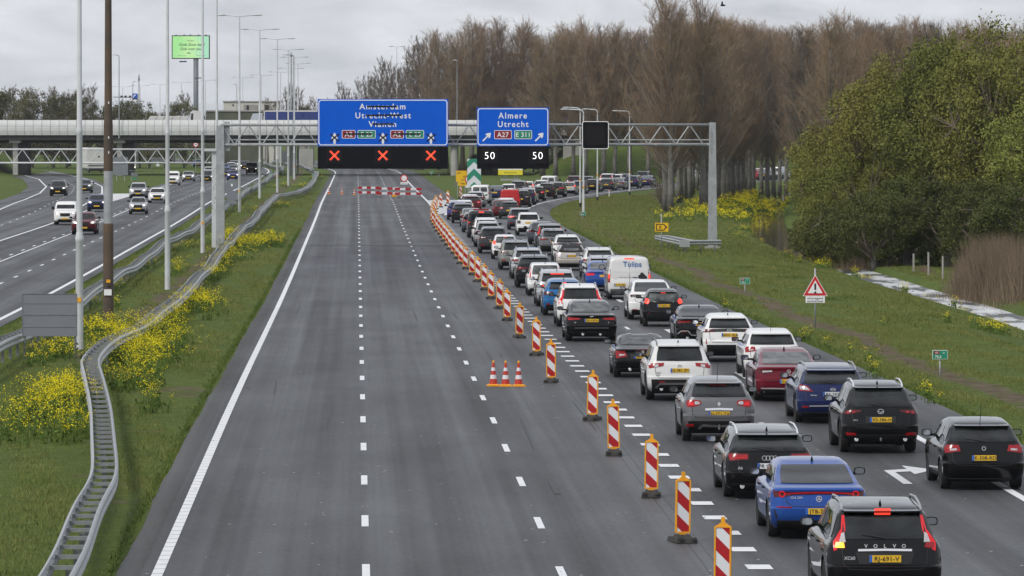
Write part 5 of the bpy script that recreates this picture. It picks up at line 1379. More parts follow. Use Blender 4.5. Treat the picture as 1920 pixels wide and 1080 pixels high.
c.tailgate_plate(.775); c.band('trim_bar', greypl, [(-.62, .50), (0, .505), (.62, .50)], .025, eps=.012, skirt=.02)

# white estate SUV with tall lamps (unlit)
c = T['tall_lamp_estate'] = Car('tall_lamp_estate', kind='hatch', L=4.64, W=1.89, H=1.68, ro=.92, wb=2.77, R=.36, belt=1.06, slope=.42, wtop=.16, wbot=.04, wm=.20, rails=True, railmat=galv, clad=.50, seam=.24, seamz=.64, g=.23)
for s in (-1, 1): c.band('taillight', tail_lit, [(s * .78, .90), (s * .80, 1.02), (s * .72, 1.14), (s * .68, 1.26), (s * .66, 1.46)], [.16, .13, .085, .075, .05], eps=.012, skirt=.03)
for i, ch in enumerate('VOLVO'): c.letter(ch, .07, chrome, (i - 2) * .14, .97, bold=.02)
c.tailgate_plate(.80)

# small rounded crossover (blue), SUV variants
c = T['round_crossover'] = Car('round_crossover', kind='hatch', L=4.21, W=1.80, H=1.55, ro=.80, wb=2.59, R=.34, belt=1.04, slope=.46, wtop=.14, wbot=.06, wm=.20, clad=.46, seam=.22, seamz=.62, g=.22, tumble=.30)
c.both('taillight', lamp_dark, [(.44, .92), (.84, .84), (.85, 1.02), (.48, 1.01)], kids=[('lamp_lens', lamp_clear, [(.55, .93), (.74, .89), (.74, .97), (.57, .98)], dict(rnd=.5))], rnd=.4, nu=6, nv=5, eps=.012, skirt=.02)
oval(c, .89); c.tailgate_plate(.73); c.both('reflector', lamp_red, [(.60, .45), (.72, .45), (.73, .53), (.62, .53)], eps=.016, skirt=.01); brake3(c, 1.41, .10, brake_lit)
c.band('skid_plate', greypl, [(-.45, .34), (0, .37), (.45, .34)], .06, eps=.036, skirt=.03)

c = T['bar_lamp_suv'] = Car('bar_lamp_suv', kind='hatch', L=4.64, W=1.88, H=1.62, ro=.95, wb=2.75, R=.36, belt=1.05, slope=.46, wtop=.17, wbot=.05, wm=.18, rails=True, railmat=chrome, clad=.52, seam=.23, seamz=.62, g=.22, arch=True)
c.both('taillight', lamp_red, [(.30, .90), (.86, .86), (.88, .98), (.32, .965)], kids=[('lamp_strip', brake_lit, [(.36, .925), (.78, .90), (.78, .925), (.36, .945)], dict(eps=.02))], eps=.012, skirt=.02)
brake3(c, 1.485, .30, brake_lit, .016); c.tailgate_plate(.76); oval(c, .87, .05, .035)
c.band('trim_bar', chrome, [(-.6, .42), (0, .42), (.6, .42)], .025, eps=.036, skirt=.03)

c = T['column_lamp_hatch'] = Car('column_lamp_hatch', kind='hatch', L=4.05, W=1.73, H=1.56, ro=.66, wb=2.54, R=.32, belt=.98, slope=.26, wtop=.10, wbot=.02, wm=.19, clad=.36, seam=.20, seamz=.52, g=.2, tumble=.18, spoiler=False, glass=glass_lt)
for s in (-1, 1): c.band('taillight', tail_lit, [(s * .76, .86), (s * .745, 1.02), (s * .72, 1.16), (s * .69, 1.34)], [.12, .12, .10, .07], eps=.014, skirt=.03)
c.tailgate_plate(.72); oval(c, .86, .04, .035)

c = T['claw_lamp_suv'] = Car('claw_lamp_suv', kind='hatch', L=4.45, W=1.86, H=1.63, ro=.86, wb=2.68, R=.36, belt=1.07, slope=.48, wtop=.16, wbot=.07, wm=.20, rails=True, railmat=galv, clad=.58, seam=.22, seamz=.66, g=.23, arch=True, tumble=.27)
c.both('taillight', lamp_dark, [(.36, .95), (.86, .90), (.87, 1.03), (.36, 1.02)], kids=[('lamp_lens', lamp_red, [(.50, .96), (.82, .93), (.82, 1.0), (.50, 1.0)], {})], eps=.012, skirt=.02)
c.band('lamp_band', ink, [(-.38, .985), (.38, .985)], .07, eps=.008, skirt=.02); c.tailgate_plate(.84, ); oval(c, .985, .05, .035)
c.both('reflector', lamp_red, [(.55, .45), (.75, .45), (.75, .49), (.55, .49)], eps=.016, skirt=.01)

c = T['wide_suv'] = Car('wide_suv', kind='hatch', L=4.70, W=1.88, H=1.66, ro=.96, wb=2.79, R=.36, belt=1.05, slope=.36, wtop=.16, wbot=.05, wm=.20, rails=True, railmat=galv, clad=.46, seam=.22, seamz=.66, g=.22)
c.both('taillight', lamp_dark, [(.42, .96), (.86, .92), (.88, 1.04), (.46, 1.05)], kids=[('lamp_lens', lamp_clear, [(.50, .985), (.76, .965), (.76, 1.01), (.52, 1.025)], {})], eps=.012, skirt=.02)
c.letter('SKODA', .055, chrome, 0, .965, bold=.02, spacing=1.7); c.tailgate_plate(.79)
c.both('reflector', lamp_red, [(.58, .50), (.80, .50), (.80, .56), (.60, .56)], eps=.02, skirt=.01)
c.band('skid_plate', greypl, [(-.60, .38), (0, .39), (.60, .38)], .10, eps=.014, skirt=.02)

c = T['arrow_lamp_suv'] = Car('arrow_lamp_suv', kind='hatch', L=4.55, W=1.84, H=1.68, ro=.93, wb=2.70, R=.37, tw=.24, belt=1.06, slope=.48, wtop=.17, wbot=.05, wm=.15, rails=True, railmat=chrome, clad=.46, seam=.24, seamz=.62, g=.24, arch=True, exhaust=(-.58, .58), towbar=True, tumble=.30)
c.both('taillight', lamp_dark, [(.48, .99), (.84, .93), (.87, 1.03), (.46, 1.04)], kids=[('lamp_lens', lamp_red, [(.60, .965), (.68, .955), (.68, 1.02), (.60, 1.02)], dict(rnd=.7)), ('lamp_lens', lamp_red, [(.72, .95), (.80, .94), (.80, 1.01), (.72, 1.015)], dict(rnd=.7))], eps=.012, skirt=.02)
h, _ = c.hit(0, 1.005, 'rear'); mb = ring2([(.075 * math.cos(a), 1.005 + .06 * math.sin(a)) for a in np.linspace(0, 2 * math.pi, 18, endpoint=False)], [(.062 * math.cos(a), 1.005 + .048 * math.sin(a)) for a in np.linspace(0, 2 * math.pi, 18, endpoint=False)], h.y - .018, h.y + .01)
mb.prism([(-.06, 1.02), (0, .985), (.06, 1.02), (.06, 1.008), (0, .970), (-.06, 1.008)], h.y - .014, h.y); c.mbadd('emblem', mb, chrome)
c.letter('CX-5', .05, chrome, -.60, .80, bold=.02); c.tailgate_plate(.81); c.quad('plate_recess', ink, [(-.36, .73), (.36, .73), (.36, .89), (-.36, .89)], nu=6, nv=2, eps=.003, skirt=0)
c.both('reflector', lamp_red, [(.58, .45), (.80, .45), (.82, .51), (.60, .50)], eps=.030, skirt=.01)

c = T['clear_lamp_estate'] = Car('clear_lamp_estate', kind='estate', L=4.84, W=1.89, H=1.51, ro=1.02, wb=2.85, R=.335, belt=1.0, slope=.50, wtop=.13, wbot=.03, wm=.14, rails=True, railmat=galv, clad=.30, seam=.22, seamz=.52, g=.17, fin=False)
c.both('taillight', lamp_red, [(.52, .84), (.87, .86), (.88, 1.03), (.66, .98)], kids=[('lamp_lens', lamp_clear, [(.60, .875), (.85, .89), (.86, .99), (.68, .955)], {})], eps=.012, skirt=.02)
oval(c, .895, .075, .04); c.tailgate_plate(.775); c.letter('Mondeo', .05, chrome, -.50, .75, bold=.02)
c.band('trim_bar', chrome, [(-.62, .47), (0, .475), (.62, .47)], .018, eps=.016, skirt=.02); c.both('reflector', lamp_red, [(.64, .43), (.80, .43), (.80, .47), (.64, .47)], eps=.014, skirt=.01)

c = T['red_fastback'] = Car('red_fastback', kind='fastback', L=4.86, W=1.87, H=1.45, ro=1.03, wb=2.84, R=.345, tw=.25, belt=.99, slope=1.15, deck=.36, wtop=.10, wbot=.06, wm=.14, tumble=.26, clad=.34, seam=.24, seamz=.60, cuts=(.40,), dpil=.6, g=.17, glass=glass_lt)
c.both('taillight', lamp_dark, [(.42, .83), (.86, .79), (.88, .91), (.44, .90)], kids=[('lamp_lens', lamp_clear, [(.46, .845), (.74, .82), (.74, .885), (.48, .89)], {})], eps=.012, skirt=.02)
c.ringmark(0, .85, .055); c.letter('V', .06, chrome, 0, .865, bold=.02); c.letter('W', .055, chrome, 0, .832, bold=.02); c.letter('ARTEON', .058, chrome, 0, .755, bold=.02, spacing=1.5); c.tailgate_plate(.58)
c.both('reflector', lamp_red, [(.30, .66), (.72, .67), (.72, .69), (.30, .68)], eps=.012, skirt=.01); c.band('trim_bar', chrome, [(-.78, .385), (0, .37), (.78, .385)], .028, eps=.016, skirt=.02)
c.both('tailpipe_trim', chrome, [(.42, .27), (.70, .27), (.72, .32), (.40, .32)], eps=.018, skirt=.02)

c = T['plain_hatch'] = Car('plain_hatch', kind='hatch', L=4.25, W=1.78, H=1.50, ro=.76, wb=2.62, R=.32, belt=.98, slope=.38, wtop=.12, wbot=.05, wm=.13, clad=.26, seam=.20, seamz=.55, g=.17, whip=True, fin=False)
c.both('taillight', lamp_red, [(.50, .84), (.82, .80), (.84, .97), (.54, .97)], kids=[('lamp_lens', lamp_clear, [(.58, .86), (.72, .85), (.72, .89), (.58, .90)], {})], eps=.012, skirt=.02)
c.ringmark(0, .90, .045); c.tailgate_plate(.70)

c = T['black_band_suv'] = Car('black_band_suv', kind='hatch', L=4.18, W=1.77, H=1.59, ro=.78, wb=2.56, R=.345, belt=1.10, slope=.44, wtop=.13, wbot=.02, wm=.16, clad=.58, seam=.22, seamz=.66, g=.23, arch=True, tumble=.28, fin=True, wiper=False)
c.band('lamp_band', ink, [(-.84, 1.04), (0, 1.06), (.84, 1.04)], .10, eps=.008, skirt=.02)
c.both('taillight', lamp_dark, [(.50, 1.01), (.85, .98), (.86, 1.08), (.50, 1.085)], eps=.014, skirt=.02)
oval(c, 1.055, .075, .052); c.tailgate_plate(.905); c.both('reflector', lamp_red, [(.745, .60), (.78, .60), (.78, .76), (.755, .76)], eps=.012, skirt=.01); c.letter('HYBRID', .035, chrome, -.55, .77, bold=.01)

c = T['sport_coupe'] = Car('sport_coupe', kind='fastback', L=4.72, W=1.87, H=1.37, ro=.96, wb=2.77, R=.35, tw=.27, belt=.95, slope=1.0, deck=.40, wtop=.09, wbot=.05, wm=.14, tumble=.27, clad=.46, seam=.26, seamz=.60, cuts=(.42,), dpil=.62, g=.15, shoulder=.02, exhaust=(-.52, .52))
c.both('taillight', lamp_dark, [(.38, .80), (.86, .76), (.88, .88), (.38, .875)], kids=[('lamp_lens', lamp_red, [(.45, .81), (.82, .78), (.82, .85), (.45, .855)], {})], eps=.012, skirt=.02)
rings4(c, .905, .036); c.tailgate_plate(.74)
for s in (-1, 1): c.band('trim_line', chrome, [(s * .86, .40), (s * .74, .50), (s * .50, .50), (s * .38, .36), (s * .05, .34)], .022, eps=.032, skirt=.03)
c.both('reflector', lamp_red, [(.56, .455), (.74, .455), (.74, .475), (.56, .475)], eps=.02, skirt=.01)

c = T['city_hatch'] = Car('city_hatch', kind='hatch', L=3.50, W=1.62, H=1.50, ro=.56, wb=2.34, R=.285, tw=.18, belt=1.0, slope=.28, wtop=.10, wbot=-.02, wm=.17, clad=.52, seam=.18, seamz=.60, g=.19, tumble=.24, fin=False, whip=False, glass=glass_lt)
for s in (-1, 1):
    c.quad('taillight', brake_lit, [(s * .56, .90), (s * .74, .89), (s * .74, 1.10), (s * .56, 1.10)], nu=6, nv=6, rnd=.9, eps=.016, skirt=.03)
c.quad('high_brake_light', brake_lit, [(-.09, 1.31), (.09, 1.31), (.09, 1.345), (-.09, 1.345)], nu=3, nv=1, eps=.04, skirt=.04)
c.tailgate_plate(.83); c.letter('SPARK', .05, chrome, -.36, .985, bold=.02); c.letter('LS', .05, chrome, .38, .985, bold=.02); c.both('reflector', lamp_red, [(.56, .50), (.62, .50), (.62, .55), (.56, .55)], eps=.014, skirt=.01)

c = T['sloping_suv'] = Car('sloping_suv', kind='fastback', L=4.75, W=1.92, H=1.62, ro=.93, wb=2.89, R=.36, tw=.25, belt=1.10, slope=.95, deck=.22, wtop=.10, wbot=.05, wm=.15, tumble=.30, clad=.42, seam=.25, seamz=.72, cuts=(.30, .66), dpil=.55, g=.20, wiper=False, fin=False, spoiler=False)
c.both('taillight', lamp_dark, [(.50, .99), (.86, .93), (.87, 1.04), (.56, 1.05)], kids=[('lamp_lens', lamp_clear, [(.58, 1.0), (.80, .96), (.80, 1.0), (.60, 1.03)], {})], eps=.012, skirt=.02)
c.tailgate_plate(.80); c.letter('TESLA', .05, greypl, 0, .98, bold=.02, spacing=1.4)
c.both('reflector', lamp_red, [(.60, .42), (.78, .42), (.79, .45), (.60, .45)], eps=.016, skirt=.01)

c = T['mini_cabrio'] = Car('mini_cabrio', kind='hatch', L=3.88, W=1.75, H=1.42, ro=.72, wb=2.50, R=.33, belt=.98, slope=.40, wtop=.16, wbot=.10, wm=.34, clad=.40, seam=.22, seamz=.66, g=.17, tumble=.22, fin=False, no_rear_window=True, spoiler=False, wiper=False, cuts=(.4,))
c.quad('soft_top', softtop, [(-.80, .995), (.80, .995), (.66, 1.31), (-.66, 1.31)], nu=12, nv=6, rnd=.06, eps=.012, skirt=.02)
c.quad('soft_top', softtop, [(-.52, c.yr(1.30) + .02), (.52, c.yr(1.30) + .02), (.50, c.yr(1.34) + 1.15), (-.50, c.yr(1.34) + 1.15)], view='top', nu=8, nv=6, eps=.014, skirt=.03)
c.quad('rear_window', glass_lt, [(-.46, 1.09), (.46, 1.09), (.42, 1.23), (-.42, 1.23)], nu=8, nv=4, rnd=.35, eps=.018, skirt=.01)
c.both('taillight', chrome, [(.60, .76), (.80, .75), (.79, .97), (.61, .97)], kids=[('lamp_lens', tail_lit, [(.625, .78), (.78, .775), (.77, .95), (.63, .95)], dict(rnd=.3))], rnd=.3, nu=4, nv=5, eps=.014, skirt=.02)
c.tailgate_plate(.80); c.band('trim_bar', chrome, [(-.28, .90), (.28, .90)], .03, eps=.018, skirt=.02); c.ringmark(0, .50, .05)

c = T['boxy_suv'] = Car('boxy_suv', kind='hatch', L=4.24, W=1.81, H=1.67, ro=.83, wb=2.57, R=.35, belt=1.10, slope=.22, wtop=.13, wbot=.04, wm=.17, rails=True, railmat=ink, clad=.56, seam=.20, seamz=.68, g=.24, arch=True, tumble=.18)
c.both('taillight', ink, [(.60, .88), (.83, .87), (.83, 1.09), (.60, 1.09)], kids=[('lamp_lens', brake_lit, [(.63, .91), (.80, .90), (.80, 1.06), (.63, 1.06)], {})], eps=.02, skirt=.03)
c.tailgate_plate(.93); c.letter('JEEP', .05, ink, -.3, 1.03, bold=.02); c.both('reflector', lamp_red, [(.60, .48), (.70, .48), (.70, .54), (.60, .54)], eps=.016, skirt=.01)

c = T['small_mpv'] = Car('small_mpv', kind='hatch', L=4.0, W=1.68, H=1.62, ro=.70, wb=2.48, R=.31, belt=.98, slope=.24, wtop=.13, wbot=.04, wm=.15, clad=.24, seam=.18, seamz=.50, g=.2, tumble=.16, fin=False, glass=glass_lt, spoiler=False)
for s in (-1, 1): c.band('taillight', lamp_red, [(s * .74, .80), (s * .73, 1.0), (s * .68, 1.20)], [.12, .12, .08], eps=.014, skirt=.03)
c.tailgate_plate(.84); c.ringmark(0, .93, .04)

c = T['curvy_sports'] = Car('curvy_sports', kind='fastback', L=4.70, W=1.92, H=1.52, ro=.90, wb=2.81, R=.37, tw=.29, belt=.97, slope=.92, deck=.26, wtop=.10, wbot=.06, wm=.16, tumble=.32, clad=.34, seam=.26, seamz=.62, cuts=(.45,), dpil=.6, g=.18, shoulder=.03)
c.band('light_bar', lamp_red, [(-.80, .88), (0, .90), (.80, .88)], .05, eps=.014, skirt=.02); c.both('taillight', lamp_red, [(.48, .84), (.86, .82), (.86, .90), (.48, .91)], eps=.016, skirt=.02); c.tailgate_plate(.62)

c = T['estate_plain'] = Car('estate_plain', kind='estate', L=4.65, W=1.82, H=1.48, ro=.95, wb=2.73, R=.33, belt=.98, slope=.45, wtop=.13, wbot=.04, wm=.15, rails=True, clad=.30, seam=.21, seamz=.52, g=.17)
c.both('taillight', lamp_red, [(.48, .84), (.85, .82), (.86, .97), (.52, .97)], eps=.012, skirt=.02); c.tailgate_plate(.72); c.ringmark(0, .90, .045)

c = T['saloon_plain'] = Car('saloon_plain', kind='sedan', L=4.70, W=1.82, H=1.44, ro=1.02, wb=2.81, R=.33, belt=.97, slope=.85, deck=.48, wtop=.10, wbot=.08, wm=.16, clad=.28, seam=.22, seamz=.58, cuts=(.42,), dpil=.6, g=.17, glass=glass_lt)
c.both('taillight', lamp_red, [(.46, .78), (.84, .75), (.86, .89), (.48, .88)], eps=.012, skirt=.02); c.tailgate_plate(.74); c.ringmark(0, .86, .04)

# vans
def van_rear(c, wz0, wz1, wx=None, door=True, lamps=True):
    p = c.p; W2 = p['W'] / 2
    if wx:
        for s in (-1, 1): c.quad('rear_window', glass_lt if p.get('lt') else glass, [(s * .05, wz0), (s * wx, wz0), (s * (wx - .05), wz1), (s * .05, wz1)], nu=5, nv=4, rnd=.12, eps=.006, skirt=.01)
    c.band('door_gap', ink, [(0, .42), (0, p['H'] - .22)], .014, eps=.004, skirt=0)
c = T['panel_van'] = Car('panel_van', kind='van', L=4.97, W=1.99, H=2.0, ro=1.0, wb=2.93, R=.345, belt=1.18, clad=.50, cladmat=greypl, g=.24)
van_rear(c, 0, 0)
for s in (-1, 1):
    kid = c.band('lamp_lens', brake_lit, [(s * .93, .98), (s * .92, 1.16)], .06, add=False, eps=.024, skirt=.01)
    c.band('taillight', lamp_red, [(s * .935, .80), (s * .93, 1.10), (s * .905, 1.40)], [.09, .10, .08], eps=.014, skirt=.03, children=[kid])
c.quad('high_brake_light', brake_lit, [(-.22, 1.865), (.22, 1.865), (.22, 1.895), (-.22, 1.895)], nu=4, nv=1, eps=.036, skirt=.03)
logo_blue = M('print_blue', (0.03, 0.14, 0.42), .45); c.letter('Tuijps', .36, logo_blue, .14, 1.64, bold=.012); c.tailgate_plate(.70, -.44)
c.letter('Keukens - Sanitair - Tegels', .055, greypl, -.20, 1.04, bold=.006); c.letter('www', .05, greypl, -.62, .97, bold=.006)
h, _ = c.hit(.63, 1.05, 'rear')
c.mbadd('printed_figure', MB().prism([(.38, .90), (.80, .86), (.82, 1.06), (.70, 1.17), (.62, 1.26), (.52, 1.24), (.50, 1.16), (.42, 1.12)], h.y - .012, h.y), ink)
c.mbadd('door_handle', MB().box((.26, h.y - .02, 1.03), (.22, .03, .035)), blackpl)
c = T['leisure_van'] = Car('leisure_van', kind='van', L=4.45, W=1.85, H=1.86, ro=.86, wb=2.70, R=.32, belt=1.12, clad=.34, cladmat=greypl, g=.22, lt=True)
van_rear(c, 1.16, 1.62, .72)
for s in (-1, 1): c.band('taillight', lamp_red, [(s * .86, .90), (s * .85, 1.16), (s * .835, 1.36)], [.09, .10, .07], eps=.014, skirt=.03)
c.tailgate_plate(.80, -.3); c.front()
c = T['minibus'] = Car('minibus', kind='van', L=4.9, W=1.93, H=1.96, ro=.95, wb=2.9, R=.34, belt=1.10, clad=.34, g=.22)
c.quad('rear_window', glass, [(-.78, 1.14), (.78, 1.14), (.70, 1.70), (-.70, 1.70)], nu=10, nv=5, rnd=.1, eps=.006, skirt=.01)
for s in (-1, 1):
    kid = c.band('lamp_lens', brake_lit, [(s * .86, .92), (s * .86, 1.10)], .07, add=False, eps=.024, skirt=.01)
    c.band('taillight', lamp_red, [(s * .86, .86), (s * .855, 1.16)], .10, eps=.014, skirt=.03, children=[kid])
c.quad('high_brake_light', brake_lit, [(-.18, 1.77), (.18, 1.77), (.18, 1.83), (-.18, 1.83)], nu=4, nv=1, eps=.036, skirt=.03); c.tailgate_plate(.86); c.front()
c.mbadd('roof_lights', MB().box((0, .25, 1.985), (1.1, .2, .09)), lamp_red)
c = T['box_van'] = Car('box_van', kind='van', L=4.6, W=1.85, H=1.90, ro=.9, wb=2.8, R=.32, belt=1.12, clad=.30, g=.22)
van_rear(c, 0, 0)
for s in (-1, 1): c.band('taillight', tail_lit, [(s * .86, .70), (s * .855, 1.0)], .09, eps=.014, skirt=.03)
c.tailgate_plate(.6, -.3)
for k_ in ('claw_lamp_suv', 'round_crossover', 'plain_hatch', 'saloon_plain', 'city_hatch', 'wide_suv', 'arrow_lamp_suv', 'estate_plain'): T[k_].front()

# ------------------------------------------------------------------ the queue on the exit lanes
def heading(Y): return math.atan(0.0285) if Y < 400 else -math.atan(EXs(Y))
ROADTOP = ROAD_Z + 0.004
def qcar(t, col, px, py, label, plate=None, name=None, cat='car', Y=None, lane=None, far=None, brake=None, white_plate=False):
    if Y is None: g = G(px, py)
    else:
        X = XP(px, Y) if lane is None else EX(Y) - 1.72 - 3.45 * lane
        g = Vector((X, Y, zb(Y)))
    far = g.y > 330 if far is None else far
    c = T[t]; hd = heading(g.y)
    return c.instance(label, name or {'sedan': 'saloon_car', 'fastback': 'coupe', 'estate': 'estate_car', 'hatch': 'hatchback' if c.p['H'] < 1.6 else 'suv', 'van': 'van'}[c.p['kind']], cat, (g.x, g.y, g.z + ROADTOP), hd, col, 'vehicles queuing on the exit lanes', plate, far, brake, white_plate=white_plate)
BR = dict(high_brake_light=brake_lit); TB = dict(taillight=tail_lit); TBR = dict(taillight=brake_lit, high_brake_light=brake_lit)
# left exit lane, from the front of the picture backwards
qcar('tall_lamp_suv', 'black', 1650, 0, 'black estate with tall red lamps up its rear pillars, nearest car', 'RJ-691-V', Y=89.8)
qcar('lightbar_coupe', 'blue', 1528, 1008, 'bright blue coupe with a dotted red light bar across its boot', 'JTB-75-T')
qcar('exec_estate', 'black', 1437, 933, 'black estate with four chrome rings and a white number plate', 'PR CA 216', white_plate=True)
qcar('drop_lamp_crossover', 'grey', 1345, 828, 'grey crossover with drop-shaped red lamps and a whip aerial', 'H-771-TX')
qcar('wedge_lamp_suv', 'pearl', 1271, 751, 'white SUV with narrow red wedge lamps and dark lower bumper', 'G-081-ZV')
qcar('folding_coupe', 'black', 1203, 708, 'low black two-door coupe just ahead of the white wedge-lamp SUV', 'SR-210-K')
qcar('exec_saloon', 'black', 1107, 640, 'black saloon with wide flat red lamps beside the striped beacons', 'SH-147-R')
qcar('tall_lamp_estate', 'white', 1087, 613, 'white SUV with red lamps up its rear pillars, ahead of the black saloon')
qcar('round_crossover', 'azure', 1057, 592, 'bright blue small crossover ahead of the white tall-lamp SUV', brake=BR)
qcar('bar_lamp_suv', 'silver', 1044, 575, 'silver SUV with a lit red brake bar above its rear window')
qcar('column_lamp_hatch', 'white', 1022, 555, 'white small hatchback with upright red column lamps')
qcar('claw_lamp_suv', 'black', 1002, 540, 'black SUV with chrome rails and plate set low, left lane', far=False)
qcar('claw_lamp_suv', 'silver', 990, 523, 'pale SUV half hidden ahead of the black SUV with chrome rails')
qcar('wide_suv', 'greygreen', 967, 506, 'grey-green SUV with a tall tailgate and wide silver skid plate', 'X-871-KP', far=False)
qcar('city_hatch', 'white', 947, 486.5, 'white small hatchback with one glowing lamp, left lane', brake=BR)
qcar('wide_suv', 'darkgrey', 925, 475.5, 'dark grey SUV with lit brake lamps, left lane', brake=BR)
qcar('arrow_lamp_suv', 'pearl', 915, 463, 'pearl white SUV ahead of the dark grey braking SUV')
qcar('wide_suv', 'white', 911, 454, 'white SUV just behind the dark minibus')
qcar('minibus', 'darkgrey', 902, 446, 'dark grey minibus with red lights along its roof', name='minibus', cat='van')
qcar('estate_plain', 'slate', 889, 436, 'slate estate car hidden beside the dark minibus')
qcar('saloon_plain', 'grey', 884, 425.5, 'grey saloon between the dark minibus and a black SUV')
qcar('claw_lamp_suv', 'black', 868, 418.5, 'black SUV at the tip of the white gore hatching')
qcar('round_crossover', 'violet', 858, 412.5, 'violet blue hatchback beside the beacons at the gore tip')
qcar('plain_hatch', 'maroon', 884, 398, 'dark red hatchback with a glowing lamp near the gore', brake=TB)
qcar('plain_hatch', 'white', 870, 402, 'white hatchback nearest the gore hatching', Y=466)
qcar('estate_plain', 'white', 880, 391, 'white estate beside the gore hatching, behind the silver hatchback', Y=498)
qcar('plain_hatch', 'silver', 891, 387, 'silver hatchback behind the white kombi van', Y=514)
qcar('leisure_van', 'white', 901, 381, 'white kombi van with twin rear windows under the green chevron sign', name='van', cat='van', Y=533)
qcar('saloon_plain', 'navy', 929, 373, 'dark navy saloon right of the white kombi van', Y=562)
# right exit lane
qcar('arrow_lamp_suv', 'black', 1645, 849, 'black SUV with twin exhausts and a chrome emblem, right lane', 'XS-386-H')
qcar('clear_lamp_estate', 'navy', 1556, 793, 'navy blue estate with clear-topped lamps and silver roof rails', 'LBX 5821M', white_plate=True)
qcar('red_fastback', 'wine', 1474, 752, 'wine red coupe-like saloon with chrome lettering on its boot', 'G-827-BZ')
qcar('plain_hatch', 'white', 1445, 709, 'white hatchback with a whip aerial behind the wine red saloon', 'TN-481-H')
qcar('black_band_suv', 'white', 1365, 679, 'white crossover with a black band between its rear lamps', 'GKD-18-B')
qcar('sport_coupe', 'black', 1313, 646, 'low black sports coupe with chrome-edged bumper', 'Z-027-D')
qcar('city_hatch', 'black', 1243, 613, 'small black hatchback with round glowing brake lamps', '14-GNL-8')
qcar('sloping_suv', 'white', 1220, 600, 'white SUV with a sloping glass tail and clear lamps')
qcar('panel_van', 'pearl', 1178, 562, 'white panel van lettered Tuijps in blue', 'V-694-BX', name='panel_van', cat='van')
qcar('saloon_plain', 'blue', 1131, 546, 'blue saloon squeezed left of the white panel van', brake=TB)
qcar('estate_plain', 'silver', 1130, 535, 'silver estate ahead of the blue saloon by the panel van')
qcar('claw_lamp_suv', 'pearl', 1123, 522.5, 'pearl white SUV ahead of the silver estate')
qcar('mini_cabrio', 'sand', 1071, 507.5, 'sand coloured cabriolet with a black soft top', 'Z-674-NK', far=False)
qcar('black_band_suv', 'white', 1064, 491, 'white crossover directly ahead of the sand coloured cabriolet', far=False)
qcar('claw_lamp_suv', 'grey', 1038, 478.5, 'grey SUV with slim red lamps and twin badges, right lane', far=False)
qcar('tall_lamp_estate', 'darkgrey', 1031, 469, 'dark grey SUV with bluish roof, right lane before the curve')
qcar('curvy_sports', 'slate', 1016, 458.5, 'slate low sports car with wide haunches, right lane')
qcar('boxy_suv', 'white', 991, 442, 'boxy white SUV with square red lamps')
qcar('wide_suv', 'slate', 975, 431, 'slate SUV just ahead of the boxy white SUV', brake=TBR)
qcar('small_mpv', 'maroon', 941, 410, 'dark red tall hatchback in the middle of the curve')
qcar('plain_hatch', 'darkgrey', 955, 406, 'dark grey hatchback right of the dark red tall hatchback', Y=461)
qcar('estate_plain', 'white', 949, 397, 'white estate between the dark red hatchback and the red van', Y=478)
qcar('box_van', 'red', 956.5, 391, 'bright red box van in the curve', name='van', cat='van', Y=501)
qcar('wide_suv', 'black', 976, 387, 'black SUV right behind the red van', Y=513)
qcar('claw_lamp_suv', 'navy', 985, 384, 'navy SUV second after the red van', Y=524)
qcar('plain_hatch', 'pearl', 990, 380, 'pearl hatchback with orange glowing lamps after the red van', Y=538, brake=TBR)
qcar('plain_hatch', 'black', 1005, 377, 'black hatchback with red lamps, ahead of the pearl hatchback', Y=551, brake=TB)
qcar('arrow_lamp_suv', 'black', 1025, 372, 'big black SUV at the start of the bend', Y=569)
qcar('claw_lamp_suv', 'darkgrey', 1043, 369, 'dark grey SUV with red lamps in the bend', Y=583, brake=TB)
qcar('city_hatch', 'silver', 1067, 365, 'small silver hatchback with lit lamps beside the white lamp posts', Y=601)
qcar('plain_hatch', 'slate', 1084, 362, 'slate hatchback behind the white lamp posts', Y=614)
qcar('plain_hatch', 'black', 1111, 358, 'black hatchback right of the twin lamp posts', Y=633)
qcar('estate_plain', 'darkgrey', 1138, 356, 'dark estate between the second and third lamp posts', Y=646)
qcar('saloon_plain', 'grey', 1158, 354, 'grey saloon left of the third lamp post', Y=657)
qcar('claw_lamp_suv', 'navy', 1184, 351, 'dark blue SUV behind the third lamp post', Y=671)
qcar('saloon_plain', 'navy', 1211, 347.5, 'dark blue saloon at the edge of the poplars', Y=690)
# far left lane, round the bend
qcar('plain_hatch', 'white', 953, 368, 'white hatchback just behind the roof of the red van', Y=577)
qcar('wide_suv', 'darkgrey', 972, 363, 'dark SUV in the far lane under the lemon sign', Y=594)
qcar('city_hatch', 'white', 989, 360, 'tiny white hatchback in the far lane', Y=607)
qcar('estate_plain', 'white', 1015, 356, 'white estate in the far lane above the black SUVs', Y=623)
qcar('leisure_van', 'white', 1029, 352, 'white high-roofed car in the far lane', Y=637, name='van', cat='van')
qcar('wide_suv', 'maroon', 1076, 347, 'dark red SUV in the far lane behind the lamp posts', Y=664)
qcar('plain_hatch', 'darkgrey', 1100, 344, 'dark hatchback in the far lane right of the lamp posts', Y=677)
qcar('tall_lamp_estate', 'white', 1138, 340, 'white SUV in the far lane near the bend end', Y=697)
qcar('plain_hatch', 'white', 1155, 337, 'white hatchback in the far lane near the bend end', Y=709)
qcar('estate_plain', 'slate', 1170, 335, 'slate estate in the far lane near the bend end', Y=719)
qcar('wide_suv', 'darkgrey', 1205, 331, 'dark SUV furthest before the poplars hide the lane', Y=735)
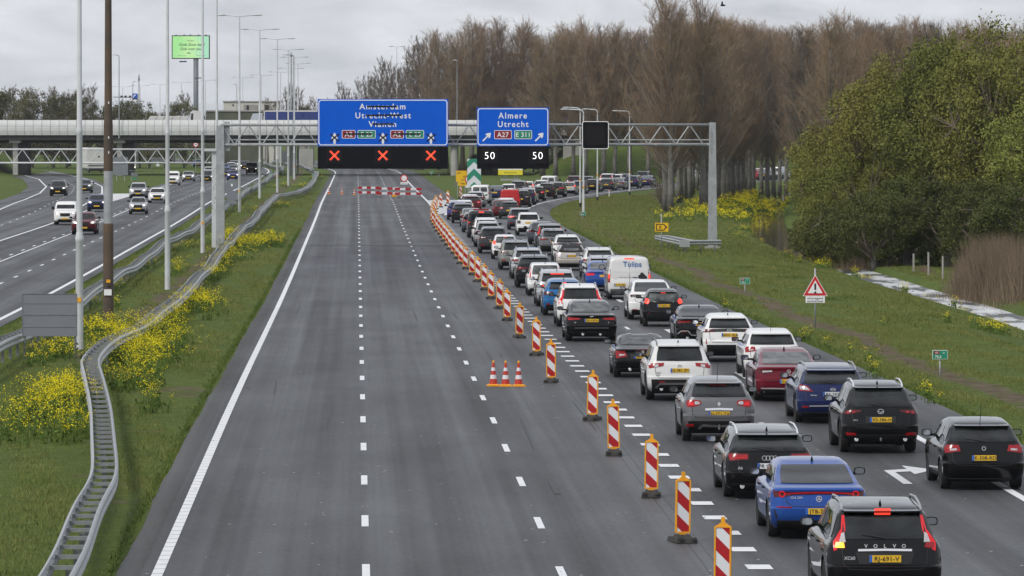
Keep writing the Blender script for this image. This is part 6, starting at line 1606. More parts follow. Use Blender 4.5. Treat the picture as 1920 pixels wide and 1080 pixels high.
for i, (px, Y, t, col, lab) in enumerate(((1292, 748, 'wide_suv', 'silver', 'silver SUV seen between poplar trunks'), (1306, 752, 'plain_hatch', 'white', 'white hatchback left among the poplar trunks'), (1345, 764, 'estate_plain', 'white', 'white estate glimpsed behind the poplar trunks'),
        (1412, 778, 'plain_hatch', 'red', 'red hatchback glimpsed between right poplar trunks'), (1424, 786, 'wide_suv', 'white', 'white SUV glimpsed between right poplar trunks'), (1434, 776, 'saloon_plain', 'darkgrey', 'dark saloon glimpsed at the last poplar trunks'), (1457, 790, 'leisure_van', 'silver', 'silver van glimpsed at the edge of the green tree'))):
    qcar(t, col, px, 0, lab, Y=Y, name='van' if t == 'leisure_van' else None, cat='van' if t == 'leisure_van' else 'car')
# car at the right edge of the picture
_g = G(1838, 918); T['plain_hatch'].instance('black hatchback on the right edge beside the turn arrow', 'hatchback', 'car', (_g.x, _g.y, _g.z + ROADTOP), heading(_g.y), 'black', 'vehicles queuing on the exit lanes', 'K-508-RD')

# ------------------------------------------------------------------ oncoming traffic
def ocar(t, col, px, py, label, name=None, cat='car', Y=None):
    g = G(px, py) if Y is None else Vector((XP(px, Y), Y, zb(Y)))
    hd = math.pi + 0.0285; d = Vector((-math.sin(hd), math.cos(hd), 0)); c = T[t]; o = g - d * c.p['wb']
    return c.instance(label, name or {'sedan': 'saloon_car', 'fastback': 'coupe', 'estate': 'estate_car', 'hatch': 'hatchback' if c.p['H'] < 1.6 else 'suv', 'van': 'van'}[c.p['kind']], cat, (o.x, o.y, o.z + ROADTOP), hd, col, 'oncoming traffic', None, False)
ocar('claw_lamp_suv', 'maroon', 158, 440, 'dark red oncoming SUV with lit headlamps, nearest to us')
ocar('leisure_van', 'white', 123, 422, 'white oncoming delivery van beside the dark red SUV', 'van', 'van')
ocar('round_crossover', 'navy', 182, 397, 'dark blue oncoming hatchback passing the brown mast')
ocar('city_hatch', 'silver', 259, 402, 'small silver oncoming hatchback in the middle lane')
ocar('plain_hatch', 'white', 295, 381, 'white oncoming hatchback left of the white lamp post')
ocar('wide_suv', 'silver', 259, 372, 'silver oncoming SUV behind the small silver hatchback')
ocar('leisure_van', 'white', 324, 348, 'white oncoming van further up the road', 'van', 'van')
ocar('saloon_plain', 'silver', 353, 340.5, 'silver oncoming saloon beside the white van')
ocar('wide_suv', 'darkgrey', 388, 342.5, 'dark oncoming SUV left of the gantry column')
ocar('arrow_lamp_suv', 'black', 109, 368, 'black oncoming SUV on the joining road at far left')
ocar('round_crossover', 'slate', 158, 362, 'slate oncoming hatchback on the joining road')
ocar('plain_hatch', 'white', 392, 331, 'white oncoming hatchback behind the dark SUV')
ocar('saloon_plain', 'violet', 437, 338, 'blue oncoming saloon right of the gantry column')
ocar('estate_plain', 'navy', 422, 332, 'navy oncoming estate right of the gantry column')
ocar('minibus', 'black', 472, 327, 'tall black oncoming van close to the barrier', 'van', 'van')
ocar('plain_hatch', 'azure', 425, 0, 'light blue oncoming hatchback further back', Y=835)
ocar('saloon_plain', 'silver', 436, 0, 'silver oncoming saloon in the pack under the bridge', Y=880)
ocar('plain_hatch', 'pearl', 433, 0, 'pearl oncoming hatchback in the pack under the bridge', Y=930)
ocar('estate_plain', 'silver', 439, 0, 'silver oncoming estate last in the pack under the bridge', Y=985)
ocar('saloon_plain', 'blue', 421, 0, 'blue oncoming saloon in the pack under the bridge', Y=905)
ocar('wide_suv', 'black', 459, 0, 'black oncoming SUV behind the tall black van', Y=945)
ocar('saloon_plain', 'azure', 371, 0, 'light blue oncoming saloon alone under the bridge', Y=1010)
# ------------------------------------------------------------------ lamp posts and masts
lum_m = M('luminaire', (0.55, 0.57, 0.59), 0.4, 0.1, var=0.1)
sticker_y = M('yellow_tag', (0.80, 0.38, 0.01), 0.5, var=0.05)
_lm = {}
def twin_lamp(label, x, y, H=17.7, step=3.8, r0=0.135, z0=None, col=None, tagz=None, group='tall twin lamps along the median', arm=1.9, rot=0.0):
    z = zground(x, y) if z0 is None else z0; col = col or pole_white
    root = tag(empty('street_lamp', (x, y, z), rot), label, 'street lamp', group)
    key = (H, step, r0, col.name, arm)
    if key not in _lm:
        base = MB().lathe([(r0, -.1), (r0, step), (r0 * 1.12, step + .02), (r0 * 1.12, step + .12), (r0 * .80, step + .34)], 12).mesh('pole_base', col, angle=40)
        sh = MB().lathe([(r0 * .78, step + .3), (r0 * .76, step + 3.8), (r0 * .86, step + 3.82), (r0 * .86, step + 3.95), (r0 * .70, step + 4.1), (r0 * .42, H)], 12).mesh('shaft', col, angle=40)
        ar = MB().path([(-arm + .5, 0, H + .10), (0, 0, H - .04), (arm - .5, 0, H + .10)], .038, 6).mesh('arm', col, smooth=True)
        lu = MB(); lu.lathe([(.02, 0), (.13, .12), (.15, .45), (.10, .85), (.02, .95)], 8, axis='x'); lu = lu.mesh('luminaire', lum_m, smooth=True)
        lu.transform(Matrix.Diagonal((1, 1, .5, 1)))
        _lm[key] = (base, sh, ar, lu)
    base, sh, ar, lu = _lm[key]
    obj('pole_base', base, root); obj('shaft', sh, root); obj('arm', ar, root)
    obj('luminaire', lu, root, (arm - .75, 0, H + .09)); obj('luminaire', lu, root, (-arm + .75, 0, H + .09), (0, 0, math.pi))
    if tagz: MB().box((0, -r0 - .01, tagz), (.14, .02, .17)).build('number_tag', sticker_y, root)
    return root
def U5(px, py): g = G(px, py); return g.x, g.y
for px, py, lab, tz in ((149, 655, 'nearest white lamp post, left of the brown mast', 1.75), (314, 543, 'white lamp post right of the brown mast, between the barriers', None), (380, 474.5, 'white lamp post left of the gantry column', 1.9),
        (449, 398, 'white lamp post with twin arms, first right of the gantry column', 1.9), (487, 373, 'white lamp post, second right of the gantry column', None), (520, 361, 'white lamp post, third right of the gantry column', 1.9),
        (540.5, 348, 'white lamp post, fourth right of the gantry column', None), (552, 336.5, 'white lamp post, fifth right of the gantry column', 1.9), (558.5, 327.5, 'white lamp post in front of the dark bridge opening', None)):
    twin_lamp(lab, *U5(px, py), tagz=tz)
twin_lamp('white lamp post hidden behind the gantry column', XP(401, 400), 404)
for i, (px, top, Y) in enumerate(((545, 124, 945), (526, 132, 1015), (490, 138, 1080), (455, 142.5, 1132), (385, 148, 1210), (340, 152, 1275), (300, 155.5, 1335), (263, 158, 1385), (230, 160, 1425), (196, 159, 1440))):
    twin_lamp('distant twin lamp beyond the bridge, number %s from the right along the bend' % ('first second third fourth fifth sixth seventh eighth ninth tenth'.split()[i]), XP(px, Y), Y, z0=-.35, H=17.7, group='distant twin lamps beyond the bridge', r0=.15, arm=2.2)
twin_lamp('thin twin lamp rising beyond the big blue sign', XP(744, 965), 965, z0=3.0, H=18.4, r0=.12, arm=1.3, group='distant twin lamps beyond the bridge')
def single_lamp(label, x, y, H, arm, col, z0=None, r=.10, black_foot=False, tagz=None, group=None):
    z = zground(x, y) if z0 is None else z0
    root = tag(empty('street_lamp', (x, y, z)), label, 'street lamp', group)
    MB().lathe([(r, -.1), (r * .9, 2.4), (r * .75, 2.6), (r * .55, H - .5)], 12).build('pole', col, root, angle=40)
    s = -1 if arm > 0 else 1; L = abs(arm)
    MB().path([(0, 0, H - .55), (0, 0, H - .25), (s * .10, 0, H - .07), (s * .28, 0, H), (s * (L - .5), 0, H + .04)], r * .5, 6).build('arm', col, root, smooth=True)
    lu = MB().lathe([(.02, 0), (.11, .1), (.13, .4), (.09, .72), (.02, .8)], 8, axis='x').mesh('luminaire', lum_m, smooth=True); lu.transform(Matrix.Diagonal((s, 1, .5, 1)))
    if s < 0: lu.flip_normals()
    obj('luminaire', lu, root, (s * (L - .7), 0, H + .04))
    if black_foot: MB().lathe([(r * 1.06, -.05), (r * 1.06, .42)], 12).build('black_foot', ink, root)
    if tagz: MB().box((0, -r - .01, tagz), (.14, .02, .17)).build('number_tag', sticker_y, root)
grp = 'white lamps along the exit curve'
for px, py, H, arm, lab in ((1094, 408, 9.25, 1.9, 'nearest white lamp post on the exit curve, with a green marker at its foot'), (1088, 388.5, 9.4, 1.6, 'white lamp post just behind the nearest one on the exit curve'),
        (1120.3, 376.5, 9.3, 1.5, 'third white lamp post on the exit curve'), (1180.5, 366, 9.3, 1.85, 'rightmost white lamp post on the exit curve')):
    single_lamp(lab, *U5(px, py), H, arm, pole_white, black_foot=True, tagz=2.6, group=grp)
single_lamp('pale lamp post standing in front of the poplars, high on the right', XP(1165, 880), 880, 13.0, 1.2, pole_white, z0=3.0, r=.09)
single_lamp('thin grey lamp post on the bridge, before the poplars', XP(857, 853), 853, 11.5, .6, pole_grey, z0=6.2, r=.10)
single_lamp('thin grey lamp post on the bridge pier at left', XP(223, 849), 849.3, 12.9, 1.0, pole_grey, z0=5.6, r=.11)
single_lamp('small grey lamp far left beyond the bridge', XP(249, 1160), 1160, 17, -.9, pole_grey, z0=-.3, r=.12)
single_lamp('dark grey single lamp among the tall twin lamps', XP(551, 800), 800, 18.2, 1.6, pole_grey, r=.17)
single_lamp('thin grey lamp beyond the pale building', XP(444, 1100), 1100, 16, .8, pole_grey, z0=-.3, r=.10)
_m = tag(empty('mast', (XP(546, 905), 905, -.35)), 'plain dark mast among the tall twin lamps', 'mast'); MB().lathe([(.2, 0), (.14, 19.5)], 10).build('pole', pole_grey, _m, smooth=True); MB().lathe([(.22, 19.3), (.05, 20)], 8).build('cap', galv_dark, _m)
_m = tag(empty('mast', (XP(260.5, 1200), 1200, -.35)), 'slim dark mast beside the far blue sign', 'mast'); MB().lathe([(.22, 0), (.12, 18)], 10).build('pole', pole_grey, _m, smooth=True); MB().lathe([(.25, 17.6), (.05, 19)], 8).build('cap', galv_dark, _m)
def brown_mast():
    x, y = U5(203, 607)
    root = tag(empty('mast', (x, y, zground(x, y))), 'thick rusty brown mast with a galvanised sleeve', 'mast')
    MB().lathe([(.215, -.1), (.205, 3.95), (.20, 4.02), (.19, 4.04)], 16).build('lower_tube', rust, root, angle=40)
    MB().lathe([(.185, 3.9), (.183, 6.2)], 16).build('sleeve', galv, root, angle=40)
    MB().lathe([(.187, 6.15), (.185, 8.0), (.165, 8.28), (.155, 8.35), (.115, 17.5)], 16).build('upper_tube', rust, root, angle=40)
    MB().box((.02, -.21, 1.72), (.16, .03, .12)).build('number_tag', sticker_y, root)
    MB().box((0.0, -.225, 1.27), (.30, .06, .24)).build('hatch_box', sign_white, root)
    MB().box((.05, -.225, 1.52), (.14, .03, .05)).build('door_lock', ink, root)
    for z in (6.9, 7.5, 8.9): MB().box((.03, -.19, z), (.04, .02, .10)).build('scratch', sign_white, root)
brown_mast()

# ------------------------------------------------------------------ roadside signs
def post_sign(name, label, cat, px, py, H, r=.035, col=galv):
    x, y = U5(px, py); root = tag(empty(name, (x, y, zground(x, y))), label, cat)
    MB().tube((0, .05, -.1), (0, .05, H), r, n=8).build('post', col, root, smooth=True); return root
def warning():
    r = post_sign('warning_sign', 'red triangle warning sign with exclamation mark and white plate below', 'warning sign', 1528.5, 614, 2.33)
    k = G(1528, 614).y / FPX; zc = lambda py: (614 - py) * k
    A = [(-.49, zc(555)), (.49, zc(555)), (0, zc(515))]
    def sc(t): cx, cz = 0, zc(541.8); return [((x - cx) * t, cz + (z - cz) * t) for x, z in A]
    MB().prism(sc(1.0), -.010, .02).build('rim', sign_white, r); MB().prism(sc(.93), -.016, -.008).build('red_border', sign_red, r); MB().prism(sc(.60), -.022, -.014).build('white_field', sign_white, r)
    MB().prism(round_rect(0, zc(537.5), .075, .27, .035), -.030, -.02).prism(circle2(0, zc(548.5), .045, 14), -.030, -.02).build('exclamation_mark', ink, r)
    MB().prism(round_rect(0, zc(561.5), .76, .26, .02), -.012, .01).build('plate', sign_white, r)
    text('lettering', 'uitvoegend', .125, ink, (0, -.016, zc(559)), r, bold=.01, spacing=1.12); text('lettering', 'werkverkeer', .118, ink, (0, -.016, zc(564.5)), r, bold=.01, spacing=1.06)
warning()
def b_sign():
    r = post_sign('detour_sign', 'yellow arrow sign with a black letter B', 'road sign', 1240, 471.5, 2.4)
    k = G(1240, 471.5).y / FPX; z = (471.5 - 426) * k
    MB().prism(round_rect(0.02, z, .86, .56, .03), -.012, .012).build('panel', sign_yellow, r)
    o = [(-.34, z - .22), (.16, z - .22), (.38, z), (.16, z + .22), (-.34, z + .22)]; i = [(-.28, z - .16), (.14, z - .16), (.27, z), (.14, z + .16), (-.28, z + .16)]
    ring2(o, i, -.020, -.010).build('arrow_outline', ink, r); text('lettering', 'B', .32, ink, (-.07, -.018, z), r, bold=.0)
b_sign()
def km_sign(px, py, ptop, pbot, s, label, w=.48):
    r = post_sign('marker_sign', label, 'marker sign', px, py, 0.0 + (py - pbot) * G(px, py).y / FPX + .05, .022)
    k = G(px, py).y / FPX; z0, z1 = (py - pbot) * k, (py - ptop) * k; z = (z0 + z1) / 2; h = z1 - z0
    MB().prism(round_rect(0, z, w, h, .02), -.008, .012).build('rim', sign_white, r); MB().prism(round_rect(0, z, w - .025, h - .025, .015), -.014, -.006).build('panel', badge_green, r)
    MB().prism(round_rect(-w * .22, z + h * .23, w * .36, h * .33, .012), -.020, -.012).build('badge', badge_red, r)
    text('lettering', 'A2', h * .27, sign_white, (-w * .22, -.024, z + h * .23), r, bold=.01); text('lettering', 'Li', h * .27, sign_white, (w * .24, -.018, z + h * .22), r, bold=.01); text('lettering', s, h * .42, sign_white, (-w * .12, -.018, z - h * .22), r, bold=.012)
km_sign(1762.5, 708, 656.5, 673.5, '75,6', 'small green kilometre marker reading 75,6 on the right verge')
km_sign(1396.5, 551, 521, 533, '75,5', 'small green kilometre marker reading 75,5 left of the warning sign')
km_sign(1093, 410, 397, 404, '75,4', 'small green kilometre marker at the foot of the nearest curve lamp', w=.50)
km_sign(809, 330, 321.5, 325.5, '75,2', 'tiny green marker on the grass beyond the round sign', w=.6)
km_sign(507.5, 334, 324, 329, '75,3', 'small green marker on the far median barrier', w=.55)
km_sign(588, 334, 325, 330, '75,3', 'small green marker on the near barrier by the big sign', w=.55)
def grey_backs():
    # back of a large sign at the left edge
    x, y = U5(141, 674); r = tag(empty('road_sign', (x, y, zground(x, y))), 'grey back of a rectangular sign on a thin post, left edge', 'road sign')
    MB().tube((0, .06, -.1), (0, .06, 2.2), .04, n=8).build('post', galv, r, smooth=True); MB().tube((-1.7, .06, -.1), (-1.7, .06, 2.2), .04, n=8).build('post', galv, r, smooth=True)
    k = y / FPX; MB().box((-.86, 0, (674 - 590.5) * k), (1.84, .03, 79 * k)).build('panel', sign_back, r)
    for zz in (.22, .5, .78): MB().box((-.86, -.022, (674 - 630) * k + 79 * k * zz), (1.80, .012, .035)).build('rib', galv_dark if zz == .5 else sign_back, r)
    ring2(round_rect(-.86, (674 - 590.5) * k, 1.86, 80 * k, .02), round_rect(-.86, (674 - 590.5) * k, 1.80, 78 * k, .02), -.03, .03).build('rim', galv_dark, r)
    # two round backs with a plate
    r = post_sign('road_sign', 'grey backs of two round signs on one post, by the far barrier', 'road sign', 435.8, 398.5, 3.0, .04)
    k = G(435.8, 398.5).y / FPX
    for py in (345.8, 367.5): MB().prism(circle2(-.05, (398.5 - py) * k, .50, 24), 0.0, .02).build('disc', sign_back, r)
    MB().box((-.05, -.015, (398.5 - 347) * k), (.16, .02, .22)).build('sticker', sign_white, r)
    MB().box((-.02, .0, (398.5 - 380) * k), (.9, .03, .28)).build('plate', sign_back, r)
    # boards by the joining road, seen from behind
    x, y = U5(226, 339.5); r = tag(empty('road_sign', (x, y, zground(x, y))), 'grey back of a tall board on the grass by the joining road', 'road sign'); k = y / FPX
    MB().box((0, 0, (339.5 - 311.5) * k), (28 * k, .08, 34 * k)).build('panel', sign_back, r); MB().box((0, -.045, (339.5 - 311.5) * k), (.06, .01, 34 * k)).box((0, -.05, (339.5 - 308) * k), (28 * k, .01, .06)).build('panel_joint', galv_dark, r)
    for s in (-.55, .55): MB().tube((s, .1, -.1), (s, .1, 2.6), .06, n=6).build('post', galv, r)
    x, y = U5(296, 325); r = tag(empty('road_sign', (x, y, zground(x, y))), 'dark board on two posts under the lower gantry', 'road sign'); k = y / FPX
    MB().box((0, 0, (325 - 301) * k), (24 * k, .08, 12 * k)).build('panel', galv_dark, r); MB().box((0, -.06, (325 - 309.5) * k), (.5, .03, .4)).build('plate', sign_white, r)
    for s in (-.95, .95): MB().tube((s, .1, -.1), (s, .1, 2.6), .06, n=6).build('post', galv_dark, r)
    # grey box on the median
    x, y = U5(534, 326); r = tag(empty('road_sign', (x, y, zground(x, y))), 'grey sign back on the far median near the bridge', 'road sign'); k = y / FPX
    MB().box((0, 0, (326 - 294) * k), (11 * k, .08, 21 * k)).build('panel', sign_back, r); MB().tube((-.1, .1, -.1), (-.1, .1, 2), .07, n=6).build('post', galv, r)
    x, y = U5(252, 340); r = tag(empty('trailer', (x, y, zground(x, y))), 'small dark equipment trailer on the grass by the joining road', 'trailer')
    MB().box((0, 0, .95), (.9, 1.2, .55)).build('box', galv_dark, r); MB().box((-.1, 0, 1.5), (1.2, .8, .08)).build('solar_panel', sign_back, r); MB().box((.05, -.62, .4), (.6, .04, .25)).build('marker_plate', badge_green, r)
    for s in (-.4, .4): MB().tube((s, 0, -.05), (s, 0, .7), .05, n=6).build('leg', galv, r)
    # no-overtaking style round sign under the bridge
    x, y = XP(367, 900), 900; r = tag(empty('round_sign', (x, y, -.3)), 'round red-rimmed sign under the bridge', 'road sign'); zc = ZP(271, 900) + .3
    MB().prism(circle2(0, zc, .45, 24), -.02, 0).build('red_border', sign_red, r); MB().prism(circle2(0, zc, .32, 24), -.03, -.018).build('white_field', sign_white, r); MB().tube((0, .05, 0), (0, .05, zc), .05, n=6).build('post', galv, r)
    MB().box((0, -.035, zc), (.3, .01, .08)).build('symbol', ink, r)
grey_backs()
def gore_signs():
    Y = 563.0; k = Y / FPX; g0 = zb(Y)
    def base(px): return XP(px, Y)
    r = tag(empty('chevron_sign', (base(888.8), Y, g0)), 'tall green and white chevron sign at the exit gore', 'road sign')
    z0, z1 = ZP(349, Y) - g0, ZP(298, Y) - g0; w = 25.8 * k
    MB().box((0, .04, (z0 + z1) / 2), (w, .06, z1 - z0)).build('panel', beacon_white, r)
    p = (z1 - z0) / 2.02
    for zt in (z1 - .02, z1 - .02 - p, z1 - .02 - 2 * p + .0, z1 - .02 + p):
        pts = [(-w / 2, zt - .98), (0, zt - .28), (w / 2, zt - .98), (w / 2, zt - .98 + .70), (0, zt - .28 + .70), (-w / 2, zt - .98 + .70)]
        L = [(-w / 2, zt - .98), (0, zt - .28), (0, zt + .42), (-w / 2, zt - .28)]
        for poly in (L, [(-x, z) for x, z in L]):
            q = clip_poly(clip_poly(poly, 0, 1, z1 - .004), 0, -1, -(z0 + .004))
            if len(q) > 2: MB().prism(q, -.004, .012).build('chevron', badge_green, r)
    for s in (-.4, .4): MB().tube((s, .12, -.1), (s, .12, z0 + .2), .05, n=8).build('post', galv, r)
    Y2 = 575.0; k = Y2 / FPX
    for nm, lab, px0, px1, py0, py1, lines, Yq in (('detour_sign', 'yellow A2 sign behind, left of the chevron sign', 855, 875, 320, 341, (('A7', -.2, .78), ('---', .0, .5)), 578.0), ('detour_sign', 'yellow A2 sign in front, overlapping the other yellow sign', 859, 882.5, 326.5, 348.5, (('A2', .1, .80), ('vr 2', .0, .52), ('ma 6', .0, .22)), 574.0)):
        g0 = zb(Yq); x0, x1, za, zc = XP(px0, Yq), XP(px1, Yq), ZP(py1, Yq) - g0, ZP(py0, Yq) - g0
        r = tag(empty(nm, ((x0 + x1) / 2, Yq, g0)), lab, 'road sign'); MB().box((0, 0, (za + zc) / 2), (x1 - x0, .04, zc - za)).build('panel', sign_yellow, r)
        for s, dx, f in lines:
            if s != '---': text('lettering', s, .34, ink, (dx - .05, -.026, za + (zc - za) * f), r, bold=.01)
        for s in (-.4, .4): MB().tube((s, .06, -.1), (s, .06, zc - .1), .035, n=6).build('post', galv, r)
    Y3 = 570.0; g0 = zb(Y3); x = XP(879.5, Y3); zc = ZP(336.5, Y3) - g0
    r = tag(empty('round_sign', (x, Y3, g0)), 'round red-rimmed sign half behind the chevron sign', 'road sign'); MB().prism(circle2(0, zc, .46, 28), -.02, .0).build('red_border', sign_red, r); MB().prism(circle2(0, zc, .34, 28), -.03, -.018).build('white_field', sign_white, r)
    MB().box((.1, -.01, ZP(349.5, Y3) - g0), (.95, .03, .25)).build('plate', sign_white, r); MB().tube((0, .05, -.1), (0, .05, zc), .035, n=6).build('post', galv, r)
    # closure sign at the barrier
    x, y = U5(757.7, 371); g0 = zground(x, y); k = y / FPX
    r = tag(empty('round_sign', (x, y, g0)), 'round no-entry-for-all sign above the striped barrier boards', 'road sign'); zc = (371 - 334.2) * k
    MB().prism(circle2(0, zc, .385, 28), -.02, 0).build('red_border', sign_red, r); MB().prism(circle2(0, zc, .285, 28), -.03, -.018).build('white_field', sign_white, r)
    MB().box((0, -.01, (371 - 343.6) * k), (.78, .03, .25)).build('plate', sign_white, r); text('lettering', 'uitgezonderd', .10, ink, (0, -.028, (371 - 343.6) * k), r); MB().tube((0, .05, -.05), (0, .05, zc), .03, n=6).build('post', galv, r)
    # lemon sign on the verge
    x, y = U5(957, 338.5); g0 = zground(x, y); k = y / FPX; r = tag(empty('event_sign', (x, y, g0)), 'wide lemon yellow sign on grey legs beyond the queue', 'road sign')
    MB().box((0, 0, (338.5 - 322) * k), (46 * k, .06, 12 * k)).build('panel', sign_lemon, r); MB().box((0, -.035, (338.5 - 317.2) * k), (46 * k, .01, 2.6 * k)).build('pale_strip', sign_white, r)
    text('lettering', 'Kilometerstraat', .28, ink, (0, -.04, (338.5 - 323.5) * k), r); MB().box((0, .3, .12), (38 * k, .8, .24)).build('concrete_foot', concrete, r)
    for s in (-.9, -.5, .6, 1.0): MB().box((s, .1, .6), (.16, .16, 1.2)).build('leg', galv_dark, r)
    # small white-red marker and green-grey kilometre plate near the gore
    x, y = U5(1142, 368.5); r = tag(empty('marker_post', (x, y, zground(x, y))), 'small white marker post with a red top inside the exit curve', 'marker post'); MB().box((0, 0, .35), (.09, .09, .8)).build('post', sign_white, r); MB().box((0, 0, .72), (.095, .095, .14)).build('reflector', sign_red, r)
    for px, py, lab in ((823, 334, 'dark thin marker post left of the yellow signs'), (852.5, 350, 'dark thin marker post beneath the yellow signs'), (873, 361, 'dark thin marker post beside the gore beacons')):
        x, y = U5(px, py); r = tag(empty('marker_post', (x, y, zground(x, y))), lab, 'marker post'); MB().box((0, 0, .42), (.11, .09, .95)).build('post', galv_dark, r); MB().box((0, -.05, .75), (.09, .02, .12)).build('reflector', ink, r)
gore_signs()

# ------------------------------------------------------------------ road works: beacons, cones, barrier boards
def make_beacon_meshes():
    w, z0, z1 = .235, .20, 1.15; m = {}
    m['foot'] = MB().box((0, 0, .05), (.40, .80, .09), taper=.93).box((0, 0, .115), (.30, .34, .06), taper=.8).box((-.13, -.38, .085), (.07, .1, .05)).box((.13, -.38, .085), (.07, .1, .05)).mesh('foot', rubber)
    m['frame'] = ring2(round_rect(0, (z0 + z1) / 2, w + .055, z1 - z0 + .06, .03), round_rect(0, (z0 + z1) / 2, w, z1 - z0, .005), -.03, .03).box((0, 0, z0 - .055), (.13, .05, .07)).mesh('frame', orange_plastic)
    m['handle'] = MB().prism([(-.115, z1 + .028), (.115, z1 + .028), (.05, z1 + .075), (.034, z1 + .085), (.034, z1 + .165), (.022, z1 + .18), (-.022, z1 + .18), (-.034, z1 + .165), (-.034, z1 + .085), (-.05, z1 + .075)], -.022, .022).mesh('handle', orange_plastic)
    m['board'] = MB().box((0, 0, (z0 + z1) / 2), (w - .002, .03, z1 - z0 - .002)).mesh('board', beacon_white)
    st = []; sl = .225 / .235; p = .2375
    rect = [(-w / 2 + .002, z0 + .002), (w / 2 - .002, z0 + .002), (w / 2 - .002, z1 - .002), (-w / 2 + .002, z1 - .002)]
    for k in range(0, 6):
        top = z1 + .20 - 2 * k * p + 0.02
        # band between z = top - sl*x' and top - p - sl*x'
        q = clip_poly(clip_poly(rect, sl, 1, top), -sl, -1, -(top - p))
        if len(q) > 2: st.append(MB().prism(q, -.0185, -.014).mesh('stripe', beacon_red))
    m['stripes'] = st
    return m
_bk = make_beacon_meshes()
beacon_px = [(1155 - 0, 856)]
BEACONS = [(1354.5, None), (1279.5, 1019), (1221, 934), (1151, 855.5), (1110.5, 790), (1033.5, 719), (1006, 668), (973.5, 635), (951, 602.5), (936, 580), (921, 561.5), (908, 545), (896, 529.5), (884.5, 516.5), (872.5, 505.5), (864, 495.5),
           (857, 486), (850.5, 476.5), (844.5, 468.5), (839.2, 460.5), (833.5, 453), (829, 446.5), (824.5, 440.3), (820, 434.5), (816.5, 428), (813, 422), (810.5, 416.5), (811.5, 410.5), (813, 404.5), (815.5, 398.5), (817.5, 393)]
_ord = ('nearest second third fourth fifth sixth seventh eighth ninth tenth eleventh twelfth thirteenth fourteenth fifteenth sixteenth seventeenth eighteenth nineteenth twentieth twenty-first twenty-second twenty-third twenty-fourth twenty-fifth twenty-sixth twenty-seventh twenty-eighth twenty-ninth thirtieth thirty-first').split()
_where = {0: 'beside the blue coupe', 1: 'left of the blue coupe', 2: 'left of the black estate', 3: 'left of the grey crossover', 4: 'right of the three cones', 5: 'just behind the cones'}
def beacon(x, y, label, grp='red and white beacons along the queue', tilt=0.0):
    r = tag(empty('traffic_beacon', (x, y, zb(y) + ROAD_Z), random.uniform(-.22, .22)), label, 'beacon', grp)
    r.rotation_euler[1] = random.uniform(-.028, .028); r.rotation_euler[0] = random.uniform(-.02, .02)
    for k in ('foot', 'frame', 'handle', 'board'): obj(k, _bk[k], r)
    for s in _bk['stripes']: obj('stripe', s, r)
for i, (px, py) in enumerate(BEACONS):
    if py is None: y = 91.0; x = XP(px, y)
    else: x, y = U5(px, py)
    lab = ('%s red and white beacon from the front of the row' % _ord[i] + (', ' + _where[i] if i in _where else ''))
    beacon(x, y, lab)
for px, py, lab in ((826.5, 389.5, 'red and white beacon at left on the gore hatching'), (839.5, 382.5, 'red and white beacon in the middle of the gore hatching'), (863.5, 371.5, 'red and white beacon on the grass edge behind the white cars')):
    beacon(*U5(px, py), lab, 'beacons at the gore')
def make_cone_meshes():
    m = {}
    m['base'] = MB().box((0, 0, .02), (.38, .38, .04)).box((0, 0, .05), (.30, .30, .03), taper=.9).mesh('base', orange_plastic)
    R = lambda z: .125 - (.125 - .032) * (z - .06) / .64
    bands = [(.06, .22, cone_red), (.22, .34, beacon_white), (.34, .46, cone_red), (.46, .56, beacon_white), (.56, .70, cone_red)]
    m['bands'] = [(('red_band' if mt is cone_red else 'white_sleeve'), MB().lathe([(R(a), a), (R(b), b)], 20).mesh('cone_band', mt, angle=40)) for a, b, mt in bands]
    m['tip'] = MB().lathe([(.034, .70), (.036, .73), (.028, .76), (.01, .77)], 14).mesh('tip', orange_plastic, angle=40)
    return m
_ck = make_cone_meshes()
for px, py, lab, g in ((925, 725.5, 'left cone of the three on the closed lane', 'three cones on the closed lane'), (948, 726, 'middle cone of the three on the closed lane', 'three cones on the closed lane'), (972.5, 726, 'right cone of the three on the closed lane', 'three cones on the closed lane'),
        (616.7, 364, 'far cone on the left edge line', 'far cones beside the barrier boards'), (641.3, 364.5, 'far cone in the middle of the left lane', 'far cones beside the barrier boards'), (664.5, 366, 'far cone next to the barrier boards', 'far cones beside the barrier boards')):
    x, y = U5(px, py); r = tag(empty('traffic_cone', (x, y, zb(y) + ROAD_Z), random.uniform(-.2, .2)), lab, 'traffic cone', g)
    obj('base', _ck['base'], r); obj('tip', _ck['tip'], r)
    for nm, me in _ck['bands']: obj(nm, me, r)
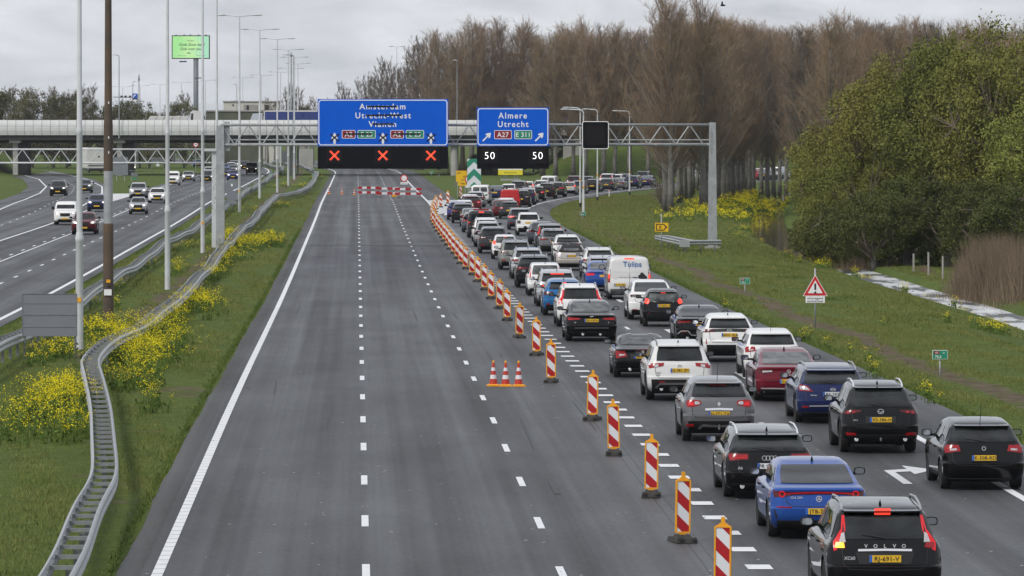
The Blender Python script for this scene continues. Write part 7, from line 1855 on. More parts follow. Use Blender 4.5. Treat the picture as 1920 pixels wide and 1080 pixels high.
def barrier_boards():
    segs = ((671, 712, 352.4, 361.2, 369, 'left'), (705.5, 757, 353.9, 363, 370, 'middle'), (740, 790.5, 354.8, 363.6, 371.5, 'right'))
    for i, (a, b, t, l, base, nm) in enumerate(segs):
        x, y = U5((a + b) / 2, base); k = y / FPX; g0 = zb(y) + ROAD_Z
        r = tag(empty('barrier_board', (x, y, g0)), '%s red and white barrier fence across the closed lanes' % nm, 'road barrier', 'barrier fences across the closed lanes')
        w = (b - a) * k; n = 5
        for py in (t, l):
            z = (base - py) * k
            for j in range(n):
                xa = -w / 2 + w * j / n; MB().box((xa + w / n / 2, 0, z), (w / n - .002, .04, .25)).build('red_block' if j % 2 == (0 if i != 1 else 0) else 'white_block', beacon_red if j % 2 == 0 else beacon_white, r)
        for s in (-.36, .36): MB().box((s * w, .05, .62), (.05, .05, 1.3)).build('post', galv, r); MB().box((s * w, .05, .04), (.12, .7, .08)).build('foot', rubber, r)
    x, y = U5(739, 369.5); r = tag(empty('warning_lamp', (x, y, zb(y) + ROAD_Z)), 'amber warning lamp box standing under the barrier boards', 'warning lamp'); MB().box((0, 0, .15), (.5, .3, .3)).build('box', orange_plastic, r); MB().lathe([(.1, .3), (.12, .42), (.04, .5)], 10).build('lens', sign_red, r)
barrier_boards()

# ------------------------------------------------------------------ far things beyond the bridge
def lorry(label, x, y, z, parts, rz=0.0):
    r = tag(empty('lorry', (x, y, z), rz), label, 'lorry')
    for nm, c, s, m in parts: MB().box(c, s).build(nm, m, r)
    return r
white_m = M('lorry_white', (.66, .66, .65), .5, var=.06, scale=.6); blue_t = M('lorry_tarpaulin', (.022, .045, .20), .6, var=.12, scale=.5); dk = M('lorry_dark', (.025, .027, .03), .4)
def lorries():
    Y = 862.0; k = Y / FPX; zd = 6.3
    # flatbed with stacked white panels
    r = tag(empty('lorry', (XP(330, Y), Y, zd)), 'white lorry on the bridge with long white panels stacked on its bed', 'lorry')
    x0, x1 = XP(273, Y) - XP(330, Y), XP(353, Y) - XP(330, Y)
    for i in range(4):
        z = 2.02 + i * .20
        for j in range(5):
            a = x0 + .35 + (x1 - x0 - .5) * j / 5 + i * .12; MB().box((a + (x1 - x0 - .7) / 10, 0, z), ((x1 - x0 - .7) / 5 - .04, 2.3 - i * .15, .17)).build('white_panel', white_m, r)
    MB().box(((x0 + x1) / 2, 0, 1.2), (x1 - x0, 2.4, .22)).build('bed', white_m, r)
    xc = XP(371.5, Y) - XP(330, Y); w = 27 * k / 2
    MB().prism([(xc - w, .6), (xc + w, .6), (xc + w, 1.9), (xc + w * .75, 3.0), (xc + w * .2, 3.5), (xc - w * .7, 3.6), (xc - w, 3.3)], -1.2, 1.2).build('cab', white_m, r)
    MB().prism([(xc - w * 1.0, .8), (xc - w * .72, .8), (xc - w * .60, 3.1), (xc - w * .9, 3.1)], -1.22, -1.2).build('cab_gap', dk, r); MB().box((xc + w * .98, -.3, 2.3), (.1, 2.0, .8)).build('windscreen', glass, r)
    for xx in (x0 + .8, x0 + 2.0, x0 + 3.2, xc): MB().tube((xx, -1.2, .5), (xx, -.9, .5), .5, n=14).build('wheel', tyre_m, r)
    # blue curtain-sided trailer
    r = tag(empty('lorry', (XP(550, Y), Y + 4, zd)), 'lorry on the bridge with a dark blue tarpaulin trailer', 'lorry')
    x0, x1 = XP(495, Y) - XP(550, Y), XP(640, Y) - XP(550, Y); z0, z1 = 1.3, ZP(208, Y) - zd
    n = 6
    for j in range(n): MB().box((x0 + (x1 - x0) * (j + .5) / n, 0, (z0 + z1) / 2), ((x1 - x0) / n - .03, 2.5, z1 - z0 - .2)).build('curtain', blue_t, r)
    MB().box(((x0 + x1) / 2, 0, z1 - .02), (x1 - x0 + .1, 2.55, .20)).build('roof_rail', white_m, r); MB().box((x0 - .05, 0, (z0 + z1) / 2), (.12, 2.5, z1 - z0)).build('headboard', white_m, r); MB().box(((x0 + x1) / 2, 0, 1.15), (x1 - x0, 2.4, .25)).build('chassis', dk, r)
    for xx in (x1 - 1, x1 - 2.3, x1 - 3.6): MB().tube((xx, -1.25, .5), (xx, -.95, .5), .5, n=14).build('wheel', tyre_m, r)
    MB().prism([(x0 - 2.4, .6), (x0 - .4, .6), (x0 - .4, 3.2), (x0 - 1.9, 3.1), (x0 - 2.4, 1.9)], -1.2, 1.2).build('cab', M('cab_pale', (.5, .55, .6), .4), r)
    # lorries under the bridge
    Y = 905.0; x = XP(174, Y)
    r = tag(empty('lorry', (x, Y, -.3), .25), 'white box lorry under the bridge at left', 'lorry'); MB().prism(round_rect(0, 2.35, 3.0, 3.5, .22), -3, 4).build('box', white_m, r); MB().box((0, 0, .45), (2.5, 6.6, .5)).build('chassis', dk, r); MB().prism(circle2(.5, 2.6, .16), -3.02, -3).build('badge', ink, r)
    for s in (-1, 1): MB().tube((s * 1.1, -2, .48), (s * .85, -2, .48), .48, n=12).build('wheel', tyre_m, r)
    MB().box((0, -3.05, 1.2), (2.6, .06, .2)).build('bumper', galv_dark, r)
    for px, Yq, lab, cm in ((241, 925, 'dark-fronted lorry coming from under the bridge', white_m), (395, 1020, 'black lorry in the pack of oncoming traffic', dk)):
        x = XP(px, Yq); r = tag(empty('lorry', (x, Yq, -.32), .03), lab, 'lorry')
        MB().prism(round_rect(0, 1.75, 2.45, 2.6, .18), 0, 2.0).build('cab', cm, r); MB().prism(round_rect(0, 2.2, 2.15, .95, .12), -.03, .01).build('windscreen', glass, r); MB().prism(round_rect(0, 1.1, 1.7, .7, .06), -.03, .01).build('grille', dk, r)
        MB().box((0, 5.4, 2.15), (2.5, 6.6, 2.9)).build('box', cm if cm is dk else galv_dark, r)
        for s in (-1, 1): MB().box((s * .95, -.03, .7), (.35, .06, .18)).build('headlight', head_lit, r); MB().box((s * 1.4, .1, 2.2), (.2, .12, .7)).build('mirror', dk, r); MB().tube((s * 1.15, .9, .48), (s * .85, .9, .48), .48, n=12).build('wheel', tyre_m, r)
lorries()
def building():
    Y = 1120.0; X = lambda p: XP(p, Y); x0 = X(470); z0 = -.35
    wall = M('pale_wall', (.56, .545, .50), .8, var=.08, scale=.2); grey_w = M('grey_wall', (.30, .29, .27), .8, var=.12, scale=.2); win = M('dark_window', (.03, .032, .035), .2)
    r = tag(empty('building', (x0, Y, z0)), 'low pale flat-roofed building beyond the bridge', 'building')
    Z = lambda p: ZP(p, Y) - z0
    MB().box(((X(419) + X(523)) / 2 - x0, 6, Z(191.5) / 2), (X(523) - X(419), 12, Z(191.5))).build('wall', wall, r)
    MB().box(((X(457) + X(482)) / 2 - x0, -.15, Z(196) / 2), (X(482) - X(457), .3, Z(196))).build('grey_bay', grey_w, r)
    MB().box((X(464.5) - x0, -.33, Z(204)), (.5, .06, 1.4)).build('door', win, r)
    MB().box((X(490) - x0, -.2, Z(200) / 2 + .3), (1.4, .4, Z(200) - 1)).build('wall_panel', wall, r)
    for px, py, w, h in ((437, 197, .3, .3), (500, 201, .9, .9), (494, 206, .6, .6), (513, 198, .3, .3), (505, 213, .7, 1.0)): MB().box((X(px) - x0, -.05, Z(py)), (w, .1, h)).build('window', win, r)
    for px in (438, 452, 489, 497): MB().box((X(px) - x0, 5, Z(190.7)), (.7, .7, .5)).build('roof_unit', grey_w, r)
    MB().box(((X(419) + X(523)) / 2 - x0, 5.95, Z(191.3) + .1), (X(523) - X(419) + .3, 12.3, .22)).build('roof', grey_w, r)
    # grey parapet / slope line before it
    r = tag(empty('retaining_wall', (XP(440, 1000), 1000, -.3)), 'grey-green retaining wall with a pale coping beyond the bridge', 'wall')
    MB().box((0, 0, (ZP(208.5, 1000) + .3) / 2), (XP(492, 1000) - XP(385, 1000), 1, ZP(208.5, 1000) + .3)).build('wall', M('mossy_wall', (.10, .11, .075), .9, var=.3, scale=.4), r); MB().box((0, -.1, ZP(207.8, 1000) + .3), (XP(492, 1000) - XP(385, 1000), 1.2, .25)).build('coping', concrete, r)
    # dark sign on the building's right
    r = tag(empty('rooftop_unit', (XP(569, 1120), 1120, -.3)), 'small grey hut right of the pale building', 'hut'); MB().box((0, 0, (ZP(201, 1120) + .3) / 2), (XP(581, 1120) - XP(559, 1120), 3, ZP(201, 1120) + .3)).build('wall', grey_w, r); MB().box((0, -.2, ZP(200, 1120) + .4), (2.8, 3.6, .25)).build('roof', wall, r)
    for s in (-.8, -.3, .2, .7): MB().box((s, -1.52, ZP(203.5, 1120) + .3), (.35, .05, .4)).build('window', win, r)
building()
def billboard():
    Y = 1500.0; xl, xr = XP(322, Y), XP(393.3, Y); z0, z1 = ZP(110.3, Y), ZP(66.2, Y); x = (xl + xr) / 2; w, h = xr - xl, z1 - z0
    r = tag(empty('billboard', (x, Y, -.35)), 'tall green billboard on a thick grey column beyond the bridge', 'billboard')
    m, nt, b = node_mat('billboard_screen'); math_, noise, ramp, mix, vec = NM(nt)
    tcn = nt.nodes.new('ShaderNodeTexCoord'); sp = nt.nodes.new('ShaderNodeSeparateXYZ'); nt.links.new(tcn.outputs['Object'], sp.inputs[0])
    g = math_('ADD', math_('MULTIPLY', sp.outputs[0], .09), math_('ADD', .5, math_('MULTIPLY', math_('SUBTRACT', noise(tcn.outputs['Object'], .25, 2), .5), .8)))
    c = ramp(g, [(0.15, (.30, .64, .24)), (.55, (.44, .70, .31)), (.85, (.32, .62, .44))])
    nt.links.new(c, b.inputs['Emission Color']); b.inputs['Emission Strength'].default_value = .85; b.inputs['Base Color'].default_value = (.05, .1, .05, 1)
    zc = (z0 + z1) / 2 + .35
    MB().box((0, .6, zc), (w, 1.1, h)).build('cabinet', dk, r)
    o = MB().prism(round_rect(0, 0, w - .5, h - .5, .05), -.03, .02).build('screen', m, r, loc=(0, 0, zc))
    k = Y / FPX; Z = lambda py: ZP(py, Y) + .35; L = lambda px: (px - 357.6) * k
    text('lettering', 'PASEN', .62, ink, (L(357), -.05, Z(76.2)), r, spacing=1.15); text('lettering', 'Gods Zoon leeft!', 1.02, ink, (L(359.5), -.05, Z(83.5)), r, bold=.012, shear=.25); text('lettering', 'Ook voor jou?', 1.02, ink, (L(358), -.05, Z(91.5)), r, bold=.012, shear=.25)
    mo = [(-1.1, .12), (-.6, -.12), (-.25, -.02), (0, .05), (.25, -.02), (.6, -.12), (1.1, .12), (.7, .22), (.3, .12), (0, .2), (-.3, .12), (-.7, .22)]
    MB().prism([(L(357) + a, Z(99) - b) for a, b in mo[:3] + mo[8:]][::1], -.05, -.035).build('ornament', ink, r); 
    text('lettering', 'Bijbelvereniging', .34, ink, (L(341), -.05, Z(104)), r); text('lettering', 'Wereld voor God', .34, ink, (L(376), -.05, Z(104)), r)
    MB().tube((L(367), .8, 0), (L(367), .8, Z(110)), .70, n=16).build('column', M('billboard_column', (.16, .17, .19), .5), r, smooth=True)
    MB().box((L(343), .4, Z(115.5)), (2.0, .4, .35)).build('name_plate', M('plate_navy', (.02, .03, .14), .5), r)
    for s in (-.6, .5): MB().box((L(343) + s, .4, Z(112.8)), (.06, .06, .8)).build('hanger', galv_dark, r)
    MB().box((L(371), .8, Z(146)), (1.8, 2.0, .3)).build('platform', galv_dark, r)
    for px in (330, 345, 357, 372, 386): MB().box((L(px), .4, Z(65.8)), (.3, .3, .35)).build('bracket', dk, r)
billboard()
def far_gantry():
    Y = 1310.0; r = tag(empty('far_gantry', (XP(252, Y), Y, -.35)), 'far gantry with a small blue arrow sign and dark boxes at left', 'gantry'); Z = lambda py: ZP(py, Y) + .35; L = lambda px: XP(px, Y) - XP(252, Y)
    MB().box((L(252.5), -.2, Z(179.5)), (9.6 * Y / FPX, .2, 8.6 * Y / FPX)).build('blue_sign', sign_blue, r); MB().box((L(252.5), -.2, Z(185.2)), (9.6 * Y / FPX, .2, .35)).build('dark_panel', dk, r)
    for px in (228, 235.5, 244): MB().box((L(px), -.2, Z(181.3)), (4.2 * Y / FPX, .25, 4.2 * Y / FPX)).build('matrix_box', dk, r)
    MB().tube((L(212), 0, Z(182)), (L(258), 0, Z(182)), .12, n=6).build('beam', galv, r)
    mb = MB(); 
    for a, b in (((250, 183), (252.5, 177)), ((252.5, 180.5), (255.5, 177))): mb.tube((L(a[0]), -.33, Z(a[1])), (L(b[0]), -.33, Z(b[1])), .10, n=6)
    mb.build('arrow', sign_white, r); MB().tube((L(257.5), 0, 0), (L(257.5), 0, Z(176)), .18, n=8).build('column', galv, r)
far_gantry()
for px, py, lab in ((1061, 227, 'small blue sign showing above the truss, left of the square matrix sign'), ):
    Y = 880.0; x = XP(px, Y); r = tag(empty('small_blue_sign', (x, Y, 3.0)), lab, 'road sign'); MB().box((0, 0, ZP(224.5, Y) - 3), (.85, .05, .95)).build('panel', sign_blue, r); MB().box((0, -.03, ZP(224.5, Y) - 3), (.2, .01, .6)).build('arrow', sign_white, r); MB().tube((0, .06, 0), (0, .06, ZP(222, Y) - 3), .05, n=6).build('post', galv, r)
def bird():
    Y = 420.0; r = tag(empty('bird', (XP(1355, Y), Y, ZP(10, Y))), 'small dark bird flying above the tallest poplars', 'bird')
    MB().lathe([(.01, -.2), (.07, -.1), (.08, .05), (.05, .16), (.01, .24)], 8, axis='x').build('body', ink, r, smooth=True)
    for s, e in ((-1, .30), (1, .18)): MB().add([(-.08, 0, .02), (.10, 0, .02), (.02, s * .25, .12), (-.12, s * .22, .1), (-.10, s * .45, e), (-.02, s * .47, e)], [(0, 1, 2, 3), (3, 2, 5, 4)]).build('wing', ink, r)
bird()

# ------------------------------------------------------------------ trees
bark = M('poplar_bark', (.105, .098, .088), .95, col2=(.21, .20, .185), scale=2.5, contrast=.2, bump=.5, bscale=8)
twig_grey = pos_mat('twigs', [(.35, (.285, .200, .128)), (.65, (.375, .255, .148))], [(.3, (.225, .170, .128)), (.7, (.365, .270, .185))], .08, .6, .5, .9, .10)
twig_dark = pos_mat('dark_twigs', [(.35, (.145, .118, .095)), (.65, (.19, .152, .118))], [(.3, (.13, .108, .09)), (.7, (.21, .17, .14))], .08, .6, .5, .9, .10)
branch_grey = pos_mat('branches', [(.35, (.19, .175, .15)), (.65, (.27, .25, .215))], [(.3, (.16, .145, .125)), (.7, (.31, .285, .25))], .1, .8, .5, .9)
def prisms(P0, P1, R0, R1):
    P0, P1 = np.asarray(P0), np.asarray(P1); N = len(P0); D = P1 - P0; D /= np.maximum(np.linalg.norm(D, axis=1), 1e-6)[:, None]
    ref = np.where(np.abs(D[:, 2:3]) > .9, np.array([[1., 0, 0]]), np.array([[0, 0, 1.]]))
    A = np.cross(D, ref); A /= np.linalg.norm(A, axis=1)[:, None]; B = np.cross(D, A)
    V = np.zeros((N, 6, 3))
    for k in range(3):
        t = 2 * np.pi * k / 3; o = A * np.cos(t) + B * np.sin(t)
        V[:, k] = P0 + o * np.asarray(R0)[:, None]; V[:, 3 + k] = P1 + o * np.asarray(R1)[:, None]
    base = np.arange(N)[:, None] * 6
    F = np.concatenate([base + np.array([[k, (k + 1) % 3, 3 + (k + 1) % 3, 3 + k]]) for k in range(3)])
    return V.reshape(-1, 3), F
def nrm_(v): return v / np.maximum(np.linalg.norm(v, axis=-1, keepdims=True), 1e-9)
def poplar_crown(H, nb, seed, spread=1.0, low=.16, twig=twig_grey, tw=(17, 5), rad=.0112, fork=False):
    g = np.random.default_rng(seed); P0, P1, R0, R1 = [], [], [], []
    def seg(a, b, r0, r1): P0.append(a); P1.append(b); R0.append(r0); R1.append(r1)
    for i in range(nb):
        t = low + (1 - low) * (i + g.uniform(0, 1)) / nb; z0 = t * H * .96; az = g.uniform(0, 2 * np.pi)
        L = H * (.105 + .25 * (1 - t) ** .8) * g.uniform(.6, 1.25); out = np.array([np.cos(az), np.sin(az), 0.0]) * spread
        p = np.array([0, 0, z0]); d = nrm_(out * g.uniform(.40, .85) * (1.15 - .5 * t) + np.array([0, 0, 1.0])); r = .011 * (1.05 - t) * H * .28
        n = 4; pts = [p]
        for k in range(n):
            d = nrm_(d + np.array([0, 0, .16]) + g.normal(0, .06, 3)); q = pts[-1] + d * L / n; seg(pts[-1], q, r * (1 - k / n) + .016, r * (1 - (k + 1) / n) + .014); pts.append(q)
        for j in range(int(tw[0] * (1.25 - .85 * t))):
            s = g.uniform(.12, 1.0) * n; k = min(int(s), n - 1); b = pts[k] + (pts[k + 1] - pts[k]) * (s - k)
            dd = nrm_(nrm_(pts[k + 1] - pts[k]) * .7 + g.normal(0, .42, 3) + np.array([0, 0, .30])); l = g.uniform(.5, 1.35) * (.75 + .5 * (1 - t)) * H / 20
            e = b + dd * l; seg(b, e, rad, rad * .7)
            for m in range(tw[1]):
                s2 = g.uniform(.2, 1); b2 = b + (e - b) * s2; d2 = nrm_(dd * .8 + g.normal(0, .40, 3) + np.array([0, 0, .25])); seg(b2, b2 + d2 * g.uniform(.3, .8) * H / 20, rad * .75, rad * .45)
    V, F = prisms(P0, P1, R0, R1); mi = np.tile((np.asarray(R0) > rad * 1.15).astype(int), 3)
    return np_mesh('crown', V, F, [twig, branch_grey], mi=mi)
def trunk_mesh(H, r, seed):
    g = np.random.default_rng(seed); pts = []; rr = []
    for i in range(9):
        t = i / 8; pts.append((g.normal(0, .04) * (i > 0), g.normal(0, .04) * (i > 0), H * t - .2 * (i == 0))); rr.append(r * ((1 - t) ** .8 * .95 + .05) * (1.25 if i == 0 else 1))
    return MB().path(pts, rr, 10).mesh('trunk', bark, smooth=True)
POP = [(trunk_mesh(19, .27, 5 + i), poplar_crown(20, 118, 40 + i, 1.15, .19, (twig_grey, twig_grey, twig_grey, twig_dark)[i % 4])) for i in range(5)]
BARE = [(trunk_mesh(8, .20, 90 + i), poplar_crown(10.5, 46, 70 + i, 1.9, .22, twig_dark, (14, 5), .017)) for i in range(3)]
def tree(name, label, x, y, s, kind, group, cat='tree', z=None, sxy=None):
    tr, cr = kind; z = zground(x, y) if z is None else z
    r = tag(empty(name, (x, y, z), random.uniform(0, 6.28)), label, cat, group)
    a = sxy or s
    for nm, me in (('trunk', tr), ('crown', cr)): o = obj(nm, me, r); o.scale = (a, a, s)
    return r
pr = random.Random(4)
# the two leading trees by the truss column, then the planted rows behind
lead = [(1247, 397.5, .93, 'leftmost of the front poplars, beside the letter B sign'), (1257.5, 398.5, .90, 'second of the front poplars, close to the leftmost'), (1317, 396, .92, 'thick front poplar left of the gantry column'), (1325, 393, .86, 'front poplar just left of the gantry column, behind a thicker one')]
for px, py, s, lab in lead: tree('poplar_tree', 'bare brown tree, ' + lab, *U5(px, py), s, POP[pr.randrange(5)], 'bare poplars inside the exit curve', sxy=s * 1.22)
for px, py in ((1347, 380), (1357, 375.5), (1365, 372), (1373, 371), (1383, 369), (1394, 367), (1406, 366), (1412, 364), (1427.5, 363), (1439, 362), (1450, 358), (1462, 355), (1294, 372), (1283, 375), (1474, 353)):
    tree('poplar_tree', 'bare brown poplar in the planted rows between the exit curve and the ditch', *U5(px, py), pr.uniform(.80, .92), POP[pr.randrange(5)], 'bare poplars inside the exit curve', sxy=pr.uniform(.95, 1.1))
cnt = 0
for ri, (x0, y0, dx) in enumerate(((14.3, 500, .052), (17.6, 503, .070), (21.8, 506, .085), (25.6, 505, .10), (29.6, 503, .115), (33.6, 500, .128), (37.6, 498, .14), (42.0, 500, .15))):
    for j in range(14):
        y = y0 + j * (11.5 if ri < 4 else 14) + pr.uniform(-1.2, 1.2); x = x0 + dx * (y - y0) + pr.uniform(-.35, .35)
        if x < EX(min(y, 840)) + 3.2 or abs(x - ditch_x(y)) < 2.2: continue
        tree('poplar_tree', 'bare brown poplar in the planted rows between the exit curve and the ditch', x, y, pr.uniform(.72, .90), POP[pr.randrange(5)], 'bare poplars inside the exit curve', sxy=pr.uniform(.9, 1.15)); cnt += 1
for ri, (Y, xa, xb, n) in enumerate(((837, 4.5, 42, 17), (884, -12, 88, 38), (903, -14, 92, 38))):
    for i in range(n):
        x = xa + (xb - xa) * i / (n - 1) + pr.uniform(-.6, .6); y = Y + pr.uniform(-3, 3)
        if Y == 837: y = min(y, 840) + max(0, x - 34) * .9
        s = pr.uniform(1.03, 1.15) if ri else pr.uniform(.98, 1.10)
        if ri and x < -9: s *= .95
        tree('poplar_tree', 'tall bare poplar in the long wall of trees behind the bridge', x, y, s, POP[pr.randrange(5)], 'tall bare poplars behind the bridge', z=None if ri == 0 else .5, sxy=s * pr.uniform(1.15, 1.5))
# small bare trees left of the poplars, and beyond the bridge
sm = [(640, 1010, .95), (662, 1030, .85), (690, 980, 1.05), (706, 1000, 1.15), (722, 965, 1.2), (740, 975, 1.1), (758, 960, 1.25), (776, 955, 1.35), (792, 950, 1.4), (620, 1060, .85), (604, 1090, .8), (560, 1060, .95), (538, 1050, 1.0), (515, 1100, .8), (575, 1100, .8), (478, 1200, .75), (466, 1220, .75),
      (430, 1240, .8), (408, 1180, .85), (396, 1200, .8), (345, 1080, 1.25), (326, 1090, 1.1), (290, 1120, .95), (170, 1000, 1.3), (150, 1010, 1.35), (130, 1030, 1.3), (100, 1020, 1.35), (60, 1010, 1.4), (20, 1020, 1.4), (-20, 1020, 1.4)]
sm += [(650, 1020, .9), (676, 1000, 1.0), (698, 1010, 1.05), (715, 985, 1.15), (731, 990, 1.15), (750, 970, 1.2), (768, 965, 1.3), (784, 950, 1.4), (587, 1075, .85), (548, 1075, .95), (502, 1120, .8), (370, 1150, .9), (312, 1110, .95)]
for px, Y, s in sm: tree('bare_tree', 'small dark bare tree on the skyline beyond the bridge', XP(px, Y), Y, s * (1.42 if px > 420 else 1.02) * pr.uniform(.93, 1.07), BARE[pr.randrange(3)], 'small bare trees beyond the bridge', z=-.2, sxy=s * 1.15)

# leafy trees and shrubs
def leaf_mat(name, a, b, c):
    m, nt, bs = node_mat(name); math_, noise, ramp, mix, vec = NM(nt)
    geo = nt.nodes.new('ShaderNodeNewGeometry'); P = geo.outputs['Position']
    big = ramp(noise(P, .35, 3), [(.35, a), (.65, b)]); fine = ramp(noise(P, 3.5, 2), [(.3, a), (.7, c)])
    nt.links.new(tint(nt, mix(.55, big, fine), .24), bs.inputs['Base Color']); bs.inputs['Roughness'].default_value = .8; bs.inputs['Specular IOR Level'].default_value = .2
    return m
leaf_willow = leaf_mat('willow_leaves', (.125, .140, .030), (.205, .212, .044), (.265, .260, .064))
leaf_dark = leaf_mat('dark_leaves', (.060, .074, .020), (.098, .112, .029), (.135, .145, .038))
leaf_brown = leaf_mat('budding_twigs', (.085, .088, .042), (.120, .115, .055), (.15, .14, .07))
def leafy(seed, R, Hc, n_clump, leaves, mat, size, zlow=.25, flat=1.0):
    """limbs ending in clumps of small leaf cards; R crown radius, Hc tree height"""
    g = np.random.default_rng(seed); P0, P1, R0, R1 = [], [], [], []; C = []; rc = []
    lim = []
    for i in range(9):
        az = 2 * np.pi * (i + g.uniform(0, .8)) / 9; d = nrm_(np.array([np.cos(az), np.sin(az), g.uniform(.5, 1.5)])); p = np.array([0, 0, Hc * g.uniform(.10, .25)])
        L = g.uniform(.6, .95) * R
        for k in range(4):
            q = p + d * L / 3; P0.append(p); P1.append(q); R0.append(.16 * (1 - k / 4.5)); R1.append(.16 * (1 - (k + 1) / 4.5)); lim.append(q); p = q; d = nrm_(d + g.normal(0, .25, 3) + np.array([0, 0, .15]))
    lim = np.array(lim)
    for i in range(n_clump):
        u = g.normal(0, 1, 3); u /= np.linalg.norm(u); r = g.uniform(.45, 1.0) ** .6
        c = np.array([u[0] * R * r, u[1] * R * r, Hc * (zlow + (1 - zlow) * .5) + u[2] * Hc * (1 - zlow) * .5 * r])
        if c[2] < .3: c[2] = .3 + g.uniform(0, .4)
        C.append(c); rc.append(g.uniform(.35, .95) * R * .20)
        k = np.argmin(np.linalg.norm(lim - c, axis=1)); P0.append(lim[k]); P1.append(c); R0.append(.035); R1.append(.012)
    C = np.array(C); rc = np.array(rc); w = rc ** 2 / np.sum(rc ** 2); idx = g.choice(len(C), leaves, p=w)
    Q = C[idx] + g.normal(0, .55, (leaves, 3)) * rc[idx][:, None] * np.array([1, 1, .8])
    Q[:, 2] = np.maximum(Q[:, 2], .05)
    a = nrm_(g.normal(0, 1, (leaves, 3))); b = nrm_(np.cross(a, g.normal(0, 1, (leaves, 3)))); s = (g.uniform(.6, 1.3, leaves) * size)[:, None]
    V = np.stack([Q - a * s, Q + b * s * .55, Q + a * s, Q - b * s * .55], 1).reshape(-1, 3); F = np.arange(4 * leaves).reshape(-1, 4)
    cr = np_mesh('crown', V, F, mat)
    V, F = prisms(P0, P1, R0, R1); br = np_mesh('branches', V, F, twig_dark)
    tr = MB().path([(0, 0, -.3), (.05, 0, Hc * .12), (-.05, .05, Hc * .3)], [.28, .24, .14], 10).mesh('trunk', bark, smooth=True)
    return tr, br, cr
WIL = [leafy(21 + i, 5.0, 11.0, 210, 46000, leaf_willow, .088, .16) for i in range(3)]
BUSH = [leafy(31 + i, 3.2, 5.2, 110, 24000, leaf_dark, .078, .05) for i in range(2)]
THK = [leafy(51 + i, 4.5, 9.0, 90, 9000, leaf_brown, .13, .06) for i in range(2)]
def leafy_tree(name, label, px, Y, s, kind, group=None, sz=None, z=None):
    x = XP(px, Y); r = tag(empty(name, (x, Y, zground(x, Y) if z is None else z), pr.uniform(0, 6.28)), label, 'tree' if 'tree' in name else 'shrub', group)
    for nm, me in zip(('trunk', 'branches', 'crown'), kind): o = obj(nm, me, r); o.scale = (s, s, sz or s)
for px, Y, s, sz, k, lab in ((1580, 372, .80, .78, 0, 'round light green willow nearest the water, left end of the green trees'), (1645, 366, 1.0, 1.02, 1, 'tall light green willow in the middle of the green trees'), (1710, 352, 1.05, 1.18, 2, 'tallest green willow at the right of the green trees'),
        (1800, 345, 1.1, 1.30, 0, 'green willow near the right edge of the picture'), (1895, 338, 1.1, 1.35, 1, 'green willow at the right edge of the picture'), (1600, 350, .70, .66, 1, 'lower green willow before the tall ones'), (1990, 330, 1.0, 1.0, 2, 'green willow beyond the right edge of the picture')):
    leafy_tree('willow_tree', lab, px, Y, s, WIL[k], 'green willows by the ditch', sz)
for px, Y, s, k, lab in ((1528, 368, .62, 0, 'dark green shrub at the ditch end'), (1562, 350, .80, 1, 'dark green shrub under the left willow'), (1600, 336, .95, 0, 'dark green shrub behind the brown reeds'), (1640, 330, .85, 1, 'dark green shrub right of the brown reeds'), (1700, 335, 1.0, 0, 'dark green shrub behind the tall reeds'), (1775, 330, 1.0, 1, 'dark green shrub behind the tall reeds, further right'), (1850, 325, 1.0, 0, 'dark green shrub by the right edge'), (1925, 318, 1.0, 1, 'dark green shrub at the right edge')):
    leafy_tree('shrub', lab, px, Y, s, BUSH[k], 'dark shrubs under the willows')
for i, (px, Y, s) in enumerate(((100, 985, 1.05), (150, 980, .95), (200, 985, .85), (240, 990, .90), (280, 985, .80), (310, 995, .75), (345, 990, .95), (60, 985, 1.05), (15, 990, 1.1), (-30, 990, 1.1), (385, 1060, .75), (125, 1000, 1.0), (220, 1000, .9), (262, 1000, .9))):
    leafy_tree('shrub', 'brownish green budding bush in the belt beyond the bridge at left', px, Y, s, THK[i % 2], 'budding bushes beyond the bridge', sz=s * 1.5, z=-.2)
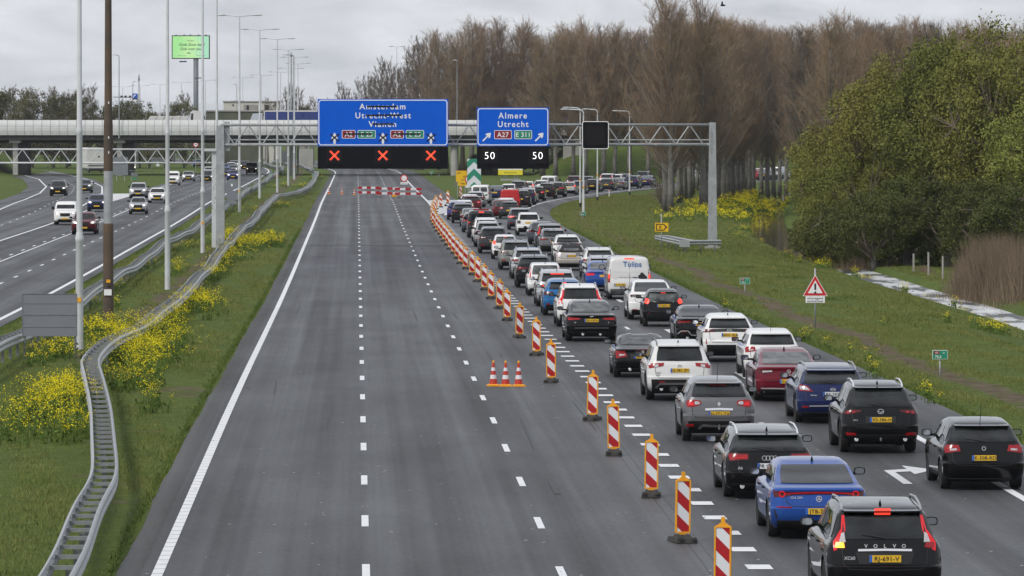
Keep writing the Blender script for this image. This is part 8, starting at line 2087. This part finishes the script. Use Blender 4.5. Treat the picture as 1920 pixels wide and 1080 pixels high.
for i in range(30):
    px = 900 + i * 20; leafy_tree('shrub', 'low green bush on the slope under the tall poplars', px, 866 + pr.uniform(-4, 8), pr.uniform(.4, .7), (BUSH + THK + THK)[i % 6], 'bushes under the tall poplars', z=3.6 if px > 1010 else .2)
# a tuft of rough shrub at the foot of the leading poplars
rough = poplar_crown(5.2, 60, 200, 2.4, .02, twig_dark, (12, 4), .016)
for px, py, s, lab in ((1243, 393, 1.0, 'tangle of bare suckers at the foot of the leftmost front poplar'), (1620, 470, .8, 'bare grey shrub above the brown reeds')):
    x, y = U5(px, py); r = tag(empty('bare_shrub', (x, y, zground(x, y))), lab, 'shrub'); o = obj('twigs', rough, r); o.scale = (s, s, s)
# meadow fence posts
fence_m = M('weathered_wood', (.33, .31, .28), .9, var=.2, scale=6)
FP = [(1637, 485, 1.15), (1684, 473, 1.05), (1630, 481, .8), (1672, 494, 1.2), (1713, 510, 1.1), (1741, 517, 1.35), (1768, 523, 1.3)]
for i, (px, py, h) in enumerate(sorted(FP)):
    g_ = G(px, py, -.48); x, y = g_.x, g_.y; r = tag(empty('fence_post', (x, y, zground(x, y))), '%s thin pale meadow post from the left, behind the ditch' % 'first second third fourth fifth sixth seventh'.split()[i], 'fence post', 'meadow fence posts'); MB().box((0, 0, h / 2 - .1), (.085, .085, h + .2), rz=pr.uniform(0, 1)).build('post', fence_m, r)
bpy.data.objects.remove(_to)

# ------------------------------------------------------------------ the air: a thin even haze round everything
def haze():
    m = bpy.data.materials.new('haze_air'); m.use_nodes = True; nt = m.node_tree
    for n in list(nt.nodes):
        if n.type != 'OUTPUT_MATERIAL': nt.nodes.remove(n)
    v = nt.nodes.new('ShaderNodeVolumePrincipled'); v.inputs['Color'].default_value = (.86, .90, .96, 1); v.inputs['Density'].default_value = HAZE; v.inputs['Anisotropy'].default_value = .3
    nt.links.new(v.outputs[0], nt.nodes['Material Output'].inputs['Volume'])
    tag(MB().box((0, 2500, 13.5), (16000, 23400, 33)).build('haze', m), kind='stuff', label='thin pale haze over the far end of the motorway')
haze()
